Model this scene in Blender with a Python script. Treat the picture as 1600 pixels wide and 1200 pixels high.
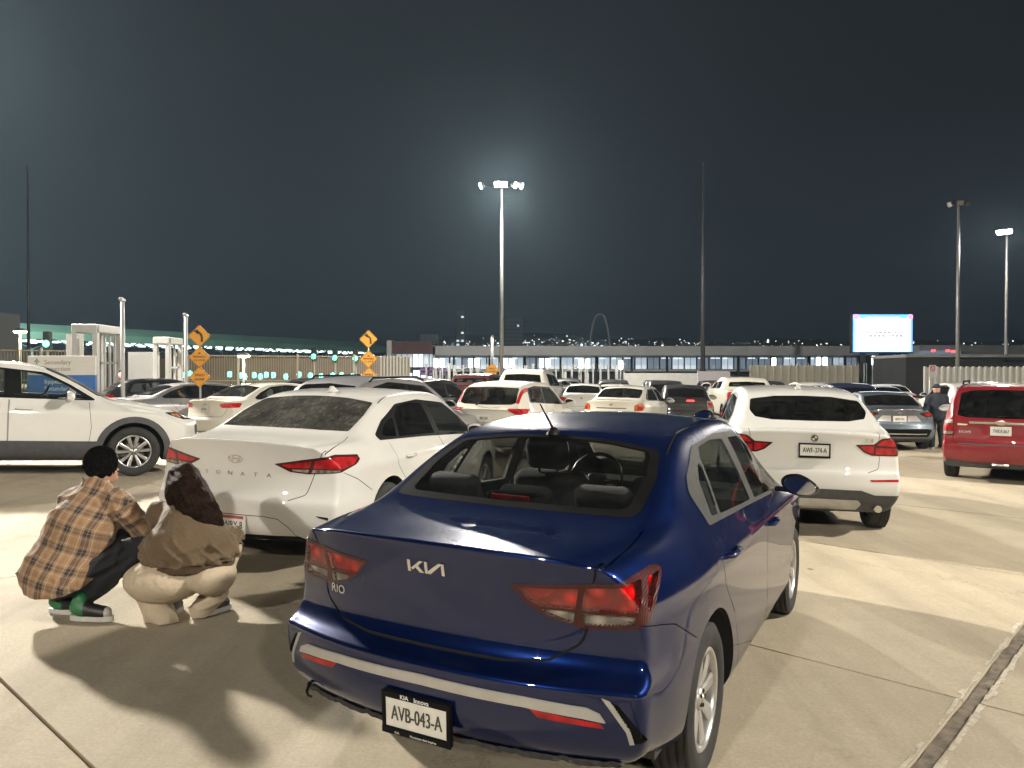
import bpy, bmesh, math, random
import numpy as np
from math import radians, sin, cos, pi, atan2, sqrt
from mathutils import Vector, Matrix
from mathutils.bvhtree import BVHTree
from mathutils.geometry import tessellate_polygon

random.seed(7)
S = bpy.context.scene
for o in list(bpy.data.objects):
    bpy.data.objects.remove(o)
C = S.collection
BENCH = bpy.data.scenes.new('bench')          # empty side scene in which shapes are worked out

# ------------------------------------------------------------------ camera
CAM_H = 1.663
cam_d = bpy.data.cameras.new('camera')
cam_d.sensor_width = 36.0
cam_d.lens = 36.0 * 1211.0 / 1600.0
cam_d.clip_start = 0.05
cam_d.clip_end = 9000.0
cam = bpy.data.objects.new('camera', cam_d)
C.objects.link(cam)
cam.location = (0, 0, CAM_H)
cam.rotation_euler = (radians(90) - math.atan(12.0 / 1211.0), 0, 0)
S.camera = cam

# ------------------------------------------------------------------ night sky
W = bpy.data.worlds.new('World')
S.world = W
W.use_nodes = True
_nt = W.node_tree
_nt.nodes.clear()
_out = _nt.nodes.new('ShaderNodeOutputWorld')
_bg = _nt.nodes.new('ShaderNodeBackground')
_sky = _nt.nodes.new('ShaderNodeTexSky')
_sky.sky_type = 'NISHITA'
_sky.sun_disc = False
_sky.sun_elevation = radians(-6)
_sky.sun_rotation = radians(200)
_mul = _nt.nodes.new('ShaderNodeMixRGB')
_mul.blend_type = 'ADD'
_mul.inputs[0].default_value = 1.0
# town glow on the night air: brighter and bluer towards the horizon
_tc = _nt.nodes.new('ShaderNodeTexCoord')
_sx = _nt.nodes.new('ShaderNodeSeparateXYZ')
_rmp = _nt.nodes.new('ShaderNodeValToRGB')
_el = _rmp.color_ramp.elements
_el[0].position = 0.0
_el[0].color = (0.017, 0.022, 0.031, 1)
_el[1].position = 1.0
_el[1].color = (0.0062, 0.0062, 0.0085, 1)
_e = _el.new(0.30)
_e.color = (0.0092, 0.0094, 0.013, 1)
_nt.links.new(_tc.outputs['Generated'], _sx.inputs[0])
_nt.links.new(_sx.outputs['Z'], _rmp.inputs[0])
_scl = _nt.nodes.new('ShaderNodeMixRGB')
_scl.blend_type = 'MULTIPLY'
_scl.inputs[0].default_value = 1.0
_scl.inputs[2].default_value = (0.05, 0.05, 0.05, 1)
_nt.links.new(_sky.outputs[0], _scl.inputs[1])
_nt.links.new(_scl.outputs[0], _mul.inputs[1])
_nt.links.new(_rmp.outputs[0], _mul.inputs[2])
_nt.links.new(_mul.outputs[0], _bg.inputs['Color'])
_bg.inputs['Strength'].default_value = 1.0
_nt.links.new(_bg.outputs[0], _out.inputs[0])

# ------------------------------------------------------------------ picture
S.render.engine = 'CYCLES'
S.view_settings.view_transform = 'Standard'
S.view_settings.look = 'None'
S.view_settings.gamma = 1.0
S.view_settings.exposure = 0.0
S.view_settings.use_curve_mapping = False
S.cycles.use_denoising = True
S.cycles.max_bounces = 6
S.cycles.diffuse_bounces = 3
S.cycles.transparent_max_bounces = 12
S.cycles.glossy_bounces = 4
S.cycles.use_adaptive_sampling = True
S.cycles.adaptive_threshold = 0.025
S.cycles.caustics_reflective = False
S.cycles.caustics_refractive = False
S.cycles.sample_clamp_indirect = 4.0

# ------------------------------------------------------------------ materials
MATS = {}


def mat(name, color=(0.5, 0.5, 0.5), rough=0.5, metal=0.0, coat=0.0, emit=None, estr=0.0, spec=0.5,
        noise=0.0, nscale=20.0, bump=0.0, bscale=200.0, coat_rough=0.03, rvar=0.0, sheen=0.0, detail=4.0):
    """Principled material with procedural colour variation and relief."""
    if name in MATS:
        return MATS[name]
    m = bpy.data.materials.new(name)
    m.use_nodes = True
    nt = m.node_tree
    b = nt.nodes['Principled BSDF']
    b.inputs['Base Color'].default_value = (*color, 1)
    b.inputs['Roughness'].default_value = rough
    b.inputs['Metallic'].default_value = metal
    b.inputs['Coat Weight'].default_value = coat
    b.inputs['Coat Roughness'].default_value = coat_rough
    b.inputs['Specular IOR Level'].default_value = spec
    if sheen:
        b.inputs['Sheen Weight'].default_value = sheen
    if emit:
        b.inputs['Emission Color'].default_value = (*emit, 1)
        b.inputs['Emission Strength'].default_value = estr
    if noise or bump or rvar:
        tc = nt.nodes.new('ShaderNodeTexCoord')
        n = nt.nodes.new('ShaderNodeTexNoise')
        n.inputs['Scale'].default_value = nscale
        n.inputs['Detail'].default_value = detail
        nt.links.new(tc.outputs['Object'], n.inputs['Vector'])
        if noise:
            r = nt.nodes.new('ShaderNodeValToRGB')
            lo, hi = 1 - noise, 1 + noise
            r.color_ramp.elements[0].position = 0.3
            r.color_ramp.elements[1].position = 0.7
            r.color_ramp.elements[0].color = (color[0] * lo, color[1] * lo, color[2] * lo, 1)
            r.color_ramp.elements[1].color = (min(1, color[0] * hi), min(1, color[1] * hi), min(1, color[2] * hi), 1)
            nt.links.new(n.outputs['Fac'], r.inputs[0])
            nt.links.new(r.outputs[0], b.inputs['Base Color'])
        if rvar:
            mr = nt.nodes.new('ShaderNodeMapRange')
            mr.inputs['To Min'].default_value = max(0, rough - rvar)
            mr.inputs['To Max'].default_value = min(1, rough + rvar)
            nt.links.new(n.outputs['Fac'], mr.inputs[0])
            nt.links.new(mr.outputs[0], b.inputs['Roughness'])
        if bump:
            n2 = nt.nodes.new('ShaderNodeTexNoise')
            n2.inputs['Scale'].default_value = bscale
            n2.inputs['Detail'].default_value = 3
            nt.links.new(tc.outputs['Object'], n2.inputs['Vector'])
            bp = nt.nodes.new('ShaderNodeBump')
            bp.inputs['Strength'].default_value = bump
            bp.inputs['Distance'].default_value = 0.012
            nt.links.new(n2.outputs['Fac'], bp.inputs['Height'])
            nt.links.new(bp.outputs[0], b.inputs['Normal'])
    MATS[name] = m
    return m


def paint(name, color, metal=0.0, rough=0.35, dirt=0.12, spec=0.3):
    """Car paint: clear coat over base, with a thin uneven film of dust."""
    if name in MATS:
        return MATS[name]
    m = bpy.data.materials.new(name)
    m.use_nodes = True
    nt = m.node_tree
    b = nt.nodes['Principled BSDF']
    b.inputs['Metallic'].default_value = metal
    b.inputs['Specular IOR Level'].default_value = spec
    b.inputs['Coat Weight'].default_value = 1.0
    tc = nt.nodes.new('ShaderNodeTexCoord')
    n = nt.nodes.new('ShaderNodeTexNoise')
    n.inputs['Scale'].default_value = 3.2
    n.inputs['Detail'].default_value = 8
    n.inputs['Roughness'].default_value = 0.65
    nt.links.new(tc.outputs['Object'], n.inputs['Vector'])
    mx = nt.nodes.new('ShaderNodeMixRGB')
    mx.inputs[1].default_value = (*color, 1)
    mx.inputs[2].default_value = (0.30, 0.27, 0.22, 1)
    mr = nt.nodes.new('ShaderNodeMapRange')
    mr.inputs['From Min'].default_value = 0.42
    mr.inputs['From Max'].default_value = 0.75
    mr.inputs['To Max'].default_value = dirt
    nt.links.new(n.outputs['Fac'], mr.inputs[0])
    nt.links.new(mr.outputs[0], mx.inputs[0])
    nt.links.new(mx.outputs[0], b.inputs['Base Color'])
    r2 = nt.nodes.new('ShaderNodeMapRange')
    r2.inputs['To Min'].default_value = rough - 0.05
    r2.inputs['To Max'].default_value = rough + 0.2
    nt.links.new(n.outputs['Fac'], r2.inputs[0])
    nt.links.new(r2.outputs[0], b.inputs['Roughness'])
    r3 = nt.nodes.new('ShaderNodeMapRange')
    r3.inputs['From Min'].default_value = 0.4
    r3.inputs['From Max'].default_value = 0.8
    r3.inputs['To Min'].default_value = 0.015
    r3.inputs['To Max'].default_value = 0.055
    nt.links.new(n.outputs['Fac'], r3.inputs[0])
    nt.links.new(r3.outputs[0], b.inputs['Coat Roughness'])
    MATS[name] = m
    return m


def glass(name, tint=(0.75, 0.8, 0.78), dust=0.04, ior=1.5, dustscale=6.0, dustcol=(0.5, 0.48, 0.42), streak=False):
    """Thin window glass: Fresnel reflection over tinted see-through, with dust on it."""
    if name in MATS:
        return MATS[name]
    m = bpy.data.materials.new(name)
    m.use_nodes = True
    nt = m.node_tree
    nt.nodes.clear()
    out = nt.nodes.new('ShaderNodeOutputMaterial')
    tr = nt.nodes.new('ShaderNodeBsdfTransparent')
    tr.inputs[0].default_value = (*tint, 1)
    gl = nt.nodes.new('ShaderNodeBsdfGlossy')
    gl.inputs['Roughness'].default_value = 0.01
    fr = nt.nodes.new('ShaderNodeFresnel')
    fr.inputs[0].default_value = ior
    geo = nt.nodes.new('ShaderNodeNewGeometry')
    # same reflection from both sides of the pane
    mx = nt.nodes.new('ShaderNodeMixShader')
    lw = nt.nodes.new('ShaderNodeLayerWeight')
    lw.inputs[0].default_value = 0.32
    pw = nt.nodes.new('ShaderNodeMapRange')
    pw.inputs['To Min'].default_value = 0.06
    pw.inputs['To Max'].default_value = 0.85
    nt.links.new(lw.outputs['Fresnel'], pw.inputs[0])
    nt.links.new(pw.outputs[0], mx.inputs[0])
    nt.links.new(tr.outputs[0], mx.inputs[1])
    nt.links.new(gl.outputs[0], mx.inputs[2])
    df = nt.nodes.new('ShaderNodeBsdfDiffuse')
    df.inputs[0].default_value = (*dustcol, 1)
    tc = nt.nodes.new('ShaderNodeTexCoord')
    n = nt.nodes.new('ShaderNodeTexNoise')
    n.inputs['Scale'].default_value = dustscale
    n.inputs['Detail'].default_value = 10
    n.inputs['Roughness'].default_value = 0.75
    nt.links.new(tc.outputs['Object'], n.inputs['Vector'])
    mr = nt.nodes.new('ShaderNodeMapRange')
    mr.inputs['From Min'].default_value = 0.35
    mr.inputs['From Max'].default_value = 0.75
    mr.inputs['To Max'].default_value = dust * 2
    nt.links.new(n.outputs['Fac'], mr.inputs[0])
    fac = mr.outputs[0]
    if streak:
        n2 = nt.nodes.new('ShaderNodeTexNoise')
        n2.inputs['Scale'].default_value = 38
        n2.inputs['Detail'].default_value = 6
        mp = nt.nodes.new('ShaderNodeMapping')
        mp.inputs['Scale'].default_value = (0.25, 1, 1)
        nt.links.new(tc.outputs['Object'], mp.inputs[0])
        nt.links.new(mp.outputs[0], n2.inputs['Vector'])
        mr2 = nt.nodes.new('ShaderNodeMapRange')
        mr2.inputs['From Min'].default_value = 0.45
        mr2.inputs['From Max'].default_value = 0.75
        mr2.inputs['To Max'].default_value = dust * .9
        nt.links.new(n2.outputs['Fac'], mr2.inputs[0])
        ad = nt.nodes.new('ShaderNodeMath')
        ad.operation = 'ADD'
        nt.links.new(mr.outputs[0], ad.inputs[0])
        nt.links.new(mr2.outputs[0], ad.inputs[1])
        fac = ad.outputs[0]
    m2 = nt.nodes.new('ShaderNodeMixShader')
    nt.links.new(fac, m2.inputs[0])
    nt.links.new(mx.outputs[0], m2.inputs[1])
    nt.links.new(df.outputs[0], m2.inputs[2])
    nt.links.new(m2.outputs[0], out.inputs[0])
    MATS[name] = m
    return m


def lens_mat(name, color, rough=0.12, ribs=60.0, glow=0.0, var=0.55):
    """Lamp lens: clear glossy skin over a coloured, ribbed reflector."""
    if name in MATS:
        return MATS[name]
    m = bpy.data.materials.new(name)
    m.use_nodes = True
    nt = m.node_tree
    b = nt.nodes['Principled BSDF']
    b.inputs['Roughness'].default_value = 0.35
    b.inputs['Coat Weight'].default_value = 0.6
    b.inputs['Coat Roughness'].default_value = 0.02
    b.inputs['Specular IOR Level'].default_value = 0.2
    b.inputs['Metallic'].default_value = 0.15
    tc = nt.nodes.new('ShaderNodeTexCoord')
    v = nt.nodes.new('ShaderNodeTexVoronoi')
    v.inputs['Scale'].default_value = ribs * 0.22
    nt.links.new(tc.outputs['Object'], v.inputs['Vector'])
    wv = nt.nodes.new('ShaderNodeTexWave')
    wv.inputs['Scale'].default_value = ribs
    wv.bands_direction = 'Y'
    nt.links.new(tc.outputs['Object'], wv.inputs['Vector'])
    r = nt.nodes.new('ShaderNodeValToRGB')
    r.color_ramp.elements[0].color = (color[0] * (1 - var), color[1] * (1 - var), color[2] * (1 - var), 1)
    r.color_ramp.elements[1].color = (*color, 1)
    r.color_ramp.elements[0].position = 0.1
    r.color_ramp.elements[1].position = 0.7
    nt.links.new(v.outputs['Distance'], r.inputs[0])
    nt.links.new(r.outputs[0], b.inputs['Base Color'])
    bp = nt.nodes.new('ShaderNodeBump')
    bp.inputs['Strength'].default_value = 0.35
    bp.inputs['Distance'].default_value = 0.004
    nt.links.new(wv.outputs['Fac'], bp.inputs['Height'])
    nt.links.new(bp.outputs[0], b.inputs['Normal'])
    if glow:
        nt.links.new(r.outputs[0], b.inputs['Emission Color'])
        b.inputs['Emission Strength'].default_value = glow
    MATS[name] = m
    return m


M_BLACK = mat('black_trim', (0.006, 0.006, 0.0065), 0.5, spec=.08, noise=0.3, nscale=8)
M_SEAM = mat('panel_gap', (0.004, 0.004, 0.004), 0.9, noise=0.2)
M_RUBBER = mat('tyre_rubber', (0.018, 0.017, 0.016), 0.8, noise=0.35, nscale=9, bump=0.2, bscale=120)
M_PLASTIC = mat('grey_plastic', (0.045, 0.045, 0.047), 0.6, noise=0.2, nscale=14, bump=0.15, bscale=500)
M_UNDER = mat('underbody', (0.012, 0.011, 0.010), 0.9, noise=0.3)
M_CHROME = mat('chrome', (0.75, 0.75, 0.74), 0.12, 1.0, noise=0.05)
M_SILVER = mat('silver_paint', (0.55, 0.54, 0.52), 0.32, 0.7, coat=0.4, noise=0.08, nscale=12)
M_CLOTH = mat('seat_cloth', (0.02, 0.02, 0.022), 0.9, noise=0.25, nscale=40, bump=0.3, bscale=600)
M_TRIM = mat('cabin_trim', (0.035, 0.034, 0.033), 0.75, noise=0.2, nscale=10)
M_LINER = mat('headliner', (0.20, 0.19, 0.175), 0.9, noise=0.1, nscale=10)
M_PLATE = mat('plate_white', (0.62, 0.60, 0.55), 0.45, noise=0.06, nscale=30)
M_PLATETXT = mat('plate_letters', (0.05, 0.05, 0.045), 0.5, noise=0.2)
M_LRED = lens_mat('red_lens', (0.46, 0.006, 0.010), var=.65)
M_LDARK = lens_mat('dark_red_lens', (0.05, 0.003, 0.004), var=0.3)
M_LCLEAR = lens_mat('clear_lens', (0.30, 0.26, 0.22), var=0.8, ribs=90)
M_LAMBER = lens_mat('amber_lens', (0.45, 0.13, 0.015))
M_LBLACK = mat('lamp_black', (0.01, 0.01, 0.012), 0.15, coat=1.0, noise=0.2)
M_MIRROR = mat('mirror_glass', (0.7, 0.72, 0.74), 0.02, 1.0, noise=0.02)

G_CLEAR = glass('window_glass', (0.74, 0.80, 0.77), 0.025)
G_TINT = glass('tinted_glass', (0.30, 0.33, 0.34), 0.02)
G_DARK = glass('privacy_glass', (0.05, 0.055, 0.06), 0.015)
G_DUSTY = glass('dusty_glass', (0.07, 0.075, 0.08), 0.12, dustscale=2.2, dustcol=(0.42, 0.40, 0.35), streak=True)


# ------------------------------------------------------------------ mesh helpers
def link(o, parent=None):
    C.objects.link(o)
    if parent is not None:
        o.parent = parent
    return o


def mesh_obj(name, verts, faces, mats, parent=None, smooth=False, midx=None, normals=None, loc=None):
    me = bpy.data.meshes.new(name)
    me.from_pydata([tuple(v) for v in verts], [], [tuple(f) for f in faces])
    if not isinstance(mats, (list, tuple)):
        mats = [mats]
    for m in mats:
        me.materials.append(m)
    if midx is not None:
        me.polygons.foreach_set('material_index', list(midx))
    if smooth or normals is not None:
        me.polygons.foreach_set('use_smooth', [True] * len(me.polygons))
    me.update()
    if normals is not None:
        me.normals_split_custom_set_from_vertices([tuple(n) for n in normals])
    o = bpy.data.objects.new(name, me)
    if loc is not None:
        o.location = loc
    return link(o, parent)


def empty(name, loc=(0, 0, 0), rz=0.0, parent=None):
    o = bpy.data.objects.new(name, None)
    o.empty_display_size = 0.3
    o.location = loc
    o.rotation_euler = (0, 0, rz)
    return link(o, parent)


def tag(o, label=None, cat=None, group=None, kind=None):
    if label:
        o['label'] = label
    if cat:
        o['category'] = cat
    if group:
        o['group'] = group
    if kind:
        o['kind'] = kind
    return o


def bm_obj(name, bm, mats, parent=None, smooth=False, autosmooth=None, loc=None):
    me = bpy.data.meshes.new(name)
    bmesh.ops.recalc_face_normals(bm, faces=bm.faces[:])
    bm.to_mesh(me)
    bm.free()
    if not isinstance(mats, (list, tuple)):
        mats = [mats]
    for m in mats:
        me.materials.append(m)
    if smooth:
        me.polygons.foreach_set('use_smooth', [True] * len(me.polygons))
        if autosmooth:
            me.set_sharp_from_angle(angle=radians(autosmooth))
    o = bpy.data.objects.new(name, me)
    if loc is not None:
        o.location = loc
    return link(o, parent)


def add_box(bm, c, s, rot=None, bevel=0.0, seg=2, mi=0):
    """box centred at c with full size s; optional rotation matrix and rounded edges"""
    r = bmesh.ops.create_cube(bm, size=1.0)
    vs = r['verts']
    for v in vs:
        v.co = Vector((v.co.x * s[0], v.co.y * s[1], v.co.z * s[2]))
    fs = set(f for v in vs for f in v.link_faces)
    if bevel:
        es = list(set(e for v in vs for e in v.link_edges))
        rr = bmesh.ops.bevel(bm, geom=es, offset=bevel, segments=seg, affect='EDGES', profile=0.5)
        fs = set(f for f in rr['faces']) | set(f for f in fs if f.is_valid)
        vs = list(set(v for f in fs for v in f.verts))
    M = Matrix.Translation(Vector(c)) @ (rot.to_4x4() if rot is not None else Matrix.Identity(4))
    for v in vs:
        v.co = M @ v.co
    for f in fs:
        f.material_index = mi
    return vs


def add_tube(bm, pts, r, seg=8, mi=0, cap=True):
    """tube through pts; r a number or a list of radii"""
    pts = [Vector(p) for p in pts]
    n = len(pts)
    rs = r if isinstance(r, (list, tuple)) else [r] * n
    rings = []
    up = Vector((0, 0, 1))
    for i, p in enumerate(pts):
        d = (pts[min(i + 1, n - 1)] - pts[max(i - 1, 0)])
        d.normalize()
        a = up if abs(d.dot(up)) < 0.95 else Vector((1, 0, 0))
        u = d.cross(a).normalized()
        w = d.cross(u).normalized()
        rings.append([bm.verts.new(p + (u * cos(t) + w * sin(t)) * rs[i]) for t in [2 * pi * k / seg for k in range(seg)]])
    for a, b in zip(rings, rings[1:]):
        for k in range(seg):
            f = bm.faces.new((a[k], a[(k + 1) % seg], b[(k + 1) % seg], b[k]))
            f.material_index = mi
            f.smooth = True
    if cap:
        bm.faces.new(rings[0][::-1]).material_index = mi
        bm.faces.new(rings[-1]).material_index = mi
    return rings


def add_lathe(bm, prof, seg=32, axis='y', mi=0, M=None, closed=False):
    """revolve (r, h) profile about an axis; returns nothing"""
    rings = []
    for (r, h) in prof:
        ring = []
        for k in range(seg):
            t = 2 * pi * k / seg
            if axis == 'y':
                p = Vector((r * cos(t), h, r * sin(t)))
            elif axis == 'z':
                p = Vector((r * cos(t), r * sin(t), h))
            else:
                p = Vector((h, r * cos(t), r * sin(t)))
            if M is not None:
                p = M @ p
            ring.append(bm.verts.new(p))
        rings.append(ring)
    prs = list(zip(rings, rings[1:]))
    if closed:
        prs.append((rings[-1], rings[0]))
    for a, b in prs:
        for k in range(seg):
            f = bm.faces.new((a[k], a[(k + 1) % seg], b[(k + 1) % seg], b[k]))
            f.material_index = mi
            f.smooth = True


def prism_bm(bm, poly, M, d0, d1, mi=0):
    """extrude a 2D polygon (u, v) along the third axis of M from d0 to d1"""
    a = [bm.verts.new(M @ Vector((u, v, d0))) for u, v in poly]
    b = [bm.verts.new(M @ Vector((u, v, d1))) for u, v in poly]
    n = len(poly)
    for k in range(n):
        bm.faces.new((a[k], a[(k + 1) % n], b[(k + 1) % n], b[k])).material_index = mi
    bm.faces.new(b).material_index = mi
    bm.faces.new(a[::-1]).material_index = mi


def rounded(pts, r=0.03, seg=4):
    """fillet the corners of a closed polygon; a point may carry its own radius as third item"""
    out = []
    n = len(pts)
    for i in range(n):
        p = Vector(pts[i][:2])
        ri = pts[i][2] if len(pts[i]) > 2 else r
        a = Vector(pts[i - 1][:2]) - p
        b = Vector(pts[(i + 1) % n][:2]) - p
        la, lb = a.length, b.length
        if ri <= 1e-5:
            out.append((p.x, p.y))
            continue
        a.normalize()
        b.normalize()
        ang = a.angle(b)
        t = min(ri / max(math.tan(ang / 2), 1e-3), la * 0.48, lb * 0.48)
        p0 = p + a * t
        p1 = p + b * t
        for k in range(seg + 1):
            s = k / seg
            q = p0.lerp(p, s).lerp(p.lerp(p1, s), s)
            out.append((q.x, q.y))
    return out


_TXT = {}


def text_mesh(s, size=1.0, align='CENTER'):
    """2D triangles of a word in the built-in typeface: (verts, faces, width)"""
    key = (s, align)
    if key not in _TXT:
        cu = bpy.data.curves.new('t', 'FONT')
        cu.body = s
        cu.size = 1.0
        cu.resolution_u = 3
        cu.align_x = align
        ob = bpy.data.objects.new('t', cu)
        BENCH.collection.objects.link(ob)
        vl = BENCH.view_layers[0]
        vl.update()
        dg = vl.depsgraph
        me = ob.evaluated_get(dg).to_mesh()
        vs = [(v.co.x, v.co.y) for v in me.vertices]
        fs = [tuple(p.vertices) for p in me.polygons]
        ob.evaluated_get(dg).to_mesh_clear()
        bpy.data.objects.remove(ob)
        bpy.data.curves.remove(cu)
        _TXT[key] = (vs, fs)
    vs, fs = _TXT[key]
    return [(x * size, y * size) for x, y in vs], fs


def flat_text(name, s, size, M, material, parent, align='CENTER', xs=1.0, bold=0.0):
    """thin flat lettering laid on a plane: M maps (u, v, w) to the parent's space"""
    vs, fs = text_mesh(s, size, align)
    co = [M @ Vector((x * xs, y, 0)) for x, y in vs]
    fs = list(fs)
    if bold:
        n = len(co)
        co += [M @ Vector((x * xs + bold, y, 0.0004)) for x, y in vs]
        fs += [tuple(i + n for i in f) for f in fs]
    return mesh_obj(name, co, fs, material, parent)
def ground_z(x, y):
    # the lot falls gently to the right and rises towards the crossing lane on the left
    if x > 0:
        return -.018 * min(x, 9.0)
    a = min(-x, 8.0)
    r = .02 * a + .0033 * a * a
    t = min(1, max(0, (y - 13.0) / 7.0))
    return r * (1 - t * t * (3 - 2 * t))


# ------------------------------------------------------------------ floodlight masts (lit lamps of the lot, one added for the canopy)
M_GALV = mat('galvanised_steel', (.42, .42, .41), .45, .5, noise=.12, nscale=3)
M_LAMP = mat('floodlight_lens', (.9, .9, .9), .3, emit=(1.0, .97, .90), estr=260.0, noise=.02)
M_HEAD = mat('lamp_housing', (.10, .10, .10), .5, .4, noise=.1)


def flood_mast(x, y, h, heads, label, power=0.0, aim=(0, 8, 0), lit=True, r=(.16, .09), size=1.0, color=(1.0, .935, .81), z0=None, more=(), steel=None):
    """tapered mast with a ring of floodlights; heads: list of (azimuth, tilt)"""
    zb = ground_z(x, y) if z0 is None else z0
    root = empty('floodlight_mast', (x, y, zb))
    bm = bmesh.new()
    add_tube(bm, [(0, 0, -.3), (0, 0, h * .5), (0, 0, h)], [r[0], (r[0] + r[1]) / 2, r[1]], 12)
    add_lathe(bm, [(r[0] * 2.2, 0), (r[0] * 2.2, .05), (r[0] * 1.1, .06)], 12, 'z')
    bm_obj('pole', bm, steel or M_GALV, root)
    for (az, tilt, rad) in heads:
        d = Vector((sin(az), cos(az), 0))
        c = Vector((0, 0, h + .1)) + d * rad
        R = Matrix.Rotation(-az, 3, 'Z') @ Matrix.Rotation(-tilt, 3, 'X')
        bm = bmesh.new()
        add_tube(bm, [(0, 0, h - .05), c - d * .2], .04, 6)
        add_box(bm, c, (.50, .24, .42), R, .05, 2)
        lamp = bm_obj('lamp_head', bm, M_HEAD, root)
        bm = bmesh.new()
        add_box(bm, c + R @ Vector((0, .125, 0)), (.42, .04, .34), R, .01, 1)
        bm_obj('lamp_lens', bm, M_LAMP if lit else M_LCLEAR, lamp)
    for (pw, am) in ([(power, aim)] if power else []) + list(more):
        l = bpy.data.lights.new('flood_light', 'AREA')
        l.shape = 'DISK'
        l.size = size
        l.energy = pw
        l.color = color
        o = bpy.data.objects.new('flood_light', l)
        link(o, root)
        p = Vector((0, 0, h + .1))
        t = Vector(am) - Vector((x, y, zb)) - p
        t.normalize()
        o.location = p + t * .75
        o.rotation_euler = t.to_track_quat('-Z', 'Y').to_euler()
    tag(root, label, 'light mast', 'floodlight masts of the lot')
    return root


def px(u, v, Y):
    """point at distance Y that the photograph shows at (u, v) of 1600 x 1200"""
    return Vector(((u - 800) / 1211.0 * Y, Y, CAM_H + (588 - v) / 1211.0 * Y))


M_DSTEEL = mat('dark_mast_steel', (.055, .057, .06), .6, .2, spec=.2, noise=.12)
flood_mast(-22.2, 28.1, 14.5, [(radians(a), .5, .7) for a in (100, 140, 180)], 'lit floodlight mast just outside the left of the view', 31000, (0, 7, 0), size=1.3)
flood_mast(21.5, 3.0, 13.0, [(radians(a), .5, .7) for a in (230, 270, 310)], 'lit floodlight mast standing to the right of the waiting cars', 8600, (0, 8, 0), size=.7)
flood_mast(-.75, 56.0, 15.3, [(radians(265), .45, 1.4), (radians(205), .45, .55), (radians(165), .45, .5), (radians(110), .45, .95), (radians(92), .5, 1.35)], 'tall lit floodlight mast in the middle of the lot', 20000, (0, 14, 0), size=.55, more=[(17000, (10, 120, 4))])  # the extra light is added to brighten the terminal front
flood_mast(44.6, 70.0, 14.7, [(radians(a), .5, .7) for a in (200, 235, 260)], 'lit floodlight mast at the right edge behind the beige wall', 12000, (8, 30, 0), size=.6)
flood_mast(-15.0, -24.0, 14.0, [(radians(a), .5, .7) for a in (0, 40, 320)], 'lit floodlight mast behind the viewer on the left', 8000, (0, 9, 0), size=1.0)
flood_mast(12.0, -27.0, 14.0, [(radians(a), .5, .7) for a in (0, 40, 320)], 'lit floodlight mast behind the viewer on the right', 5000, (0, 9, 0), size=1.0)
flood_mast(-112.0, 118.0, 24.0, [(radians(a), .5, .9) for a in (30, 60, 90)], 'added unseen floodlight mast that brightens the green canopy, left of the view', 170000, (-62, 205, 8), size=2.0, z0=0)  # out of view, added only to brighten the canopy roof
# tall unlit poles
for (u, v, Y, h, rr, lab) in ((1098, 258, 86, 25.1, (.30, .09), 'tall dark unlit pole right of the middle of the lot'), (1496, 322, 62, 15.3, (.17, .09), 'unlit light mast right of the bright screen'), (45, 262, 75, 21.8, (.16, .08), 'faint tall dark pole at the far left above the canopy')):
    p = px(u, v, Y)
    if 'unlit light' in lab:
        flood_mast(p.x, p.y, p.z, [(radians(a), .4, .7) for a in (150, 200, 260)], lab, 0, lit=False, r=rr, z0=0)
    else:
        root = empty('tall_pole', (p.x, p.y, 0))
        bm = bmesh.new()
        add_tube(bm, [(0, 0, -.3), (0, 0, h)], list(rr), 12)
        bm_obj('pole', bm, mat('dark_steel', (.05, .05, .054), .5, .3, noise=.15), root)
        bm = bmesh.new()
        add_lathe(bm, [(rr[1] * 1.5, h - .1), (rr[1] * 1.5, h + .1), (.01, h + .3)], 10, 'z')
        bm_obj('pole_cap', bm, M_HEAD, root)
        tag(root, lab, 'pole')


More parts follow.
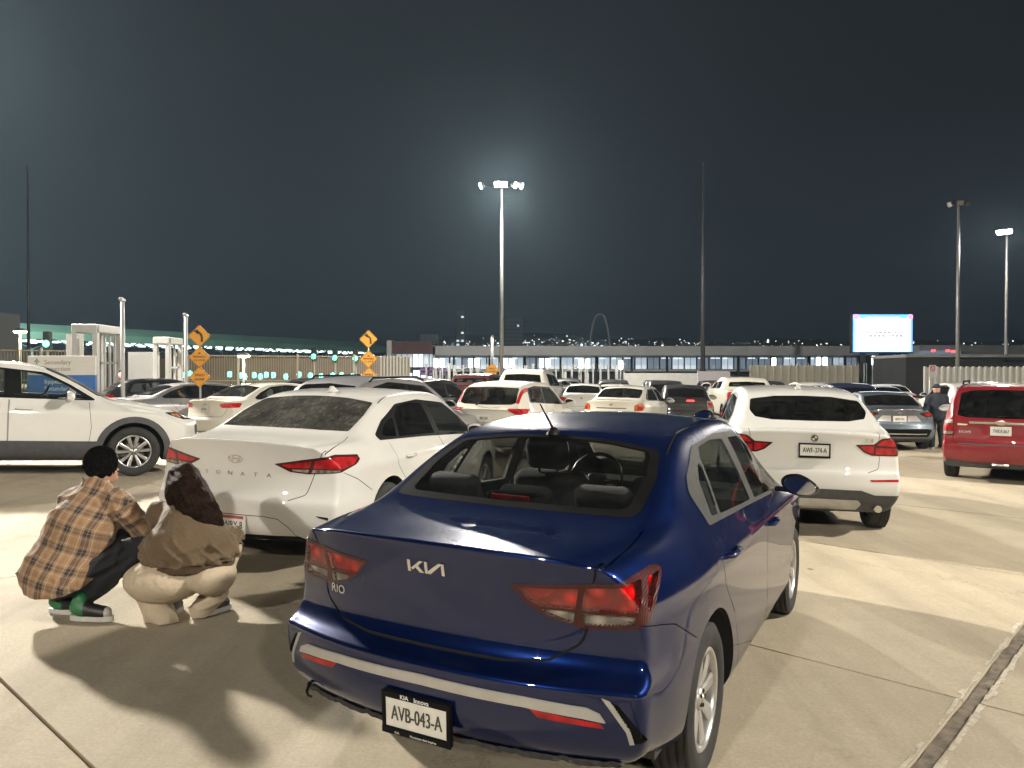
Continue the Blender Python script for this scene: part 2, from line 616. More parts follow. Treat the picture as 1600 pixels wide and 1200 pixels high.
# ------------------------------------------------------------------ ground
def concrete(name, col, var=.10):
    m = bpy.data.materials.new(name)
    m.use_nodes = True
    nt = m.node_tree
    b = nt.nodes['Principled BSDF']
    b.inputs['Roughness'].default_value = .82
    b.inputs['Specular IOR Level'].default_value = .3
    geo = nt.nodes.new('ShaderNodeNewGeometry')

    def noise(sc, det, rough=.6):
        n = nt.nodes.new('ShaderNodeTexNoise')
        n.inputs['Scale'].default_value = sc
        n.inputs['Detail'].default_value = det
        n.inputs['Roughness'].default_value = rough
        nt.links.new(geo.outputs['Position'], n.inputs['Vector'])
        return n
    big, mid, fine = noise(.35, 5), noise(2.6, 8, .7), noise(55, 4, .7)

    def ramp(src, a, b_, p0=.3, p1=.7):
        r = nt.nodes.new('ShaderNodeValToRGB')
        r.color_ramp.elements[0].position = p0
        r.color_ramp.elements[1].position = p1
        r.color_ramp.elements[0].color = (a, a, a, 1)
        r.color_ramp.elements[1].color = (b_, b_, b_, 1)
        nt.links.new(src, r.inputs[0])
        return r.outputs[0]

    def mul(a, b_):
        x = nt.nodes.new('ShaderNodeMixRGB')
        x.blend_type = 'MULTIPLY'
        x.inputs[0].default_value = 1
        if isinstance(a, tuple):
            x.inputs[1].default_value = a
        else:
            nt.links.new(a, x.inputs[1])
        nt.links.new(b_, x.inputs[2])
        return x.outputs[0]
    c = mul((*col, 1), ramp(big.outputs['Fac'], 1 - var, 1 + var))
    c = mul(c, ramp(mid.outputs['Fac'], 1 - var * .8, 1 + var * .6))
    c = mul(c, ramp(fine.outputs['Fac'], .86, 1.10))
    # old chewing gum and oil drips: scattered dark spots
    v = nt.nodes.new('ShaderNodeTexVoronoi')
    v.inputs['Scale'].default_value = 1.15
    v.inputs['Randomness'].default_value = 1
    nt.links.new(geo.outputs['Position'], v.inputs['Vector'])
    c = mul(c, ramp(v.outputs['Distance'], .30, 1.0, .026, .040))
    st = noise(.9, 7, .75)
    c = mul(c, ramp(st.outputs['Fac'], 1.0, .80, .60, .74))
    mp = nt.nodes.new('ShaderNodeMapping')
    mp.inputs['Rotation'].default_value = (0, 0, radians(18))
    mp.inputs['Scale'].default_value = (1.5, .055, 1)
    nt.links.new(geo.outputs['Position'], mp.inputs[0])
    tk = nt.nodes.new('ShaderNodeTexNoise')
    tk.inputs['Scale'].default_value = 1.0
    tk.inputs['Detail'].default_value = 6
    tk.inputs['Roughness'].default_value = .7
    nt.links.new(mp.outputs[0], tk.inputs['Vector'])
    c = mul(c, ramp(tk.outputs['Fac'], 1.04, .84, .48, .70))
    # hairline cracks
    cr = nt.nodes.new('ShaderNodeTexVoronoi')
    cr.feature = 'DISTANCE_TO_EDGE'
    cr.inputs['Scale'].default_value = .22
    wp = nt.nodes.new('ShaderNodeVectorMath')
    wp.operation = 'MULTIPLY_ADD'
    nt.links.new(mid.outputs['Color'], wp.inputs[0])
    wp.inputs[1].default_value = (.9, .9, .9)
    nt.links.new(geo.outputs['Position'], wp.inputs[2])
    nt.links.new(wp.outputs[0], cr.inputs['Vector'])
    c = mul(c, ramp(cr.outputs['Distance'], .72, 1.0, .0006, .0016))
    nt.links.new(c, b.inputs['Base Color'])
    bp = nt.nodes.new('ShaderNodeBump')
    bp.inputs['Strength'].default_value = .5
    bp.inputs['Distance'].default_value = .004
    nt.links.new(fine.outputs['Fac'], bp.inputs['Height'])
    nt.links.new(bp.outputs[0], b.inputs['Normal'])
    MATS[name] = m
    return m


M_CONC = [concrete('lot_concrete', (.400, .340, .250)), concrete('lot_concrete_pale', (.415, .355, .262)), concrete('lot_concrete_dark', (.378, .324, .240))]
M_BASE = concrete('joint_bed', (.33, .29, .225))


def axis_pts(a, b, step, far):
    n = int(round((b - a) / step))
    mid = [a + (b - a) * k / n for k in range(n + 1)]
    lo = [-f for f in far[::-1] if -f < a]
    hi = [f for f in far if f > b]
    return lo + mid + hi


gx = axis_pts(-40, 40, 1.25, [60, 100, 200, 500, 1500, 6000])
gy = axis_pts(-30, 60, 1.25, [80, 120, 200, 500, 1500, 6000])
gv = [(x, y, ground_z(x, y) - .022) for y in gy for x in gx]
nx = len(gx)
gf = [(j * nx + i, j * nx + i + 1, (j + 1) * nx + i + 1, (j + 1) * nx + i) for j in range(len(gy) - 1) for i in range(nx - 1)]
GROUND = mesh_obj('ground', gv, gf, M_BASE, smooth=True)
tag(GROUND, kind='structure')

SA = radians(42)
E1 = Vector((sin(SA), cos(SA), 0))
E2 = Vector((cos(SA), -sin(SA), 0))
rs = random.Random(11)
for a in range(-4, 13):
    for b in range(-6, 6):
        u0, u1 = 1.21 + 3.41 * a, 1.21 + 3.41 * (a + 1)
        v0, v1 = -.92 + 5.9 * b, -.92 + 5.9 * (b + 1)
        c = E1 * ((u0 + u1) / 2) + E2 * ((v0 + v1) / 2)
        if c.y < -3 or c.y > 42 or abs(c.x) > 8 + c.y * .78:
            continue
        g = .0045
        u0, u1, v0, v1 = u0 + g, u1 - g, v0 + g, v1 - g
        if b == 0:
            v0 += .030
        if b == -1:
            v1 -= .030
        n, m_ = 4, 6
        V, F = [], []
        ins = [(0, -.02), (0, -.004), (.004, 0)]
        us = [u0, u0 + .006] + [u0 + (u1 - u0) * k / n for k in range(1, n)] + [u1 - .006, u1]
        vs_ = [v0, v0 + .006] + [v0 + (v1 - v0) * k / m_ for k in range(1, m_)] + [v1 - .006, v1]
        for p, u in enumerate(us):
            for q, v in enumerate(vs_):
                w = E1 * u + E2 * v
                edge = p in (0, len(us) - 1) or q in (0, len(vs_) - 1)
                V.append((w.x, w.y, ground_z(w.x, w.y) + (-.03 if edge else 0)))
        k2 = len(vs_)
        for p in range(len(us) - 1):
            for q in range(k2 - 1):
                F.append((p * k2 + q, p * k2 + q + 1, (p + 1) * k2 + q + 1, (p + 1) * k2 + q))
        F = [f[::-1] for f in F]
        o = mesh_obj('concrete_slab', V, F, M_CONC[rs.choice((0, 0, 1, 2))], GROUND)

# the wide sealed joint on the right, with remnants of white paint beside it
bm = bmesh.new()
rj = random.Random(5)
prev = None
for k in range(120):
    u = -2 + k * .16
    w0 = .022 + rj.uniform(-.006, .006)
    q = []
    for v in (-w0 - .01, -w0 * .4, w0 * .5, w0 + .012):
        w = E1 * u + E2 * (-.92 + v)
        q.append(bm.verts.new((w.x, w.y, ground_z(w.x, w.y) - .010 + rj.uniform(-.004, .006))))
    if prev:
        for i in range(3):
            bm.faces.new((prev[i], prev[i + 1], q[i + 1], q[i]))
    prev = q
o = bm_obj('joint_sealant', bm, mat('old_sealant', (.15, .122, .090), .9, noise=.45, nscale=14, bump=.5, bscale=60), GROUND, smooth=True)
bm = bmesh.new()
for sgn, w_ in ((-1, .020), (1, .030)):
    for k in range(150):
        if rj.random() < .22:
            continue
        u = -1 + k * .085
        a0, a1 = .040 + rj.uniform(0, .010), .038 + w_ * .8 + rj.uniform(.0, .020)
        q = []
        for (du, dv) in ((0, a0), (.086, a0 + rj.uniform(-.006, .006)), (.086, a1), (0, a1 + rj.uniform(-.008, .008))):
            w = E1 * (u + du) + E2 * (-.92 + sgn * dv)
            q.append(bm.verts.new((w.x, w.y, ground_z(w.x, w.y) + .003)))
        bm.faces.new(q)
o = bm_obj('worn_paint_line', bm, mat('worn_white_paint', (.43, .385, .31), .7, noise=.25, nscale=30), GROUND)
tag(o, kind='stuff')
# ------------------------------------------------------------------ car bodies
# A body is a box-shaped cage (stations along x, rows up the side, columns over the top) that is
# subdivided to a smooth skin; panels, windows, lamps and gaps are then cut out of that skin as parts.
# Car space: x forward from the rear end, y to the left, z up.


def tab(t, x):
    return float(np.interp(x, [p[0] for p in t], [p[1] for p in t]))


def body_surface(sp, level):
    xs = sp['xs']
    NX = len(xs) - 1
    rows = sp['rows']               # (zr, xr, ir, zm, im, zf, xf, if) bottom to just under the belt
    NZ = len(rows)                  # the belt corner is the last row
    NY = 5
    L = sp['L']
    blend = sp.get('blend', 0.75)
    pr, pf = sp.get('plan_r', 0.2), sp.get('plan_f', 0.35)
    fr = sp.get('fade', [1, .92, .6, .25])
    ff = sp.get('fade_f', [1, .9, .55, .2])
    Wm = max(p[1] for p in sp['W'])

    def row(k, x):
        zr, xr, ir, zm, im, zf, xf, jf = rows[k]
        if x < blend:
            t = x / blend
            t = t * t * (3 - 2 * t)
            z, ins = zr + (zm - zr) * t, ir + (im - ir) * t
        elif x > L - blend:
            t = (L - x) / blend
            t = t * t * (3 - 2 * t)
            z, ins = zf + (zm - zf) * t, jf + (im - jf) * t
        else:
            z, ins = zm, im
        return tab(sp['W'], x) - ins, z

    def side(i, k):
        x = xs[i]
        if k == NZ:
            return tab(sp['belt_y'], x), tab(sp['belt_z'], x)
        return row(k, x)

    def top(i, j):
        x = xs[i]
        yb, zb = side(i, NZ)
        yr, zr = tab(sp['rail_y'], x), tab(sp['rail_z'], x)
        zt = tab(sp['top'], x)
        if j == 5:
            return yb, zb
        if j == 4:
            bul = sp.get('bulge', 0.02) * min(1, max(0, (zr - zb) / 0.35))
            return (yb + yr) / 2 + bul, (zb + zr) / 2 + bul * 0.4
        if j == 3:
            return yr, zr
        if j == 2:
            return yr * 0.86, zr + (zt - zr) * 0.45
        if j == 1:
            return yr * 0.45, zr + (zt - zr) * 0.86
        return 0.0, zt

    xrk = [r[1] for r in rows] + [sp['lip_x']]
    xfk = [r[6] for r in rows] + [sp['nose_x']]

    def pos(i, j, k):
        aj = abs(j)
        sg = 1 if j >= 0 else -1
        if k == NZ:
            y, z = top(i, aj)
        elif aj == NY:
            y, z = side(i, k)
        elif i == 0 or i == NX:
            yk, zk = side(i, k)
            yt, zt = top(i, aj)
            y5, z5 = top(i, NY)
            y = yk * (yt / y5 if i == 0 else (0.2 * aj))
            if i == 0:
                fj = [0, .28, .55, .78, .92, 1][aj]
                y = yk * fj
            z = zk + (zt - z5) * (k / NZ) ** 2
        else:                           # underside
            yk, zk = side(i, 0)
            y, z = yk * aj / NY, zk - 0.01
        x = xs[i]
        if i < len(fr):
            x += (xrk[k] + pr * (min(1, y / Wm)) ** 2.4) * fr[i]
        n = NX - i
        if n < len(ff):
            x -= (xfk[k] + pf * (min(1, y / Wm)) ** 2.4) * ff[n]
        return (x, y * sg, z)

    idx = {}
    V = []
    F = []
    crease = {}

    def vid(i, j, k):
        key = (i, j, k)
        if key not in idx:
            idx[key] = len(V)
            V.append(pos(i, j, k))
        return idx[key]

    for i in range(NX):
        for j in range(-NY, NY):
            F.append((vid(i, j, NZ), vid(i + 1, j, NZ), vid(i + 1, j + 1, NZ), vid(i, j + 1, NZ)))
            F.append((vid(i, j, 0), vid(i, j + 1, 0), vid(i + 1, j + 1, 0), vid(i + 1, j, 0)))
        for k in range(NZ):
            F.append((vid(i, NY, k), vid(i, NY, k + 1), vid(i + 1, NY, k + 1), vid(i + 1, NY, k)))
            F.append((vid(i, -NY, k), vid(i + 1, -NY, k), vid(i + 1, -NY, k + 1), vid(i, -NY, k + 1)))
    for k in range(NZ):
        for j in range(-NY, NY):
            F.append((vid(0, j, k), vid(0, j, k + 1), vid(0, j + 1, k + 1), vid(0, j + 1, k)))
            F.append((vid(NX, j, k), vid(NX, j + 1, k), vid(NX, j + 1, k + 1), vid(NX, j, k + 1)))
    # sharpened feature lines: ('r', k, s) across the rear, ('s', k, s) along a side, ('t', j, s) along the top
    for (w, k, s) in sp.get('crease', []):
        if w == 'r':
            for j in range(-NY, NY):
                crease[frozenset((vid(0, j, k), vid(0, j + 1, k)))] = s
        elif w == 's':
            for i in range(NX):
                for sg in (-1, 1):
                    crease[frozenset((vid(i, sg * NY, k), vid(i + 1, sg * NY, k)))] = s
        elif w == 't':
            for i in range(NX):
                for sg in (-1, 1):
                    crease[frozenset((vid(i, sg * k, NZ), vid(i + 1, sg * k, NZ)))] = s
        elif w == 'x':
            for j in range(-NY, NY):
                crease[frozenset((vid(k, j, NZ), vid(k, j + 1, NZ)))] = s
    target = np.array(V)
    cage = target.copy()
    me = bpy.data.meshes.new('cage')
    me.from_pydata([tuple(v) for v in cage], [], F)
    me.update()
    if crease:
        at = me.attributes.new('crease_edge', 'FLOAT', 'EDGE')
        vals = [crease.get(frozenset(e.vertices), 0.0) for e in me.edges]
        at.data.foreach_set('value', vals)
    ob = bpy.data.objects.new('cage', me)
    BENCH.collection.objects.link(ob)
    md = ob.modifiers.new('s', 'SUBSURF')
    md.subdivision_type = 'CATMULL_CLARK'
    md.boundary_smooth = 'PRESERVE_CORNERS'
    n = len(V)

    def evaluate(lv):
        md.levels = lv
        md.render_levels = lv
        ob.update_tag()
        BENCH.view_layers[0].update()
        dg = BENCH.view_layers[0].depsgraph
        ev = ob.evaluated_get(dg)
        m = ev.to_mesh()
        co = np.empty(len(m.vertices) * 3)
        m.vertices.foreach_get('co', co)
        co = co.reshape(-1, 3)
        fs = [tuple(p.vertices) for p in m.polygons]
        nr = np.empty(len(m.vertices) * 3)
        m.vertices.foreach_get('normal', nr)
        ev.to_mesh_clear()
        return co, fs, nr.reshape(-1, 3)

    for it in range(2):                # pull the smooth skin towards the drawn points
        co, fs, nr = evaluate(2)
        cage = cage + 0.55 * (target - co[:n])
        me.vertices.foreach_set('co', cage.ravel())
        me.update()
    co, fs, nr = evaluate(level)
    bpy.data.objects.remove(ob)
    bpy.data.meshes.remove(me)
    return co, fs, nr


PX = (Vector((0, 1, 0)), Vector((0, 0, 1)))       # seen from behind or ahead: (y, z)
PY = (Vector((1, 0, 0)), Vector((0, 0, 1)))       # seen from the side: (x, z)
PZ = (Vector((1, 0, 0)), Vector((0, 1, 0)))       # seen from above: (x, y)


class Skin:
    """left half of a body skin that panels can be cut out of"""

    def __init__(self, co, fs, nr):
        self.bm = bm = bmesh.new()
        self.ln = bm.verts.layers.float_vector.new('n0')
        self.lr = bm.faces.layers.int.new('reg')
        vs = {}
        for f in fs:
            if sum(co[i][1] for i in f) / len(f) < 0:
                continue
            q = []
            for i in f:
                if i not in vs:
                    p = co[i]
                    v = bm.verts.new((p[0], max(0.0, p[1]) if p[1] > -0.02 else p[1], p[2]))
                    v[self.ln] = Vector(nr[i])
                    vs[i] = v
                q.append(vs[i])
            bm.faces.new(q)
        bm.normal_update()
        self.regions = ['body']
        bvh_v = [tuple(p) for p in co]
        self.bvh = BVHTree.FromPolygons(bvh_v, fs)

    def rid(self, name):
        if name not in self.regions:
            self.regions.append(name)
        return self.regions.index(name)

    def cut(self, poly, proj, cond, name, only=None, pool=None):
        bm = self.bm
        U, V = proj
        poly = [Vector(p[:2]) for p in poly]
        us = [p.x for p in poly]
        vs = [p.y for p in poly]
        b = (min(us) - .005, max(us) + .005, min(vs) - .005, max(vs) + .005)
        onl = None if only is None else set(self.rid(n) for n in only)
        cand = {}

        def bb(f):
            a = [U.dot(v.co) for v in f.verts]
            c = [V.dot(v.co) for v in f.verts]
            return min(a), max(a), min(c), max(c)
        for f in (bm.faces if pool is None else [q for q in pool if q.is_valid]):
            if onl is not None and f[self.lr] not in onl:
                continue
            c0 = f.verts[0].co
            q0 = U.dot(c0)
            if q0 < b[0] - .3 or q0 > b[1] + .3:
                continue
            q0 = V.dot(c0)
            if q0 < b[2] - .3 or q0 > b[3] + .3:
                continue
            x = bb(f)
            if x[1] < b[0] or x[0] > b[1] or x[3] < b[2] or x[2] > b[3]:
                continue
            if cond(f.calc_center_median(), f.normal):
                cand[f] = x
        n = len(poly)
        for i in range(n):
            p, q = poly[i], poly[(i + 1) % n]
            e = q - p
            if e.length < 1e-6:
                continue
            e.normalize()
            s = (min(p.x, q.x) - .001, max(p.x, q.x) + .001, min(p.y, q.y) - .001, max(p.y, q.y) + .001)
            sub = [f for f, x in cand.items() if not (x[1] < s[0] or x[0] > s[1] or x[3] < s[2] or x[2] > s[3])]
            if not sub:
                continue
            nx, ny = -e.y, e.x
            c0 = nx * p.x + ny * p.y
            no = U * nx + V * ny
            dist = {}
            for f in sub:
                for v in f.verts:
                    if v not in dist:
                        dist[v] = no.dot(v.co) - c0
            for ed in {ed for f in sub for ed in f.edges}:
                a, d2 = ed.verts
                da, db = dist[a], dist[d2]
                if (da > 1e-5 and db < -1e-5) or (da < -1e-5 and db > 1e-5):
                    _, nv = bmesh.utils.edge_split(ed, a, da / (da - db))
                    dist[nv] = 0.0
            for f in sub:
                on = [v for v in f.verts if abs(dist[v]) <= 1e-5]
                if len(on) == 2 and not any(set(ed.verts) == set(on) for ed in f.edges):
                    g, _ = bmesh.utils.face_split(f, on[0], on[1])
                    if g is not None and g.is_valid:
                        cand[g] = bb(g)
                        if pool is not None:
                            pool.add(g)
                    cand[f] = bb(f)
        rid = self.rid(name)
        cnt = 0
        for f in cand:
            if not f.is_valid:
                continue
            c = f.calc_center_median()
            u, v = U.dot(c), V.dot(c)
            ins = False
            for i in range(n):
                a, d = poly[i], poly[(i + 1) % n]
                if (a.y > v) != (d.y > v) and u < (d.x - a.x) * (v - a.y) / (d.y - a.y) + a.x:
                    ins = not ins
            if ins and (onl is None or f[self.lr] in onl):
                f[self.lr] = rid
                cnt += 1
        return cnt

    def seam(self, pts, proj, cond, w=0.004, closed=False, only=None, name='seam'):
        p = [Vector(q[:2]) for q in pts]
        n = len(p)
        offs = []
        for i in range(n):
            a = p[i - 1] if (closed or i > 0) else p[i]
            b = p[(i + 1) % n] if (closed or i < n - 1) else p[i]
            d = b - a
            if d.length < 1e-9:
                d = Vector((1, 0))
            d.normalize()
            offs.append(Vector((-d.y, d.x)) * w / 2)
        U, V = proj
        b0, b1 = min(q.x for q in p) - .02, max(q.x for q in p) + .02
        c0, c1 = min(q.y for q in p) - .02, max(q.y for q in p) + .02
        pool = set()
        for f in self.bm.faces:
            a = [U.dot(v.co) for v in f.verts]
            if max(a) < b0 or min(a) > b1:
                continue
            c = [V.dot(v.co) for v in f.verts]
            if max(c) < c0 or min(c) > c1:
                continue
            if cond(f.calc_center_median(), f.normal):
                pool.add(f)
        for i in range(n if closed else n - 1):
            j = (i + 1) % n
            self.cut([p[i] + offs[i], p[j] + offs[j], p[j] - offs[j], p[i] - offs[i]], proj, cond, name, only, pool)

    def extract(self, names):
        """verts, faces, normals, region name per face of the left half"""
        ids = {self.rid(n) for n in names}
        vm = {}
        V, N, F = [], [], []
        for f in self.bm.faces:
            if f[self.lr] not in ids:
                continue
            q = []
            for v in f.verts:
                if v not in vm:
                    vm[v] = len(V)
                    V.append(v.co.copy())
                    nn = Vector(v[self.ln])
                    if nn.length < 0.1:
                        nn = v.normal.copy()
                    N.append(nn.normalized())
                q.append(vm[v])
            F.append(q)
        return V, F, N

    def hit(self, o, d):
        r = self.bvh.ray_cast(Vector(o), Vector(d).normalized())
        return r[0], r[1]


def mirror_join(V, F, N, weld=True):
    n = len(V)
    V2, N2, mp = list(V), list(N), []
    for i in range(n):
        if weld and abs(V[i].y) < 1e-4:
            mp.append(i)
            N2[i] = Vector((N[i].x, 0, N[i].z)).normalized() if abs(N[i].y) < 0.95 else N[i]
        else:
            mp.append(len(V2))
            V2.append(Vector((V[i].x, -V[i].y, V[i].z)))
            N2.append(Vector((N[i].x, -N[i].y, N[i].z)))
    return V2, F + [[mp[i] for i in f[::-1]] for f in F], N2


def raise_part(V, F, N, out, depth):
    """lift faces along their normals and give the piece an edge"""
    V1 = [v + n * out for v, n in zip(V, N)]
    cnt = {}
    for f in F:
        for a, b in zip(f, f[1:] + f[:1]):
            cnt[(a, b)] = cnt.get((a, b), 0) + 1
    F1 = [list(f) for f in F]
    N1 = list(N)
    low = {}
    dupe = {}

    def lo(i):
        if i not in low:
            low[i] = len(V1)
            V1.append(V[i] - N[i] * depth)
            N1.append(N[i])
        return low[i]

    def du(i):
        if i not in dupe:
            dupe[i] = len(V1)
            V1.append(V[i] + N[i] * out)
            N1.append(N[i])
        return dupe[i]
    for (a, b) in list(cnt):
        if (b, a) not in cnt and not (abs(V[a].y) < 1e-4 and abs(V[b].y) < 1e-4):
            d = (V[b] - V[a])
            sn = d.cross((N[a] + N[b]) / 2)
            if sn.length > 1e-9:
                sn.normalize()
            ia, ib, ja, jb = du(a), du(b), lo(a), lo(b)
            F1.append([ib, ia, ja, jb])
    return V1, F1, N1


def emit_part(sk, names, objname, material, parent, out=0.0, depth=0.0, split=True, label=None):
    """make the object(s) of a cut region; split: one object per side of the car"""
    V, F, N = sk.extract(names if isinstance(names, (list, tuple)) else [names])
    if not F:
        return []
    if out or depth:
        V, F, N = raise_part(V, F, N, out, depth)
    res = []
    if split:
        res.append(mesh_obj(objname, V, F, material, parent, normals=N))
        Vm = [Vector((v.x, -v.y, v.z)) for v in V]
        Nm = [Vector((v.x, -v.y, v.z)) for v in N]
        res.append(mesh_obj(objname, Vm, [f[::-1] for f in F], material, parent, normals=Nm))
    else:
        V, F, N = mirror_join(V, F, N)
        res.append(mesh_obj(objname, V, F, material, parent, normals=N))
    return res


def decal(sk, name, vs2, fs, origin, U, V, d, material, parent, t=0.004, back=0.004):
    """lay a flat shape on the skin: each point is thrown along d onto the body and given thickness"""
    origin, U, V, d = Vector(origin), Vector(U), Vector(V), Vector(d).normalized()
    top, bot = [], []
    for (u, v) in vs2:
        p = origin + U * u + V * v
        h, n = sk.hit(p, d)
        if h is None:
            h = p - d * 0.0
        top.append(h - d * t)
        bot.append(h + d * back)
    n = len(top)
    cnt = set()
    for f in fs:
        for a, b in zip(f, tuple(f[1:]) + (f[0],)):
            cnt.add((a, b))
    F = [tuple(f) for f in fs]
    for (a, b) in list(cnt):
        if (b, a) not in cnt:
            F.append((b, a, a + n, b + n))
    return mesh_obj(name, top + bot, F, material, parent)


def poly_faces(poly):
    tris = tessellate_polygon([[Vector((p[0], p[1], 0)) for p in poly]])
    return [(float(p[0]), float(p[1])) for p in poly], [tuple(t) for t in tris]


def multi_poly(polys):
    V, F = [], []
    for p in polys:
        v, f = poly_faces(p)
        n = len(V)
        V += v
        F += [tuple(i + n for i in t) for t in f]
    return V, F


# ------------------------------------------------------------------ wheels
_WH = {}


def wheel_data(R, w, rim_r, style, rimmat):
    key = (R, w, rim_r, style, rimmat.name)
    if key in _WH:
        return _WH[key]
    bm = bmesh.new()
    hw = w / 2
    prof = [(rim_r - .004, -hw * .78), (rim_r + .012, -hw * .92), ((R + rim_r) / 2, -hw * 1.0), (R - .03, -hw * .97), (R - .012, -hw * .86)]
    for g in (-.55, -.2, .2, .55):
        prof += [(R, hw * (g - .13)), (R, hw * (g + .1)), (R - .007, hw * (g + .11)), (R - .007, hw * (g + .14))]
    prof += [(R, hw * .8), (R - .012, hw * .86), (R - .03, hw * .97), ((R + rim_r) / 2, hw * 1.0), (rim_r + .012, hw * .92), (rim_r - .004, hw * .78)]
    add_lathe(bm, prof, 40, 'y')
    me_t = bpy.data.meshes.new('tyre')
    bmesh.ops.recalc_face_normals(bm, faces=bm.faces[:])
    bm.to_mesh(me_t)
    bm.free()
    me_t.materials.append(M_RUBBER)
    # rim: outer face looks to +y
    bm = bmesh.new()
    add_lathe(bm, [(rim_r - .002, hw * .80), (rim_r - .010, hw * .86), (rim_r - .022, hw * .82), (rim_r - .026, hw * .55), (rim_r - .04, -hw * .7)], 40, 'y', 0)
    add_lathe(bm, [(rim_r - .04, -hw * .1), (.02, -hw * .1)], 24, 'y', 1)          # brake and dark inside
    add_lathe(bm, [(rim_r * .62, 0.0), (rim_r * .62, hw * .12), (.03, hw * .12)], 24, 'y', 2)
    n, wd, dbl = {'cover': (8, .46, False), 'ten': (5, .27, True), 'five': (5, .5, False), 'seven': (7, .42, False)}[style]
    rh = rim_r * .2
    yf = hw * .66
    for s in range(n):
        t = 2 * pi * s / n + pi / 2
        arms = (-.28, .28) if dbl else (0.0,)
        for a in arms:
            M = Matrix.Rotation(-(t + a), 4, 'Y')
            r0, r1 = rh * .8, rim_r - .012
            w0, w1 = (rh * wd * 1.1, rim_r * wd * .36) if not dbl else (rh * .34, rim_r * .115)
            q = []
            for (r, ww, yy) in ((r0, w0, yf - .012), ((r0 + r1) / 2, (w0 + w1) * .5, yf), (r1, w1, yf + .004)):
                q.append([bm.verts.new(M @ Vector((r, y, z))) for (y, z) in ((yy - .03, -ww), (yy - .006, -ww), (yy, -ww * .55), (yy, ww * .55), (yy - .006, ww), (yy - .03, ww))])
            for A, B in zip(q, q[1:]):
                for k in range(6):
                    f = bm.faces.new((A[k], A[(k + 1) % 6], B[(k + 1) % 6], B[k]))
                    f.material_index = 0
    add_lathe(bm, [(rh * 1.15, yf - .03), (rh * 1.1, yf - .004), (rh * .8, yf + .002), (rh * .42, yf), (rh * .4, yf + .006), (.001, yf + .008)], 24, 'y', 0)
    for s in range(5):
        t = 2 * pi * s / 5 + .3
        add_lathe(bm, [(.009, 0), (.009, .006), (.001, .008)], 6, 'y', 1, Matrix.Translation((rh * .72 * cos(t), yf, rh * .72 * sin(t))))
    bmesh.ops.recalc_face_normals(bm, faces=bm.faces[:])
    me_r = bpy.data.meshes.new('rim')
    bm.to_mesh(me_r)
    bm.free()
    me_r.materials.append(rimmat)
    me_r.materials.append(M_UNDER)
    me_r.materials.append(mat('brake_disc', (0.16, 0.15, 0.14), 0.45, 0.6, noise=0.2))
    _WH[key] = (me_t, me_r)
    return _WH[key]


def add_wheel(parent, x, y, R, w, rim_r, style, rimmat, spin=0.0, steer=0.0):
    mt, mr = wheel_data(R, w, rim_r, style, rimmat)
    o = bpy.data.objects.new('wheel', mt)
    link(o, parent)
    o.location = (x, y - math.copysign(w / 2, y), R)
    o.rotation_euler = (0, spin, (0 if y > 0 else pi) + steer)
    r = bpy.data.objects.new('rim', mr)
    link(r, o)
    return o


def seat_mesh():
    """one front seat facing +x with headrest, base at floor"""
    if 'seat' in _WH:
        return _WH['seat']
    bm = bmesh.new()
    add_box(bm, (0.02, 0, .22), (.50, .48, .18), bevel=.06, seg=3)
    R = Matrix.Rotation(radians(-20), 3, 'Y')
    add_box(bm, (-.30, 0, .55), (.16, .46, .62), R, .06, 3)
    for s in (-1, 1):
        add_box(bm, (-.27, s * .20, .50), (.17, .08, .46), R, .035, 2)
    add_box(bm, (-.43, 0, .96), (.11, .26, .20), R, .045, 3)
    for s in (-1, 1):
        add_tube(bm, [(-.40, s * .06, .80), (-.43, s * .06, .92)], .008, 6)
    me = bpy.data.meshes.new('seat')
    bmesh.ops.recalc_face_normals(bm, faces=bm.faces[:])
    bm.to_mesh(me)
    bm.free()
    me.materials.append(M_CLOTH)
    me.polygons.foreach_set('use_smooth', [True] * len(me.polygons))
    me.set_sharp_from_angle(angle=radians(40))
    _WH['seat'] = me
    return me


def steering_mesh():
    if 'steer' in _WH:
        return _WH['steer']
    bm = bmesh.new()
    pts = [(0, .185 * cos(2 * pi * k / 28), .185 * sin(2 * pi * k / 28)) for k in range(29)]
    add_tube(bm, pts, .015, 8, cap=False)
    add_box(bm, (.03, 0, -.02), (.07, .15, .14), None, .03, 2)
    for p in ((0, .17, 0), (0, -.17, 0), (0, 0, -.17)):
        add_tube(bm, [(.015, 0, -.02), p], .014, 6)
    me = bpy.data.meshes.new('steering_wheel')
    bmesh.ops.recalc_face_normals(bm, faces=bm.faces[:])
    bm.to_mesh(me)
    bm.free()
    me.materials.append(mat('wheel_rim_black', (.02, .02, .02), .35, noise=.2))
    _WH['steer'] = me
    return me


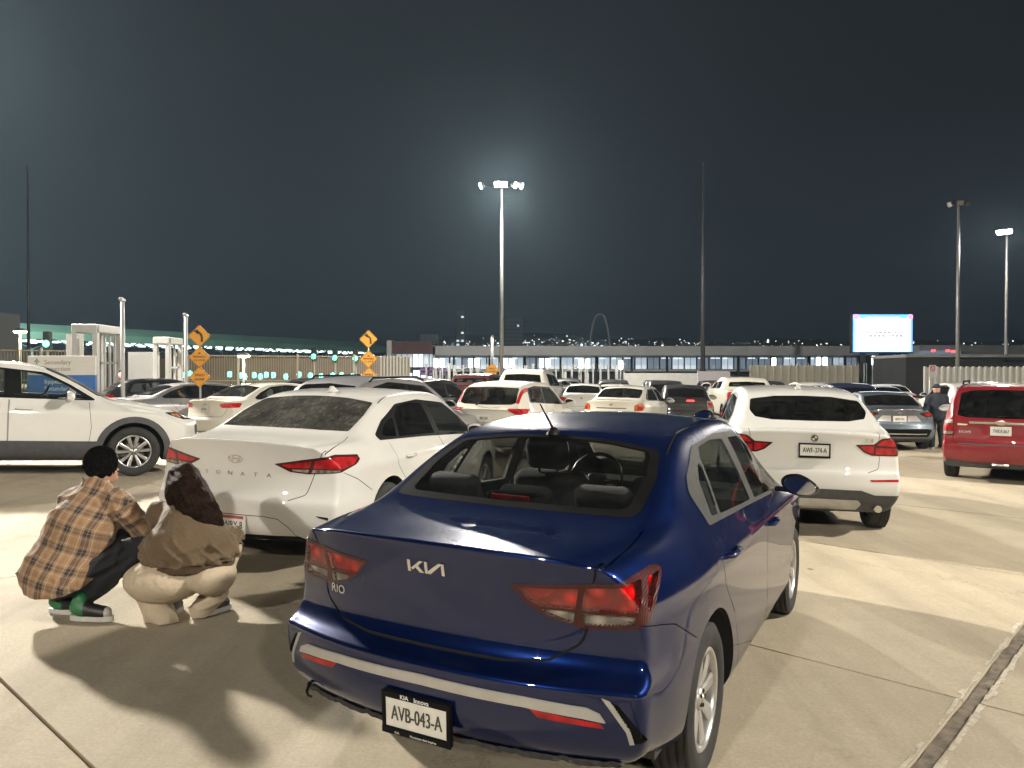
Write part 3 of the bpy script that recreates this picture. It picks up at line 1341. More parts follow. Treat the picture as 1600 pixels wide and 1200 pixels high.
def door_mirror(name, parent, p, side, material, s=1.0, glassy=True):
    """side mirror: shell, arm and glass; p is the root on the door, side +1 left / -1 right"""
    bm = bmesh.new()
    r = bmesh.ops.create_uvsphere(bm, u_segments=20, v_segments=12, radius=1)
    for v in r['verts']:
        x, y, z = v.co
        xx = x * .085 if x > 0 else x * .028           # flat towards the driver, bulged ahead
        taper = 1 - .28 * max(0, y)
        v.co = Vector((xx * s, (y * .135 + .17) * s * side, (z * .082 * taper + .045 - .02 * y) * s)) + Vector(p)
    for f in bm.faces:
        f.smooth = True
    M = Matrix.Rotation(radians(0), 3, 'Z')
    vs = add_box(bm, (p[0] + .02, p[1] + side * .04 * s, p[2] + .005), (.07 * s, .10 * s, .035 * s), None, .012, 2, 1)
    o = bm_obj(name, bm, [material, M_BLACK], parent)
    bm = bmesh.new()
    ring = [bm.verts.new((p[0] - .031 * s, p[1] + side * (.17 + .112 * cos(t)) * s, p[2] + (.043 + .062 * sin(t) - .015 * cos(t)) * s)) for t in [2 * pi * k / 24 for k in range(24)]]
    bm.faces.new(ring)
    ring2 = [bm.verts.new(v.co + Vector((.012, 0, 0))) for v in ring]
    for k in range(24):
        bm.faces.new((ring[k], ring[(k + 1) % 24], ring2[(k + 1) % 24], ring2[k]))
    bm_obj('mirror_glass', bm, M_MIRROR, o)
    return o


def door_handle(name, sk, parent, x, z, side, material, ln=.19):
    """pull handle standing off the door over a shallow cup"""
    h, n = sk.hit((x, 2.0, z), (0, -1, 0))
    if h is None:
        return
    y = h.y
    bm = bmesh.new()
    add_tube(bm, [(x - ln / 2, side * (y - .004), z), (x - ln / 2 + .018, side * (y + .022), z + .002), (x, side * (y + .030), z + .004), (x + ln / 2 - .018, side * (y + .022), z + .002), (x + ln / 2, side * (y - .004), z)],
             [.013, .015, .015, .015, .013], 8)
    bm_obj(name, bm, material, parent, smooth=True)


def place_on_ground(o, loc, heading, ax=1.0, wb=2.6, tr=.75):
    fw = Vector((sin(heading), cos(heading), 0))
    lf = Vector((-cos(heading), sin(heading), 0))
    P = Vector((loc[0], loc[1], 0))

    def g(a, b):
        q = P + fw * a + lf * b
        return Vector((q.x, q.y, ground_z(q.x, q.y)))
    rl, rr, fl, fr_ = g(ax, tr), g(ax, -tr), g(ax + wb, tr), g(ax + wb, -tr)
    X = ((fl + fr_) - (rl + rr)).normalized()
    Y = ((rl + fl) - (rr + fr_)).normalized()
    Z = X.cross(Y).normalized()
    Y = Z.cross(X)
    c = (rl + rr + fl + fr_) / 4
    org = c - X * (ax + wb / 2)
    o.matrix_world = Matrix(((X.x, Y.x, Z.x, org.x), (X.y, Y.y, Z.y, org.y), (X.z, Y.z, Z.z, org.z), (0, 0, 0, 1)))


def build_car(name, sp, loc, heading, level=2, interior=True, detail=True):
    """heading: angle to the right of straight ahead. Returns (root, skin)"""
    co, fs, nr = body_surface(sp, level)
    root = empty(name)
    place_on_ground(root, loc, heading, sp['rear_axle'], sp['wb'])
    sk = Skin(co, fs, nr)
    L = sp['L']
    R = sp['R']
    # wheel arches
    arch_pts = []
    for wx in (sp['rear_axle'], sp['rear_axle'] + sp['wb']):
        ra = sp.get('arch_r', R + .055)
        poly = [(wx + ra * cos(t), R + .01 + ra * sin(t) * 1.0) for t in [2 * pi * k / 36 for k in range(36)]]
        sk.cut(poly, PY, lambda c, n: c.y > .35 and n.y > -.9, 'arch')
        arch_pts.append((wx, ra))
    return root, sk


def finish_car(root, sk, sp, paintm, interior=True, cabin=(1.0, 3.2), lining=None, seats=True):
    """common pieces: body, lining, wells, wheels, cabin"""
    body_regions = ['body']
    V, F, N = sk.extract(['body'])
    V, F, N = mirror_join(V, F, N)
    mi = []
    for f in F:
        c = sum((V[i] for i in f), Vector()) / len(f)
        nn = sum((N[i] for i in f), Vector())
        mi.append(1 if (c.z < sp['rows'][0][3] + .06 and nn.z < -.5 * len(f)) else 0)
    # gap floors
    Vs, Fs, Ns = sk.extract(['seam'])
    if Fs:
        Vs = [v - n * .007 for v, n in zip(Vs, Ns)]
        Vs, Fs, Ns = mirror_join(Vs, Fs, Ns, weld=False)
        k = len(V)
        V = V + Vs
        N = N + Ns
        F = F + [[i + k for i in f] for f in Fs]
        mi += [2] * len(Fs)
    body = mesh_obj('body', V, F, [paintm, M_UNDER, M_SEAM], root, normals=N, midx=mi)
    # inner skin so that the cabin is closed and dark inside
    V, F, N = sk.extract([r for r in sk.regions if r in sp['painted'] or r == 'body' or r == 'seam'])
    zf = sp.get('lining_z', .55)
    F = [f for f in F if all(V[i].z > zf for i in f)]
    V = [v - n * .022 for v, n in zip(V, N)]
    V, F, N = mirror_join(V, F, N, weld=False)
    top_z = max(v.z for v in V)
    mi = [1 if sum(V[i].z for i in f) / len(f) > top_z - .22 else 0 for f in F]
    used = sorted({i for f in F for i in f})
    mp = {u: i for i, u in enumerate(used)}
    mesh_obj('cabin_lining', [V[i] for i in used], [[mp[i] for i in f[::-1]] for f in F], [M_TRIM, M_LINER], root, midx=mi, smooth=True)
    # wheels and wells
    R = sp['R']
    tw = sp.get('tyre_w', .2)
    for q, wx in enumerate((sp['rear_axle'], sp['rear_axle'] + sp['wb'])):
        ra = sp.get('arch_r', R + .055)
        yo = tab(sp['W'], wx)
        for side in (1, -1):
            bm = bmesh.new()
            a, b = [], []
            for k in range(25):
                t = -0.25 + (pi + .5) * k / 24
                x, z = wx + (ra + .002) * cos(t), max(.17, R + .01 + (ra + .002) * sin(t))
                h, n = sk.hit((x, 2.0, z), (0, -1, 0))
                y = (h.y if h is not None and h.y > .3 else yo) - .002
                a.append(bm.verts.new((x, side * y, z)))
                b.append(bm.verts.new((x, side * (y - .30), z)))
            for k in range(24):
                bm.faces.new((a[k], a[k + 1], b[k + 1], b[k]))
            bm.faces.new(b)
            bm_obj('wheel_well', bm, M_UNDER, root)
            add_wheel(root, wx, side * (yo - sp.get('wheel_in', .02)), R, tw, sp['rim_r'], sp['rim'], sp.get('rim_mat', M_SILVER), spin=random.uniform(0, 6), steer=sp.get('steer', 0) if q else 0)
    if interior:
        x0, x1 = cabin
        bm = bmesh.new()
        w = tab(sp['W'], 2.0) - .10
        add_box(bm, ((x0 + x1) / 2, 0, .32), (x1 - x0 + 1.0, w * 2, .10))
        bm_obj('cabin_floor', bm, M_TRIM, root)
        fz = sp.get('seat_z', .27)
        fx = sp.get('seat_x', x0 + 1.25)
        for s in (1, -1):
            o = bpy.data.objects.new('front_seat', seat_mesh())
            link(o, root).location = (fx, s * .37, fz)
        bm = bmesh.new()
        rx = sp.get('rear_seat_x', fx - .85)
        add_box(bm, (rx + .05, 0, fz + .20), (.50, 1.25, .20), None, .05, 2)
        Rr = Matrix.Rotation(radians(-24), 3, 'Y')
        add_box(bm, (rx - .30, 0, fz + .52), (.15, 1.25, .62), Rr, .05, 3)
        bm_obj('rear_bench', bm, M_CLOTH, root, smooth=True, autosmooth=40)
        for s in (-.38, 0, .38):
            bm = bmesh.new()
            add_box(bm, (rx - .47, s, fz + .86 - (.03 if s == 0 else 0)), (.10, .27, .17), Rr, .045, 3)
            bm_obj('headrest', bm, M_CLOTH, root, smooth=True, autosmooth=40)
        # dashboard and wheel
        dx = sp.get('dash_x', x1 - .1)
        dz = sp.get('dash_z', .86)
        bm = bmesh.new()
        prof = [(-.30, .0), (-.30, .20), (-.22, .26), (-.02, .27), (.42, .22), (.45, 0)]
        Mm = Matrix(((1, 0, 0, dx), (0, 0, 1, 0), (0, 1, 0, dz - .25), (0, 0, 0, 1)))
        prism_bm(bm, prof, Mm, -(w - .08), (w - .08))
        bm_obj('dashboard', bm, M_TRIM, root)
        o = bpy.data.objects.new('steering_wheel', steering_mesh())
        link(o, root)
        o.location = (dx - .42, .37, dz + sp.get('sw_dz', .03))
        o.rotation_euler = (0, radians(22), 0)
    return body


def plate_on(sk, root, name, x_from, y, z, w, h, material, texts, frame=None, tilt=0.0, dirx=1, fr_t=.018, frame_h=None):
    """number plate standing on the skin; texts: (string, size, du, dv, material, xs)"""
    hit, n = sk.hit((x_from, y, z), (dirx, 0, 0))
    px = (hit.x if hit is not None else 0) - dirx * .014
    hits = [sk.hit((x_from, y + a * w / 2, z + b * h / 2), (dirx, 0, 0))[0] for a in (-1, 1) for b in (-1, 1)]
    hits = [q.x for q in hits if q is not None]
    if hits:
        px = (min(hits + [px]) if dirx > 0 else max(hits + [px])) - dirx * .010
    R = Matrix.Rotation(tilt, 3, 'Y')
    e = empty(name, (px, y, z), 0, root)
    e.rotation_euler = (0, tilt, 0)
    bm = bmesh.new()
    add_box(bm, (0, 0, 0), (.004, w, h), None, .0015, 1)
    bm_obj('plate_panel', bm, material, e)
    if frame is not None:
        fh = frame_h or (.016, .016)
        bm = bmesh.new()
        add_box(bm, (.0095, 0, 0), (.012, w + 2 * fr_t - .004, h + fh[0] + fh[1] - .012), None, .003, 1)
        add_box(bm, (-.004, 0, h / 2 + fh[0] / 2 - .004), (.010, w + 2 * fr_t, fh[0]), None, .003, 1)
        add_box(bm, (-.004, 0, -h / 2 - fh[1] / 2 + .004), (.010, w + 2 * fr_t, fh[1]), None, .003, 1)
        for s in (-1, 1):
            add_box(bm, (-.0045, s * (w / 2 + fr_t / 2 - .002), 0), (.010, fr_t, h + .004), None, .003, 1)
        for v in bm.verts:
            v.co.z += 0
        bm_obj('plate_frame', bm, frame, e)
    for (s, size, du, dv, m, xsc, dep) in texts:
        # seen from behind the left of the word is on the +y side
        Mt = Matrix(((0, 0, -1, -.003 - dep), (-1, 0, 0, du), (0, 1, 0, dv), (0, 0, 0, 1)))
        flat_text('lettering', s, size, Mt, m, e, xs=xsc, bold=size * .045)
    return e
# ------------------------------------------------------------------ the dark blue sedan
A35 = radians(35)
PC = (Vector((sin(A35), cos(A35), 0)), Vector((0, 0, 1)))      # seen from the rear left corner
ANY = lambda c, n: True


def sedan_spec():
    return dict(
        L=4.385, R=.315, rim_r=.215, rim='cover', rear_axle=.93, wb=2.59, tyre_w=.195, arch_r=.372,
        xs=[0, .09, .30, .60, .90, 1.20, 1.45, 2.0, 2.5, 2.85, 3.2, 3.55, 3.8, 4.1, 4.28, 4.385],
        W=[(0, .79), (.3, .825), (.95, .858), (1.6, .86), (2.8, .86), (3.5, .857), (4.0, .83), (4.385, .74)],
        rows=[(.315, .12, .09, .20, .10, .22, .10, .12), (.37, .045, .015, .28, .02, .30, .03, .03), (.47, .012, .0, .42, .0, .45, .0, .0),
              (.600, .0, -.004, .56, .0, .56, .0, .0), (.660, .085, .012, .70, .004, .64, .0, .0), (.86, .075, .030, .865, .008, .72, .03, .03)],
        lip_x=.035, nose_x=.12, plan_r=.19, plan_f=.40,
        belt_z=[(0, 1.0), (.3, 1.015), (.9, 1.02), (1.6, .995), (2.5, .958), (3.3, .935), (3.9, .86), (4.385, .70)],
        belt_y=[(0, .665), (.3, .715), (.9, .765), (1.6, .785), (2.8, .785), (3.4, .77), (4.0, .70), (4.385, .60)],
        rail_y=[(0, .53), (.3, .60), (.6, .635), (.9, .632), (1.2, .60), (1.45, .575), (2.4, .58), (2.9, .60), (3.4, .66), (3.7, .60), (4.1, .5), (4.385, .42)],
        rail_z=[(0, 1.025), (.3, 1.05), (.6, 1.085), (.9, 1.205), (1.2, 1.325), (1.45, 1.382), (2.0, 1.415), (2.5, 1.385), (2.85, 1.25), (3.2, 1.08), (3.55, .965), (3.8, .94), (4.1, .86), (4.385, .71)],
        top=[(0, 1.045), (.09, 1.052), (.30, 1.068), (.60, 1.092), (.90, 1.235), (1.20, 1.382), (1.45, 1.428), (2.0, 1.46), (2.5, 1.44), (2.85, 1.33), (3.2, 1.15), (3.55, .985), (3.8, .965), (4.1, .88), (4.28, .79), (4.385, .71)],
        crease=[('r', 6, .55), ('r', 3, .65), ('s', 5, .35)], bulge=.012,
        painted=['trunk_lid', 'rear_bumper', 'rear_door', 'front_door'], dash_x=3.1, dash_z=.93, seat_x=2.30, seat_z=.25, rear_seat_x=1.32)


def reflector_mat():
    m = bpy.data.materials.new('lamp_reflector')
    m.use_nodes = True
    nt = m.node_tree
    b = nt.nodes['Principled BSDF']
    b.inputs['Metallic'].default_value = .2
    b.inputs['Roughness'].default_value = .3
    tc = nt.nodes.new('ShaderNodeTexCoord')
    v = nt.nodes.new('ShaderNodeTexVoronoi')
    v.inputs['Scale'].default_value = 15
    nt.links.new(tc.outputs['Object'], v.inputs['Vector'])
    r = nt.nodes.new('ShaderNodeValToRGB')
    r.color_ramp.elements[0].color = (.95, .93, .9, 1)
    r.color_ramp.elements[0].position = .12
    r.color_ramp.elements[1].color = (.30, .29, .28, 1)
    r.color_ramp.elements[1].position = .55
    nt.links.new(v.outputs['Distance'], r.inputs[0])
    nt.links.new(r.outputs[0], b.inputs['Base Color'])
    bp = nt.nodes.new('ShaderNodeBump')
    bp.inputs['Strength'].default_value = 1.0
    bp.inputs['Distance'].default_value = .02
    nt.links.new(v.outputs['Distance'], bp.inputs['Height'])
    nt.links.new(bp.outputs[0], b.inputs['Normal'])
    return m


def blue_sedan():
    sp = sedan_spec()
    P = paint('deep_blue_paint', (.0024, .0095, .058), metal=.55, rough=.24, dirt=.015, spec=.0)
    root, sk = build_car('parked_car', sp, (-.344, 2.81), .479, level=3)
    rear = lambda c, n: c.x < .45
    topc = lambda c, n: n.z > .25 and c.z > .98
    sidec = lambda c, n: n.y > .25
    # trunk lid: rear face then deck
    lid = [(-.1, .652), (.30, .655), (.46, .672, .05), (.565, .735, .07), (.585, .80), (.607, .94), (.628, 1.02), (.64, 1.2), (-.1, 1.2)]
    lidr = rounded(lid, .0, 4)
    sk.cut([(-.1, 1.0), (-.1, -.1), (.50, -.1), (.535, .2), (.57, .45), (.585, .645), (.40, .65), (.2, .650), (.07, .64), (.0, .63), (-.1, .63)], PZ, lambda c, n: c.z > .95 and c.x < .62 and n.z > .2, 'trunk_lid')
    sk.cut(lidr, PX, lambda c, n: c.x < .30 and n.x < .35, 'trunk_lid')
    # bumper
    sk.cut([(-.2, .1), (.68, .1), (.68, .655), (.45, .765), (.20, .815), (.13, .79), (.10, .655), (-.2, .655)], PY, lambda c, n: True, 'rear_bumper', ['body'])
    # doors
    rd = rounded([(2.205, .26, .02), (1.46, .27, .06), (1.40, .40, .2), (1.30, .60, .1), (1.12, .76, .1), (1.06, .90, .05), (1.04, 1.04, .02), (1.3, 1.42, .02), (2.15, 1.42, .02), (2.2, .93, .05)], .02, 4)
    fd = rounded([(2.212, .26, .02), (3.12, .25, .06), (3.20, .60, .1), (3.22, .92, .05), (2.75, 1.42, .02), (2.16, 1.42, .02), (2.207, .93, .05)], .02, 4)
    sk.cut(rd, PY, lambda c, n: n.y > .3 and c.y > .4 and c.z < 1.36, 'rear_door', ['body'])
    sk.cut(fd, PY, lambda c, n: n.y > .3 and c.y > .4 and c.z < 1.36, 'front_door', ['body'])
    # side glass
    dlo = rounded([(1.125, 1.012, .03), (1.9, .990, .3), (3.24, .935, .02), (3.16, 1.02, .1), (2.85, 1.215, .3), (2.45, 1.355, .3), (1.9, 1.372, .4), (1.42, 1.335, .25), (1.13, 1.22, .08), (1.055, 1.16, .05)], .02, 5)
    sidew = lambda c, n: n.y > .3 and c.y > .35 and c.z > .9
    sk.cut(dlo, PY, sidew, 'window_surround')
    sk.cut(rounded([(1.37, 1.03, .012), (2.08, 1.003, .012), (2.03, 1.335, .012), (1.80, 1.347, .1), (1.52, 1.325, .05), (1.455, 1.28, .03)], .02, 4), PY, sidew, 'rear_door_window', ['window_surround'])
    sk.cut(rounded([(1.215, 1.04, .012), (1.335, 1.033, .01), (1.415, 1.262, .02), (1.36, 1.255, .03), (1.255, 1.185, .05)], .02, 4), PY, sidew, 'quarter_window', ['window_surround'])
    sk.cut(rounded([(2.205, .998, .012), (3.10, .958, .012), (2.83, 1.19, .2), (2.46, 1.327, .1), (2.165, 1.335, .012)], .02, 4), PY, sidew, 'front_door_window', ['window_surround'])
    # rear glass and windscreen
    g = rounded([(.60, -.3), (.60, .0, 0), (.612, .3, .2), (.640, .595, .075), (.93, .588, .2), (1.15, .535, .06), (1.185, .3, .3), (1.19, 0, 0), (1.19, -.3)], .0, 5)
    sk.cut(g, PZ, lambda c, n: c.z > 1.0 and c.x < 1.4 and n.z > .3, 'rear_window_border')
    g2 = rounded([(.655, -.3), (.655, .0, 0), (.665, .28, .2), (.690, .535, .06), (.93, .540, .2), (1.125, .497, .05), (1.155, .28, .3), (1.16, 0, 0), (1.16, -.3)], .0, 5)
    sk.cut(g2, PZ, lambda c, n: c.z > 1.0 and c.x < 1.4 and n.z > .3, 'rear_window', ['rear_window_border'])
    w = rounded([(2.72, -.3), (2.72, 0, 0), (2.76, .45, .1), (2.80, .53, .05), (3.38, .63, .06), (3.47, .35, .2), (3.50, 0, 0), (3.50, -.3)], .0, 5)
    sk.cut(w, PZ, lambda c, n: c.z > .9 and n.z > .2, 'windscreen')
    # lamps
    tl = rounded([(.305, .928, .004), (.42, .936, .1), (.56, .952, .1), (.70, .966, .1), (.82, .985, .03), (.885, .968, .02), (.785, .825, .03), (.720, .795, .04), (.56, .790, .1), (.43, .822, .06), (.37, .86, .05)], .02, 4)
    lampc = lambda c, n: c.x < .5 and n.x < .55
    sk.cut(tl, PC, lampc, 'lamp_shell')
    sk.cut(rounded([(.325, .918, .004), (.42, .924), (.532, .934), (.527, .855), (.41, .858), (.37, .872)], .008, 3), PC, lampc, 'lamp_red_inner', ['lamp_shell'])
    sk.cut(rounded([(.405, .850), (.526, .848), (.522, .803), (.44, .826)], .006, 3), PC, lampc, 'lamp_clear_inner', ['lamp_shell'])
    sk.cut(rounded([(.552, .937), (.70, .950, .1), (.765, .955), (.735, .852), (.547, .853)], .008, 3), PC, lampc, 'lamp_red_outer', ['lamp_shell'])
    sk.cut(rounded([(.547, .845), (.732, .844), (.715, .808, .02), (.56, .800)], .008, 3), PC, lampc, 'lamp_clear_outer', ['lamp_shell'])
    sk.cut(rounded([(.795, .950), (.862, .962), (.782, .848), (.770, .852)], .006, 3), PC, lampc, 'lamp_side', ['lamp_shell'])
    # bumper trims
    rc = lambda c, n: c.x < .35
    sk.cut([(-.1, .538), (.40, .528), (.60, .512), (.672, .502), (.655, .530), (.615, .548), (.40, .562), (-.1, .574)], PX, rc, 'moulding')
    sk.cut([(.425, .520), (.655, .494), (.668, .478), (.45, .494)], PX, rc, 'reflector')
    sk.cut(rounded([(.628, .575), (.652, .565), (.735, .470, .01), (.775, .432, .01), (.715, .428, .01), (.70, .47)], .004, 3), PC, lambda c, n: c.x < .6, 'air_slot')
    sk.cut([(.60, .585), (.628, .575), (.70, .47), (.715, .428), (.70, .425), (.685, .47)], PC, lambda c, n: c.x < .6, 'slot_edge')
    # gaps
    sk.seam([(-.05, .655)] + lidr[:-2][1:], PX, lambda c, n: c.x < .30 and n.x < .35, .009, only=['trunk_lid', 'rear_bumper', 'body'])
    sk.seam([(.055, .637), (.2, .650), (.40, .65), (.575, .645)], PZ, topc, .005, only=['trunk_lid', 'body'])
    sk.seam([(.20, .815), (.45, .765), (.67, .655)], PY, sidec, .004)
    sk.seam(rd[:-1], PY, lambda c, n: n.y > .3 and c.z < 1.01, .005, closed=True, only=['body', 'rear_door', 'front_door'])
    sk.seam(fd[:-1], PY, lambda c, n: n.y > .3 and c.z < 1.01, .005, closed=True, only=['body', 'rear_door', 'front_door'])
    sk.seam([(3.6, .02), (3.62, .4), (3.58, .66)], PZ, lambda c, n: n.z > .5, .005)
    # roof channel lines
    sk.seam([(1.13, .575), (1.45, .535), (2.0, .535), (2.5, .55), (2.74, .565)], PZ, lambda c, n: n.z > .3 and c.z > 1.2, .012, only=['body'])

    G_LRED = glass('red_lamp_skin', (.95, .05, .055), .008)
    G_LCLR = glass('clear_lamp_skin', (.85, .80, .76), .01)
    M_REFL = reflector_mat()
    G_HERO = glass('cabin_glass', (.80, .84, .82), .012)
    emit_part(sk, 'trunk_lid', 'trunk_lid', P, root, split=False)
    emit_part(sk, 'rear_bumper', 'rear_bumper', P, root, split=False)
    emit_part(sk, 'rear_door', 'rear_door', P, root)
    emit_part(sk, 'front_door', 'front_door', P, root)
    M_SUR = mat('window_surround_grey', (.045, .045, .044), .6, spec=.2, noise=.15)
    emit_part(sk, 'window_surround', 'window_surround', M_SUR, root, .002, .01)
    emit_part(sk, 'rear_door_window', 'rear_door_window', G_HERO, root)
    emit_part(sk, 'quarter_window', 'quarter_window', G_HERO, root)
    emit_part(sk, 'front_door_window', 'front_door_window', G_HERO, root)
    emit_part(sk, 'rear_window_border', 'rear_window_border', M_BLACK, root, .001, .008, split=False)
    emit_part(sk, 'rear_window', 'rear_window', glass('rear_glass', (.90, .92, .91), .010), root, split=False)
    emit_part(sk, 'windscreen', 'windscreen', G_CLEAR, root, split=False)
    shells = emit_part(sk, 'lamp_shell', 'tail_light', M_LDARK, root, .004, .02)
    for r in ('lamp_red_inner', 'lamp_clear_inner', 'lamp_red_outer', 'lamp_clear_outer', 'lamp_side'):
        for q, o in enumerate(emit_part(sk, r, 'lamp_reflector', M_REFL, root, -.022, .0)):
            o.parent = shells[q]
    for r, m in (('lamp_red_inner', G_LRED), ('lamp_clear_inner', G_LCLR), ('lamp_red_outer', G_LRED), ('lamp_clear_outer', G_LCLR), ('lamp_side', G_LRED)):
        for q, o in enumerate(emit_part(sk, r, 'lens', m, root, .002, .01)):
            o.parent = shells[q]
    emit_part(sk, 'moulding', 'bumper_moulding', mat('satin_silver', (.40, .39, .37), .38, .35, coat=.2, noise=.06), root, .010, .01, split=False)
    emit_part(sk, 'reflector', 'reflector', M_LRED, root, .003, .01)
    emit_part(sk, 'air_slot', 'air_slot', M_BLACK, root, -.012, .0)
    emit_part(sk, 'slot_edge', 'air_slot_edge', mat('dull_silver', (.42, .42, .40), .4, .5, noise=.1), root, .003, .01)
    body = finish_car(root, sk, sp, P, True, (.9, 3.3))
    # torn lower edge of the bumper with broken clips
    rnd = random.Random(3)
    bm = bmesh.new()
    prev = None
    for k in range(61):
        y = .70 - 1.40 * k / 60
        h, n = sk.hit((-1, y, .345), (1, 0, 0))
        if h is None:
            continue
        zz = .322 + rnd.uniform(-.003, .003) + (.006 if k % 7 == 3 else 0)
        q = [bm.verts.new((h.x - .003 + rnd.uniform(-.002, .002), y, zz + .018)), bm.verts.new((h.x - .005, y, zz)), bm.verts.new((h.x + .03, y, zz - rnd.uniform(.0, .008))), bm.verts.new((h.x + .05, y, zz + .03))]
        if prev:
            for a in range(3):
                bm.faces.new((prev[a], prev[a + 1], q[a + 1], q[a]))
        prev = q
    bm_obj('bumper_lower_lip', bm, mat('torn_black_plastic', (.012, .012, .014), .35, noise=.4, nscale=30, bump=.4, bscale=80), root)
    for y, s in ((.655, .35),):
        h, n = sk.hit((-1, y, .40), (1, 0, 0))
        bm = bmesh.new()
        add_tube(bm, [(h.x + .02, y, .36), (h.x - .01, y - .01, .335), (h.x - .005, y - .04 * s, .315), (h.x + .0, y - .075 * s, .312), (h.x - .015, y - .095 * s, .322)], [.008, .007, .006, .005, .003], 6)
        bm_obj('broken_clip', bm, M_BLACK, root)
    # maker's letters: slanted joined strokes, and the model name
    K = [[(-.082, -.024), (-.069, -.024), (-.069, .024), (-.082, .024)],
         [(-.069, -.010), (-.026, .024), (-.010, .024), (-.060, -.016)],
         [(-.050, -.002), (-.030, -.024), (-.010, -.024), (-.039, .007)],
         [(-.006, -.024), (.006, -.024), (.006, .024), (-.006, .024)],
         [(.006, -.024), (.018, -.024), (.066, .018), (.066, .024), (.056, .024), (.006, -.014)],
         [(.066, -.024), (.078, -.024), (.078, .024), (.066, .024)]]
    v, f = multi_poly(K)
    M_EMB = mat('emblem_silver', (.72, .71, .68), .25, .8, noise=.05)
    decal(sk, 'emblem', [(a * 1.02, b * .95) for a, b in v], f, (-1, .022, .945), (0, -1, 0), (0, 0, 1), (1, 0, 0), M_EMB, root, .006, .003)
    v, f = text_mesh('RIO', .050)
    decal(sk, 'model_badge', [(a * 1.05, b) for a, b in v], f, (-1, .50, .765), (0, -1, 0), (0, 0, 1), (1, 0, 0), M_EMB, root, .004, .003)
    # number plate in its dealer frame
    Mw = mat('frame_print', (.75, .75, .72), .5, noise=.05)
    plate_on(sk, root, 'number_plate', -1, .02, .405, .272, .118, M_PLATE,
             [('AVB-043-A', .080, 0, -.027, M_PLATETXT, .60, 0), ('Innova', .026, -.03, .061, Mw, .95, .008), ('KIA', .024, .045, .062, Mw, 1.0, .008),
              ('Movement that inspires', .012, -.035, -.075, Mw, 1.0, .008), ('KIA', .012, .08, -.075, Mw, 1.1, .008)],
             M_BLACK, tilt=radians(-4), frame_h=(.026, .028), fr_t=.016)
    # parcel shelf, high brake lamp, roof aerial
    bm = bmesh.new()
    prism_bm(bm, [(.66, -.60), (1.06, -.60), (1.06, .60), (.66, .60)], Matrix.Identity(4), 1.028, 1.045)
    bm_obj('parcel_shelf', bm, mat('shelf_felt', (.17, .165, .155), .95, noise=.2), root)
    bm = bmesh.new()
    add_box(bm, (.765, .02, 1.112), (.08, .27, .05), None, .02, 3)
    o = bm_obj('high_brake_light', bm, M_BLACK, root, smooth=True)
    bm = bmesh.new()
    add_box(bm, (.722, .02, 1.120), (.014, .19, .026), None, .006, 3)
    bm_obj('lens', bm, M_LRED, o)
    ar = empty('roof_aerial', (0, 0, 0), 0, root)
    h, n = sk.hit((1.20, .03, 3), (0, 0, -1))
    bm = bmesh.new()
    add_lathe(bm, [(.040, -.004), (.034, .010), (.022, .022), (.012, .032), (.001, .034)], 16, 'z', 0, Matrix.Translation(h) @ Matrix.Diagonal((1.5, .8, 1, 1)))
    add_tube(bm, [h + Vector((0, 0, .02)), h + Vector((-.10, .03, .15))], [.006, .0035], 8)
    bm_obj('aerial_mast', bm, M_BLACK, ar)
    for s in (1, -1):
        door_mirror('door_mirror', root, (2.86, s * .795, .965), s, P if s > 0 else M_LBLACK, .86)
        door_handle('door_handle', sk, root, 1.27, .875, s, P)
        door_handle('door_handle', sk, root, 2.36, .845, s, P)
    # phone on the windscreen
    bm = bmesh.new()
    add_box(bm, (3.02, .10, 1.02), (.012, .075, .145), Matrix.Rotation(radians(-12), 3, 'Y'), .008, 2)
    bm_obj('phone_holder', bm, M_BLACK, root)
    tag(root, 'dark blue sedan with a dealer plate frame and torn rear bumper, nearest to the viewer', 'car', 'cars waiting in line')
    return root


blue_sedan()
# ------------------------------------------------------------------ the other cars
ONC = lambda c, n: c.x < .55 and n.x < .6
TOPR = lambda c, n: n.z > .15 and c.z > .95 and c.x < 1.9
SIDEW = lambda c, n: n.y > .25 and c.y > .3 and c.z > .85


def scale_spec(sp, L, w, H):
    kx, ky, kz = L / sp['L'], w / max(p[1] for p in sp['W']), H / max(p[1] for p in sp['top'])
    o = dict(sp)
    o['L'] = L
    o['xs'] = [x * kx for x in sp['xs']]
    for k in ('W', 'belt_y', 'rail_y'):
        o[k] = [(x * kx, y * ky) for x, y in sp[k]]
    for k in ('belt_z', 'rail_z', 'top'):
        o[k] = [(x * kx, z * kz) for x, z in sp[k]]
    o['rows'] = [(a * kz, b, c, d * kz, e, f * kz, g, h) for a, b, c, d, e, f, g, h in sp['rows']]
    for k in ('rear_axle', 'wb', 'dash_x', 'seat_x', 'rear_seat_x'):
        if k in sp:
            o[k] = sp[k] * kx
    o['dash_z'] = sp.get('dash_z', .9) * kz
    return o, (kx, ky, kz)


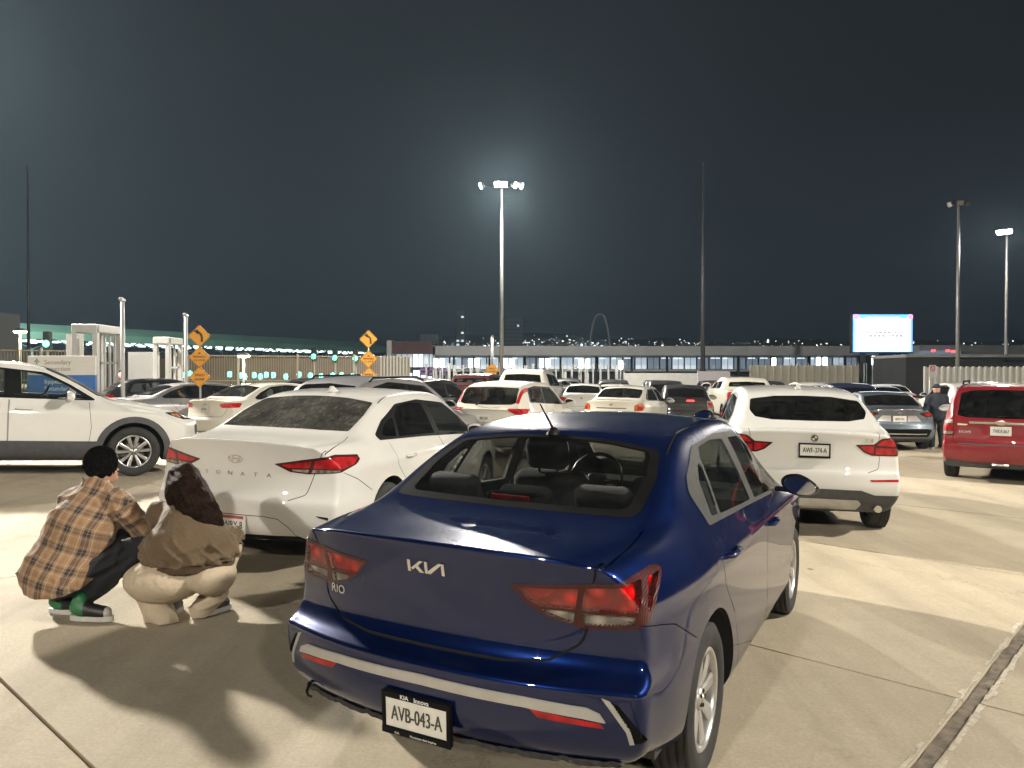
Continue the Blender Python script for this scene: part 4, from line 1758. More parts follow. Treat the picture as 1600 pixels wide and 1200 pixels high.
def big_sedan_spec():
    return dict(
        L=4.855, R=.335, rim_r=.225, rim='five', rear_axle=1.08, wb=2.805, tyre_w=.215, arch_r=.39,
        xs=[0, .10, .35, .68, 1.0, 1.38, 1.65, 2.2, 2.8, 3.15, 3.5, 3.9, 4.2, 4.5, 4.72, 4.855],
        W=[(0, .86), (.35, .90), (1.05, .93), (1.8, .9325), (3.1, .9325), (3.9, .925), (4.4, .88), (4.855, .80)],
        rows=[(.27, .14, .10, .19, .10, .21, .1, .12), (.36, .04, .02, .28, .02, .30, .03, .03), (.48, .01, .0, .43, .0, .45, .0, .0), (.585, .004, .0, .57, .0, .58, .0, .0),
              (.65, .050, .012, .71, .004, .66, .0, .0), (.87, .065, .03, .875, .008, .74, .03, .03)],
        lip_x=.03, nose_x=.12, plan_r=.24, plan_f=.42,
        belt_z=[(0, 1.01), (.4, 1.03), (1.0, 1.03), (1.8, 1.01), (2.8, .98), (3.7, .95), (4.3, .86), (4.855, .70)],
        belt_y=[(0, .72), (.4, .79), (1.0, .83), (1.8, .845), (3, .845), (3.8, .83), (4.4, .74), (4.855, .62)],
        rail_y=[(0, .56), (.35, .64), (.68, .675), (1.0, .67), (1.38, .635), (1.65, .612), (2.2, .61), (2.8, .62), (3.15, .64), (3.6, .70), (4.0, .64), (4.4, .54), (4.855, .44)],
        rail_z=[(0, 1.04), (.35, 1.06), (.68, 1.095), (1.0, 1.215), (1.38, 1.345), (1.65, 1.395), (2.2, 1.425), (2.8, 1.405), (3.15, 1.29), (3.5, 1.12), (3.9, .97), (4.2, .93), (4.5, .84), (4.855, .71)],
        top=[(0, 1.062), (.1, 1.068), (.35, 1.083), (.68, 1.115), (1.0, 1.25), (1.38, 1.395), (1.65, 1.437), (2.2, 1.467), (2.8, 1.452), (3.15, 1.37), (3.5, 1.20), (3.9, 1.00), (4.2, .96), (4.5, .87), (4.72, .79), (4.855, .71)],
        crease=[('r', 6, .55), ('s', 5, .45), ('r', 3, .25)], bulge=.012,
        painted=['trunk_lid', 'rear_bumper', 'rear_door', 'front_door'], dash_x=3.45, dash_z=.95, seat_x=2.6, seat_z=.26, rear_seat_x=1.55)


def hatch_spec(L, w, H, belt, rg, ws, hood, nose, ra, wb, R, rim_r=None, rim='ten', lip=None, rearz=None, rail_w=.72, roof_x=1.7, rail_d=.05, belt_in=.09, plan_r=.14, rgbot=.10):
    """two-box body. rg: (x, z) at the foot and the head of the rear window; ws: x of screen head and foot"""
    (gx0, gz0), (gx1, gz1) = rg
    xt, xb = ws
    gm = (gx0 + gx1) / 2
    xs = [0, gx0 * .55, gx0, gm, gx1, gx1 + .3, roof_x, (roof_x + xt) / 2 + .1, xt, (xt + xb) / 2, xb, xb + .28, L - .42, L - .12, L]
    top = [(0, gz0 - .07), (gx0 * .55, gz0 - .045), (gx0, gz0), (gm, gz0 + (gz1 - gz0) * .56), (gx1, gz1), (gx1 + .3, gz1 + (H - gz1) * .6), (roof_x, H), ((roof_x + xt) / 2 + .1, H - .015), (xt, H - .07),
           ((xt + xb) / 2, (H - .07 + hood) / 2 + .03), (xb, hood), (xb + .28, hood - .02), (L - .42, hood - (hood - nose) * .45), (L - .12, nose + .05), (L, nose)]
    rz = [(x, z - (rail_d if .6 * (H - belt) + belt < z else rail_d * .6) if z > belt + .1 else z - .02) for x, z in top]
    rw = rail_w * w
    rail_y = [(0, rw * .93), (gx0, rw * 1.02), (gm, rw * 1.02), (gx1, rw * .97), (gx1 + .4, rw * .95), (roof_x, rw * .97), (xt, rw), (xb, rw * 1.1), (xb + .3, rw * 1.0), (L - .4, rw * .82), (L, rw * .66)]
    zr = rearz or [.29, .39, .54, .68, .74, belt - .12]
    xr = lip or [.14, .04, .0, .01, .035, .04]
    inr = [.10, .02, 0, 0, .01, .03]
    zm = [.23, .32, .48, .64, .78, belt - .14]
    inm = [.10, .02, .0, .0, .004, .012]
    zf = [.22, .32, .46, .58, .66, nose - .04]
    xf = [.10, .03, 0, 0, 0, .03]
    rows = [(zr[k], xr[k], inr[k], zm[k], inm[k], zf[k], xf[k], inr[k]) for k in range(6)]
    return dict(L=L, R=R, rim_r=rim_r or R * .68, rim=rim, rear_axle=ra, wb=wb, tyre_w=.22, arch_r=R + .06, xs=xs,
                W=[(0, w - .055), (.4, w - .015), (ra, w), (L - ra, w), (L - .4, w - .05), (L, w - .13)], rows=rows, lip_x=.02, nose_x=.10, plan_r=plan_r, plan_f=.36,
                belt_z=[(0, gz0 - .10), (gx0, gz0 - .06), (gx1, belt + .03), (1.6, belt), (xb - .4, belt - .04), (xb, hood - .05), (L - .42, hood - (hood - nose) * .5 - .04), (L, nose - .02)],
                belt_y=[(0, w - .19), (gx0, w - .15), (gx1, w - belt_in), (xb - .4, w - belt_in), (xb, w - belt_in - .01), (L - .42, w - .19), (L, w - .30)],
                rail_y=rail_y, rail_z=rz, top=top, crease=[('r', 6, .35), ('s', 5, .3), ('r', 3, .3)], bulge=.012, blend=.5,
                painted=['trunk_lid', 'rear_bumper', 'rear_door', 'front_door'], dash_x=xb - .45, dash_z=belt - .03, seat_x=xb - 1.35, seat_z=.34, rear_seat_x=xb - 2.25)


def dress(root, sk, sp, P, cfg):
    """cut and make the parts named in cfg, then the common pieces"""
    for (nm, poly, proj, cond) in cfg.get('panels', []):
        sk.cut(poly, proj, cond, nm, ['body'])
    if 'dlo' in cfg:
        sk.cut(cfg['dlo'], PY, SIDEW, 'window_surround')
        for k, p in enumerate(cfg['side_glass']):
            sk.cut(p, PY, SIDEW, 'side_window_%d' % k, ['window_surround'])
    rp = cfg.get('rgl_proj', PX)
    if 'rgl' in cfg:
        if 'rgl_border' in cfg:
            sk.cut(cfg['rgl_border'], rp, TOPR, 'rear_window_border')
        sk.cut(cfg['rgl'], rp, TOPR, 'rear_window')
    if 'wscr' in cfg:
        sk.cut(cfg['wscr'], PZ, lambda c, n: c.z > .9 and n.z > .1 and c.x > 1.5, 'windscreen')
    lamps = []
    for (nm, poly, proj, m, parent, cond) in cfg.get('lamps', []):
        key = 'lamp_%d' % len(lamps)
        sk.cut(poly, proj, cond or ONC, key)
        lamps.append((key, nm, m, parent))
    trims = []
    for (nm, poly, proj, m, out, split, cond) in cfg.get('trims', []):
        key = 'trim_%d' % len(trims)
        sk.cut(poly, proj, cond or ONC, key)
        trims.append((key, nm, m, out, split))
    for (pts, proj, cond, w) in cfg.get('seams', []):
        sk.seam(pts, proj, cond, w, only=['body'] + sp['painted'])
    for nm, sp_ in (('trunk_lid', False), ('rear_bumper', False), ('rear_door', True), ('front_door', True)):
        emit_part(sk, nm, nm, cfg.get('bumper_mat', P) if nm == 'rear_bumper' else P, root, split=sp_)
    G = cfg.get('glass', G_TINT)
    emit_part(sk, 'window_surround', 'window_surround', cfg.get('surround', M_BLACK), root, .002, .01)
    gs = cfg.get('side_glass_mats', [G] * 9)
    for k in range(len(cfg.get('side_glass', []))):
        emit_part(sk, 'side_window_%d' % k, 'side_window', gs[k], root)
    emit_part(sk, 'rear_window_border', 'rear_window_border', M_BLACK, root, .001, .008, split=False)
    emit_part(sk, 'rear_window', 'rear_window', cfg.get('rear_glass', G), root, split=False)
    emit_part(sk, 'windscreen', 'windscreen', G_CLEAR, root, split=False)
    made = []
    for (key, nm, m, par) in lamps:
        obs = emit_part(sk, key, nm, m, root, .004 if par is None else .002, .015)
        made.append(obs)
        if par is not None:
            for q, o in enumerate(obs):
                if q < len(made[par]):
                    o.parent = made[par][q]
    for (key, nm, m, out, split) in trims:
        emit_part(sk, key, nm, m, root, out, .012 if out >= 0 else 0, split=split)
    finish_car(root, sk, sp, P, cfg.get('interior', True), cfg.get('cabin', (.9, 3.2)))
    for s in (1, -1):
        if 'mirror' in cfg:
            mx, my, mz, ms = cfg['mirror']
            door_mirror('door_mirror', root, (mx, s * my, mz), s, cfg.get('mirror_mat', P), ms)
        for (hx, hz) in cfg.get('handles', []):
            door_handle('door_handle', sk, root, hx, hz, s, cfg.get('handle_mat', P))


def fin_aerial(sk, root, x, m, s=1.0):
    h, n = sk.hit((x, 0, 3), (0, 0, -1))
    bm = bmesh.new()
    prof = [(-.09, 0), (-.05, .055), (-.02, .06), (.09, .006), (.10, 0)]
    M = Matrix.Translation(h - Vector((0, 0, .004))) @ Matrix(((s, 0, 0, 0), (0, 0, s, 0), (0, s, 0, 0), (0, 0, 0, 1)))
    for (w, k) in ((.012, 1.0), (.026, .45)):
        prism_bm(bm, [(a, b * k) for a, b in prof], M, -w, w)
    bm_obj('roof_aerial', bm, m, root)


def ring_poly(cx, cz, rx, rz, t, n=28):
    """thin elliptical ring as polygons"""
    out = []
    for k in range(n):
        a, b = 2 * pi * k / n, 2 * pi * (k + 1) / n
        out.append([(cx + rx * cos(a), cz + rz * sin(a)), (cx + rx * cos(b), cz + rz * sin(b)), (cx + (rx - t) * cos(b), cz + (rz - t) * sin(b)), (cx + (rx - t) * cos(a), cz + (rz - t) * sin(a))])
    return out


WHITE = paint('warm_white_paint', (.60, .585, .55), rough=.4, dirt=.10)
PEARL = paint('pearl_white_paint', (.58, .57, .54), rough=.4, dirt=.06)
CREAM = paint('cream_white_paint', (.60, .575, .50), rough=.4, dirt=.08)
RED = paint('crimson_paint', (.20, .008, .014), metal=.3, rough=.35, dirt=.06)
GREYBLUE = paint('grey_blue_paint', (.12, .145, .17), metal=.55, rough=.33, dirt=.05)
SILVER = paint('silver_car_paint', (.34, .33, .34), metal=.6, rough=.33, dirt=.06)
BLACKP = paint('black_paint', (.012, .012, .013), rough=.35, dirt=.08)
MAROON = paint('maroon_paint', (.06, .012, .014), rough=.35, dirt=.08)
BLUELIT = paint('screen_lit_paint', (.012, .018, .05), rough=.35, dirt=.05)  # dark car paint with the screen's blue light mixed into its colour
DKGREY = paint('dark_grey_paint', (.05, .05, .052), metal=.5, rough=.35, dirt=.08)
REAR35 = lambda c, n: c.x < .35 and n.x < .4


def white_sonata():
    sp, _ = scale_spec(big_sedan_spec(), 4.855, .9325, 1.495)
    P = WHITE
    root, sk = build_car('parked_car', sp, (-2.304, 6.255), .287, level=3)
    lid = rounded([(-.1, .618), (.50, .622, .04), (.62, .665, .05), (.66, .80), (.70, .93), (.74, 1.02), (.75, 1.2), (-.1, 1.2)], .0, 4)
    dk = [(-.1, -.1), (.61, -.1), (.65, .4), (.68, .69), (.4, .745), (.2, .75), (-.1, .73)]
    rd = rounded([(2.40, .25), (1.62, .26, .06), (1.55, .45, .2), (1.40, .66, .1), (1.22, .82, .1), (1.16, 1.03), (1.3, 1.40), (2.36, 1.40)], .03, 3)
    fd = rounded([(2.408, .25), (3.45, .25, .06), (3.52, .60, .1), (3.52, .95), (3.0, 1.40), (2.37, 1.40)], .03, 3)
    dsel = lambda c, n: n.y > .3 and c.z < 1.03
    cfg = dict(
        panels=[('trunk_lid', dk, PZ, lambda c, n: c.z > .98 and c.x < .72 and n.z > .2), ('trunk_lid', lid, PX, REAR35),
                ('rear_bumper', [(-.2, .1), (.74, .1), (.74, .64), (.5, .76), (.30, .84), (.2, .80), (.12, .62), (-.2, .62)], PY, ANY),
                ('rear_door', rd, PY, lambda c, n: n.y > .3 and c.y > .4 and c.z < 1.39), ('front_door', fd, PY, lambda c, n: n.y > .3 and c.y > .4 and c.z < 1.39)],
        dlo=rounded([(1.02, 1.055, .03), (2.0, 1.03, .3), (3.66, .965, .02), (3.3, 1.18, .3), (2.9, 1.345, .3), (2.2, 1.395, .4), (1.65, 1.36, .3), (1.22, 1.22, .1), (.98, 1.10, .04)], .02, 4),
        side_glass=[rounded([(1.42, 1.065, .015), (2.30, 1.045, .015), (2.26, 1.360, .015), (1.95, 1.37, .1), (1.66, 1.33, .1), (1.52, 1.26, .04)], .02, 3),
                    rounded([(1.07, 1.085, .03), (1.37, 1.07, .015), (1.46, 1.245, .02), (1.24, 1.185, .05)], .02, 3),
                    rounded([(2.43, 1.04, .015), (3.50, .995, .015), (3.22, 1.175, .2), (2.88, 1.315, .15), (2.39, 1.358, .015)], .02, 3)],
        side_glass_mats=[G_DARK, G_DARK, G_CLEAR], rear_glass=G_DUSTY, rgl_proj=PZ, surround=M_BLACK,
        rgl=rounded([(.70, -.3), (.70, 0, 0), (.715, .4, .2), (.75, .645, .03), (1.05, .635, .2), (1.34, .585, .05), (1.385, .3, .3), (1.395, 0, 0), (1.395, -.3)], .0, 4),
        wscr=rounded([(3.02, -.3), (3.02, 0, 0), (3.06, .5, .08), (3.12, .57, .04), (3.74, .70, .05), (3.84, .4, .2), (3.88, 0, 0), (3.88, -.3)], 0, 4),
        lamps=[('tail_light', rounded([(.335, .905, .005), (.55, .945, .2), (.80, .985, .1), (1.06, .965, .03), (1.0, .895, .1), (.86, .845, .05), (.60, .830, .1), (.46, .845, .05)], .02, 4), PC, M_LDARK, None, None),
               ('lens', rounded([(.38, .898), (.56, .928), (.625, .937), (.605, .878), (.45, .876)], .01, 3), PC, M_LRED, 0, None),
               ('lens', rounded([(.65, .940), (.80, .967, .1), (1.02, .952), (.97, .895), (.88, .870), (.635, .878)], .01, 3), PC, M_LRED, 0, None),
               ('lens', rounded([(.47, .866), (.604, .868), (.597, .842), (.48, .852)], .006, 3), PC, M_LCLEAR, 0, None),
               ('lens', rounded([(.635, .868), (.86, .862), (.83, .848), (.62, .840)], .006, 3), PC, M_LCLEAR, 0, None)],
        trims=[('bumper_lower', [(-.1, .2), (.80, .2), (.78, .285), (.60, .29), (.56, .325), (-.1, .315)], PX, M_BLACK, .002, False, lambda c, n: c.x < .5),
               ('reflector', rounded([(.70, .505), (.80, .49), (.80, .465), (.74, .485)], .004, 2), PX, M_LBLACK, .002, True, None)],
        seams=[(lid[:-2][1:], PX, REAR35, .006), ([(.06, .735), (.2, .75), (.4, .745), (.67, .69)], PZ, lambda c, n: n.z > .3 and c.z > .98, .006), ([(.32, .84), (.5, .77), (.72, .65)], PY, lambda c, n: n.y > .3, .005),
               (rd + rd[:1], PY, dsel, .006), (fd + fd[:1], PY, dsel, .006), ([(1.36, .62), (1.65, .575), (2.2, .575), (2.8, .585), (3.0, .60)], PZ, lambda c, n: n.z > .3 and c.z > 1.2, .010),
               ([(.58, .26), (.50, .40), (.42, .468), (.30, .485), (-.1, .487)], PX, lambda c, n: c.x < .3, .006)],
        cabin=(1.1, 3.6), mirror=(3.14, .87, .985, .95), handles=[(1.48, .885), (2.62, .87)])
    dress(root, sk, sp, P, cfg)
    # oval emblem with slanted letter, spaced name letters
    v, f = multi_poly(ring_poly(0, 0, .066, .036, .009) + [[(-.045, -.026), (-.030, -.026), (-.018, .026), (-.032, .026)], [(.020, -.026), (.034, -.026), (.046, .026), (.031, .026)], [(-.028, -.006), (.032, .004), (.034, .012), (-.025, .003)]])
    decal(sk, 'emblem', v, f, (-1, -.005, .928), (0, -1, 0), (0, 0, 1), (1, 0, 0), M_CHROME, root, .008, .004)
    for k, ch in enumerate('SONATA'):
        v, f = text_mesh(ch, .045)
        decal(sk, 'badge_letter', [(a * 1.4, b) for a, b in v], f, (-1, .275 - .117 * k, .795), (0, -1, 0), (0, 0, 1), (1, 0, 0), M_CHROME, root, .004, .003)
    band = mat('plate_band', (.30, .06, .05), .5, noise=.1)
    e = plate_on(sk, root, 'number_plate', -1, .0, .405, .31, .155, M_PLATE, [('-NRX-8', .088, -.035, -.032, M_PLATETXT, .62, 0)], None)
    for dz in (.060, -.060):
        bm = bmesh.new()
        add_box(bm, (-.003, 0, dz), (.003, .27, .024), None, .001, 1)
        bm_obj('plate_band', bm, band, e)
    fin_aerial(sk, root, 1.62, P, 1.0)
    tag(root, 'white sedan with a dusty rear window, parked ahead of the two crouching people', 'car', 'cars waiting in line')


def white_coupe_suv():
    sp = hatch_spec(4.671, .94, 1.615, 1.08, ((.25, 1.205), (.92, 1.505)), (2.92, 3.66), 1.11, .84, .93, 2.81, .36, rim='ten', rail_w=.70, roof_x=2.0,
                    rearz=[.30, .42, .56, .70, .75, .98], lip=[.15, .05, .0, .012, .04, .045], plan_r=.17)
    P = PEARL
    root, sk = build_car('parked_car', sp, (3.19, 8.2), .21, level=3)
    lid = rounded([(-.1, .712), (.55, .715, .05), (.655, .75, .05), (.665, .86), (.645, 1.0), (.66, 1.14), (.66, 1.3), (-.1, 1.3)], 0, 3)
    fd = rounded([(2.35, .3), (3.36, .3, .06), (3.44, .65, .1), (3.42, 1.02), (3.0, 1.5), (2.31, 1.5)], .03, 3)
    rd = rounded([(2.34, .3), (1.55, .3, .06), (1.47, .5, .2), (1.30, .75, .1), (1.15, 1.1), (1.3, 1.5), (2.30, 1.5)], .03, 3)
    dsel = lambda c, n: n.y > .3 and c.z < 1.09
    cfg = dict(
        panels=[('trunk_lid', lid, PX, lambda c, n: c.x < .33 and n.x < .5), ('rear_bumper', [(-.2, .1), (.60, .1), (.60, .70), (.35, .86), (.2, .86), (.1, .715), (-.2, .715)], PY, ANY),
                ('rear_door', rd, PY, lambda c, n: n.y > .3 and c.y > .4 and c.z < 1.5), ('front_door', fd, PY, lambda c, n: n.y > .3 and c.y > .4 and c.z < 1.5)],
        dlo=rounded([(.92, 1.15, .03), (2.0, 1.115, .3), (3.48, 1.075, .02), (3.2, 1.27, .3), (2.85, 1.455, .3), (2.1, 1.52, .4), (1.5, 1.47, .3), (1.05, 1.28, .08)], .02, 4),
        side_glass=[rounded([(1.02, 1.17), (2.26, 1.14), (2.22, 1.485), (1.55, 1.445, .1), (1.12, 1.26, .06)], .02, 3), rounded([(2.38, 1.135), (3.34, 1.10), (3.12, 1.26, .2), (2.8, 1.43, .15), (2.34, 1.485)], .02, 3)],
        glass=G_DARK, rear_glass=G_DARK,
        rgl=rounded([(-.1, 1.232), (.40, 1.236, .1), (.575, 1.262, .035), (.625, 1.33, .06), (.595, 1.452, .04), (.3, 1.492, .3), (-.1, 1.50)], 0, 4),
        wscr=rounded([(2.86, -.3), (2.86, 0, 0), (2.90, .5, .08), (2.95, .60, .04), (3.54, .70, .05), (3.64, 0, 0), (3.64, -.3)], 0, 4),
        lamps=[('tail_light', rounded([(.375, 1.005, .006), (.55, 1.012, .02), (.615, 1.072, .03), (.72, 1.088, .03), (.92, 1.06, .03), (.90, .975, .05), (.80, .888, .03), (.535, .892, .04), (.46, .925, .04)], .02, 4), PC, M_LDARK, None, None),
               ('lens', rounded([(.42, .990), (.555, .993), (.555, .905), (.47, .94)], .01, 3), PC, M_LRED, 0, None),
               ('lens', rounded([(.575, 1.0), (.64, 1.06), (.72, 1.07), (.87, 1.045), (.80, .99)], .01, 3), PC, M_LRED, 0, None),
               ('lens', rounded([(.575, .975), (.81, .97), (.77, .905), (.575, .905)], .01, 3), PC, M_LRED, 0, None)],
        trims=[('bumper_cladding', [(-.1, .1), (1.1, .1), (1.1, .465), (.62, .475), (.48, .525), (-.1, .535)], PX, M_PLASTIC, .004, False, lambda c, n: c.x < .62),
               ('skid_plate', rounded([(-.1, .31), (.45, .31), (.49, .38), (.45, .418), (-.1, .425)], .02, 3), PX, M_SILVER, .012, False, lambda c, n: c.x < .3),
               ('reflector', [(.56, .640), (.86, .648), (.86, .622), (.58, .620)], PX, M_LRED, .004, True, lambda c, n: c.x < .5)],
        seams=[(lid[1:-2], PX, lambda c, n: c.x < .35 and n.x < .5, .006), (rd + rd[:1], PY, dsel, .006), (fd + fd[:1], PY, dsel, .006), ([(.35, .86), (.60, .72)], PY, lambda c, n: n.y > .3, .005)],
        cabin=(1.0, 3.3), mirror=(2.98, .885, 1.09, 1.05), mirror_mat=M_LBLACK, handles=[(1.4, .93), (2.55, .92)])
    dress(root, sk, sp, P, cfg)
    disc = [[(.040 * cos(2 * pi * k / 24), .040 * sin(2 * pi * k / 24)) for k in range(24)]]
    v, f = multi_poly(disc)
    decal(sk, 'emblem', v, f, (-1, 0, 1.065), (0, -1, 0), (0, 0, 1), (1, 0, 0), mat('emblem_dark', (.02, .022, .03), .2, coat=1, noise=.1), root, .008, .004)
    q = [[(0, 0)] + [(.026 * cos(a + pi / 2 * k / 6), .026 * sin(a + pi / 2 * k / 6)) for k in range(7)] for a in (0, pi)]
    v, f = multi_poly(q + ring_poly(0, 0, .042, .042, .006))
    decal(sk, 'emblem_inlay', v, f, (-1, 0, 1.065), (0, -1, 0), (0, 0, 1), (1, 0, 0), M_CHROME, root, .011, .002)
    v, f = text_mesh('X4', .062)
    decal(sk, 'model_badge', [(a * 1.25, b) for a, b in v], f, (-1, -.55, 1.03), (0, -1, 0), (0, 0, 1), (1, 0, 0), M_CHROME, root, .005, .003)
    plate_on(sk, root, 'number_plate', -1, 0, .935, .295, .125, M_PLATE, [('AWF-374-A', .078, 0, -.026, M_PLATETXT, .62, 0)], M_BLACK, fr_t=.014, frame_h=(.014, .022))
    fin_aerial(sk, root, 1.30, P, 1.1)
    for s in (1, -1):
        bm = bmesh.new()
        add_tube(bm, [(.10, s * .66, .33), (.3, s * .66, .33)], .038, 12)
        bm_obj('exhaust_pipe', bm, M_CHROME, root)
    tag(root, 'white coupe-roofed SUV with dark rear glass, parked beyond the blue sedan', 'car', 'cars waiting in line')


def white_crossover():
    sp = hatch_spec(4.395, .90, 1.575, 1.055, ((.22, 1.12), (.62, 1.45)), (2.30, 3.12), 1.075, .80, .80, 2.655, .352, rim_r=.240, rim='ten', rail_w=.70, roof_x=1.55, belt_in=.10)
    sp['arch_r'] = .415
    sp['rim_mat'] = mat('alloy_two_tone', (.50, .50, .49), .28, .9, noise=.08)
    P = WHITE
    root, sk = build_car('crossing_car', sp, (-8.94, 10.30), 1.064, level=3)
    fd = rounded([(1.92, .30), (2.86, .30, .06), (2.90, .7, .2), (2.86, 1.04), (2.4, 1.5), (1.90, 1.5)], .03, 3)
    rd = rounded([(1.91, .30), (1.20, .30, .05), (1.05, .75, .1), (.95, 1.1), (1.1, 1.5), (1.89, 1.5)], .03, 3)
    dsel = lambda c, n: n.y > .3 and c.z < 1.05
    R, fx, rx = sp['R'], sp['rear_axle'] + sp['wb'], sp['rear_axle']

    def ring(wx, r0, r1):
        a = [(wx + r1 * cos(t), R + .01 + r1 * sin(t)) for t in [-.12 + (pi + .24) * k / 20 for k in range(21)]]
        b = [(wx + r0 * cos(t), R + .01 + r0 * sin(t)) for t in [pi + .12 - (pi + .24) * k / 20 for k in range(21)]]
        return a + b
    FRT = lambda c, n: c.x > 3.2 and n.y > .05
    cfg = dict(
        panels=[('rear_door', rd, PY, lambda c, n: n.y > .3 and c.y > .4 and c.z < 1.5), ('front_door', fd, PY, lambda c, n: n.y > .3 and c.y > .4 and c.z < 1.5)],
        dlo=rounded([(.85, 1.09, .03), (1.8, 1.075, .3), (2.96, 1.07, .02), (2.62, 1.28, .3), (2.3, 1.44, .3), (1.6, 1.495, .4), (1.1, 1.43, .2)], .02, 4),
        side_glass=[rounded([(1.0, 1.10), (1.84, 1.095), (1.82, 1.46), (1.25, 1.43, .1)], .02, 3), rounded([(1.95, 1.095), (2.84, 1.09), (2.56, 1.28, .2), (2.27, 1.41, .15), (1.93, 1.46)], .02, 3)],
        glass=G_CLEAR,
        wscr=rounded([(2.27, -.3), (2.27, 0, 0), (2.30, .45, .08), (2.35, .575, .04), (2.98, .70, .05), (3.10, .4, .2), (3.14, 0, 0), (3.14, -.3)], 0, 4),
        lamps=[('tail_light', rounded([(.45, 1.0), (.80, 1.02), (.82, .92), (.5, .91)], .03, 3), PC, M_LRED, None, None),
               ('headlight', rounded([(3.86, .915, .006), (4.08, .905, .1), (4.30, .845, .02), (4.30, .80, .02), (4.14, .815), (3.98, .865)], .02, 4), PY, M_LBLACK, None, FRT),
               ('lens', rounded([(4.10, .882), (4.26, .84), (4.27, .812), (4.16, .826)], .008, 3), PY, M_LCLEAR, 1, FRT), ('lens', rounded([(3.93, .898), (4.07, .890), (4.11, .832), (4.0, .862)], .008, 3), PY, M_LAMBER, 1, FRT)],
        trims=[('arch_cladding', ring(fx, sp['arch_r'] - .002, sp['arch_r'] + .085), PY, M_PLASTIC, .010, True, lambda c, n: c.y > .5 and n.y > -.2), ('arch_cladding', ring(rx, sp['arch_r'] - .002, sp['arch_r'] + .085), PY, M_PLASTIC, .010, True, lambda c, n: c.y > .5 and n.y > -.2),
               ('sill_cladding', [(1.20, .1), (3.05, .1), (3.03, .50), (1.22, .50)], PY, M_PLASTIC, .008, True, lambda c, n: c.y > .5),
               ('bumper_cladding', [(4.05 - .2, .1), (4.6, .1), (4.6, .42), (3.85, .42)], PY, M_PLASTIC, .006, False, lambda c, n: c.x > 3.86),
               ('grille', rounded([(-.1, .50), (.42, .50, .05), (.50, .66, .04), (.46, .73), (-.1, .74)], .0, 3), PX, M_BLACK, -.008, False, lambda c, n: c.x > 4.0)],
        seams=[(rd + rd[:1], PY, dsel, .006), (fd + fd[:1], PY, dsel, .006), ([(3.16, .72), (3.5, .70), (3.9, .62), (4.2, .45)], PZ, lambda c, n: n.z > .4 and c.x > 3.1, .006)],
        cabin=(.8, 2.9), mirror=(2.60, .83, 1.075, 1.0), handles=[(1.35, .945), (2.08, .935)], rear_glass=G_TINT,
        rgl=rounded([(-.1, 1.15), (.5, 1.17, .05), (.52, 1.36, .05), (-.1, 1.40)], 0, 3))
    dress(root, sk, sp, P, cfg)
    tag(root, 'white crossover with dark arch cladding seen from the side, crossing on the left', 'car')


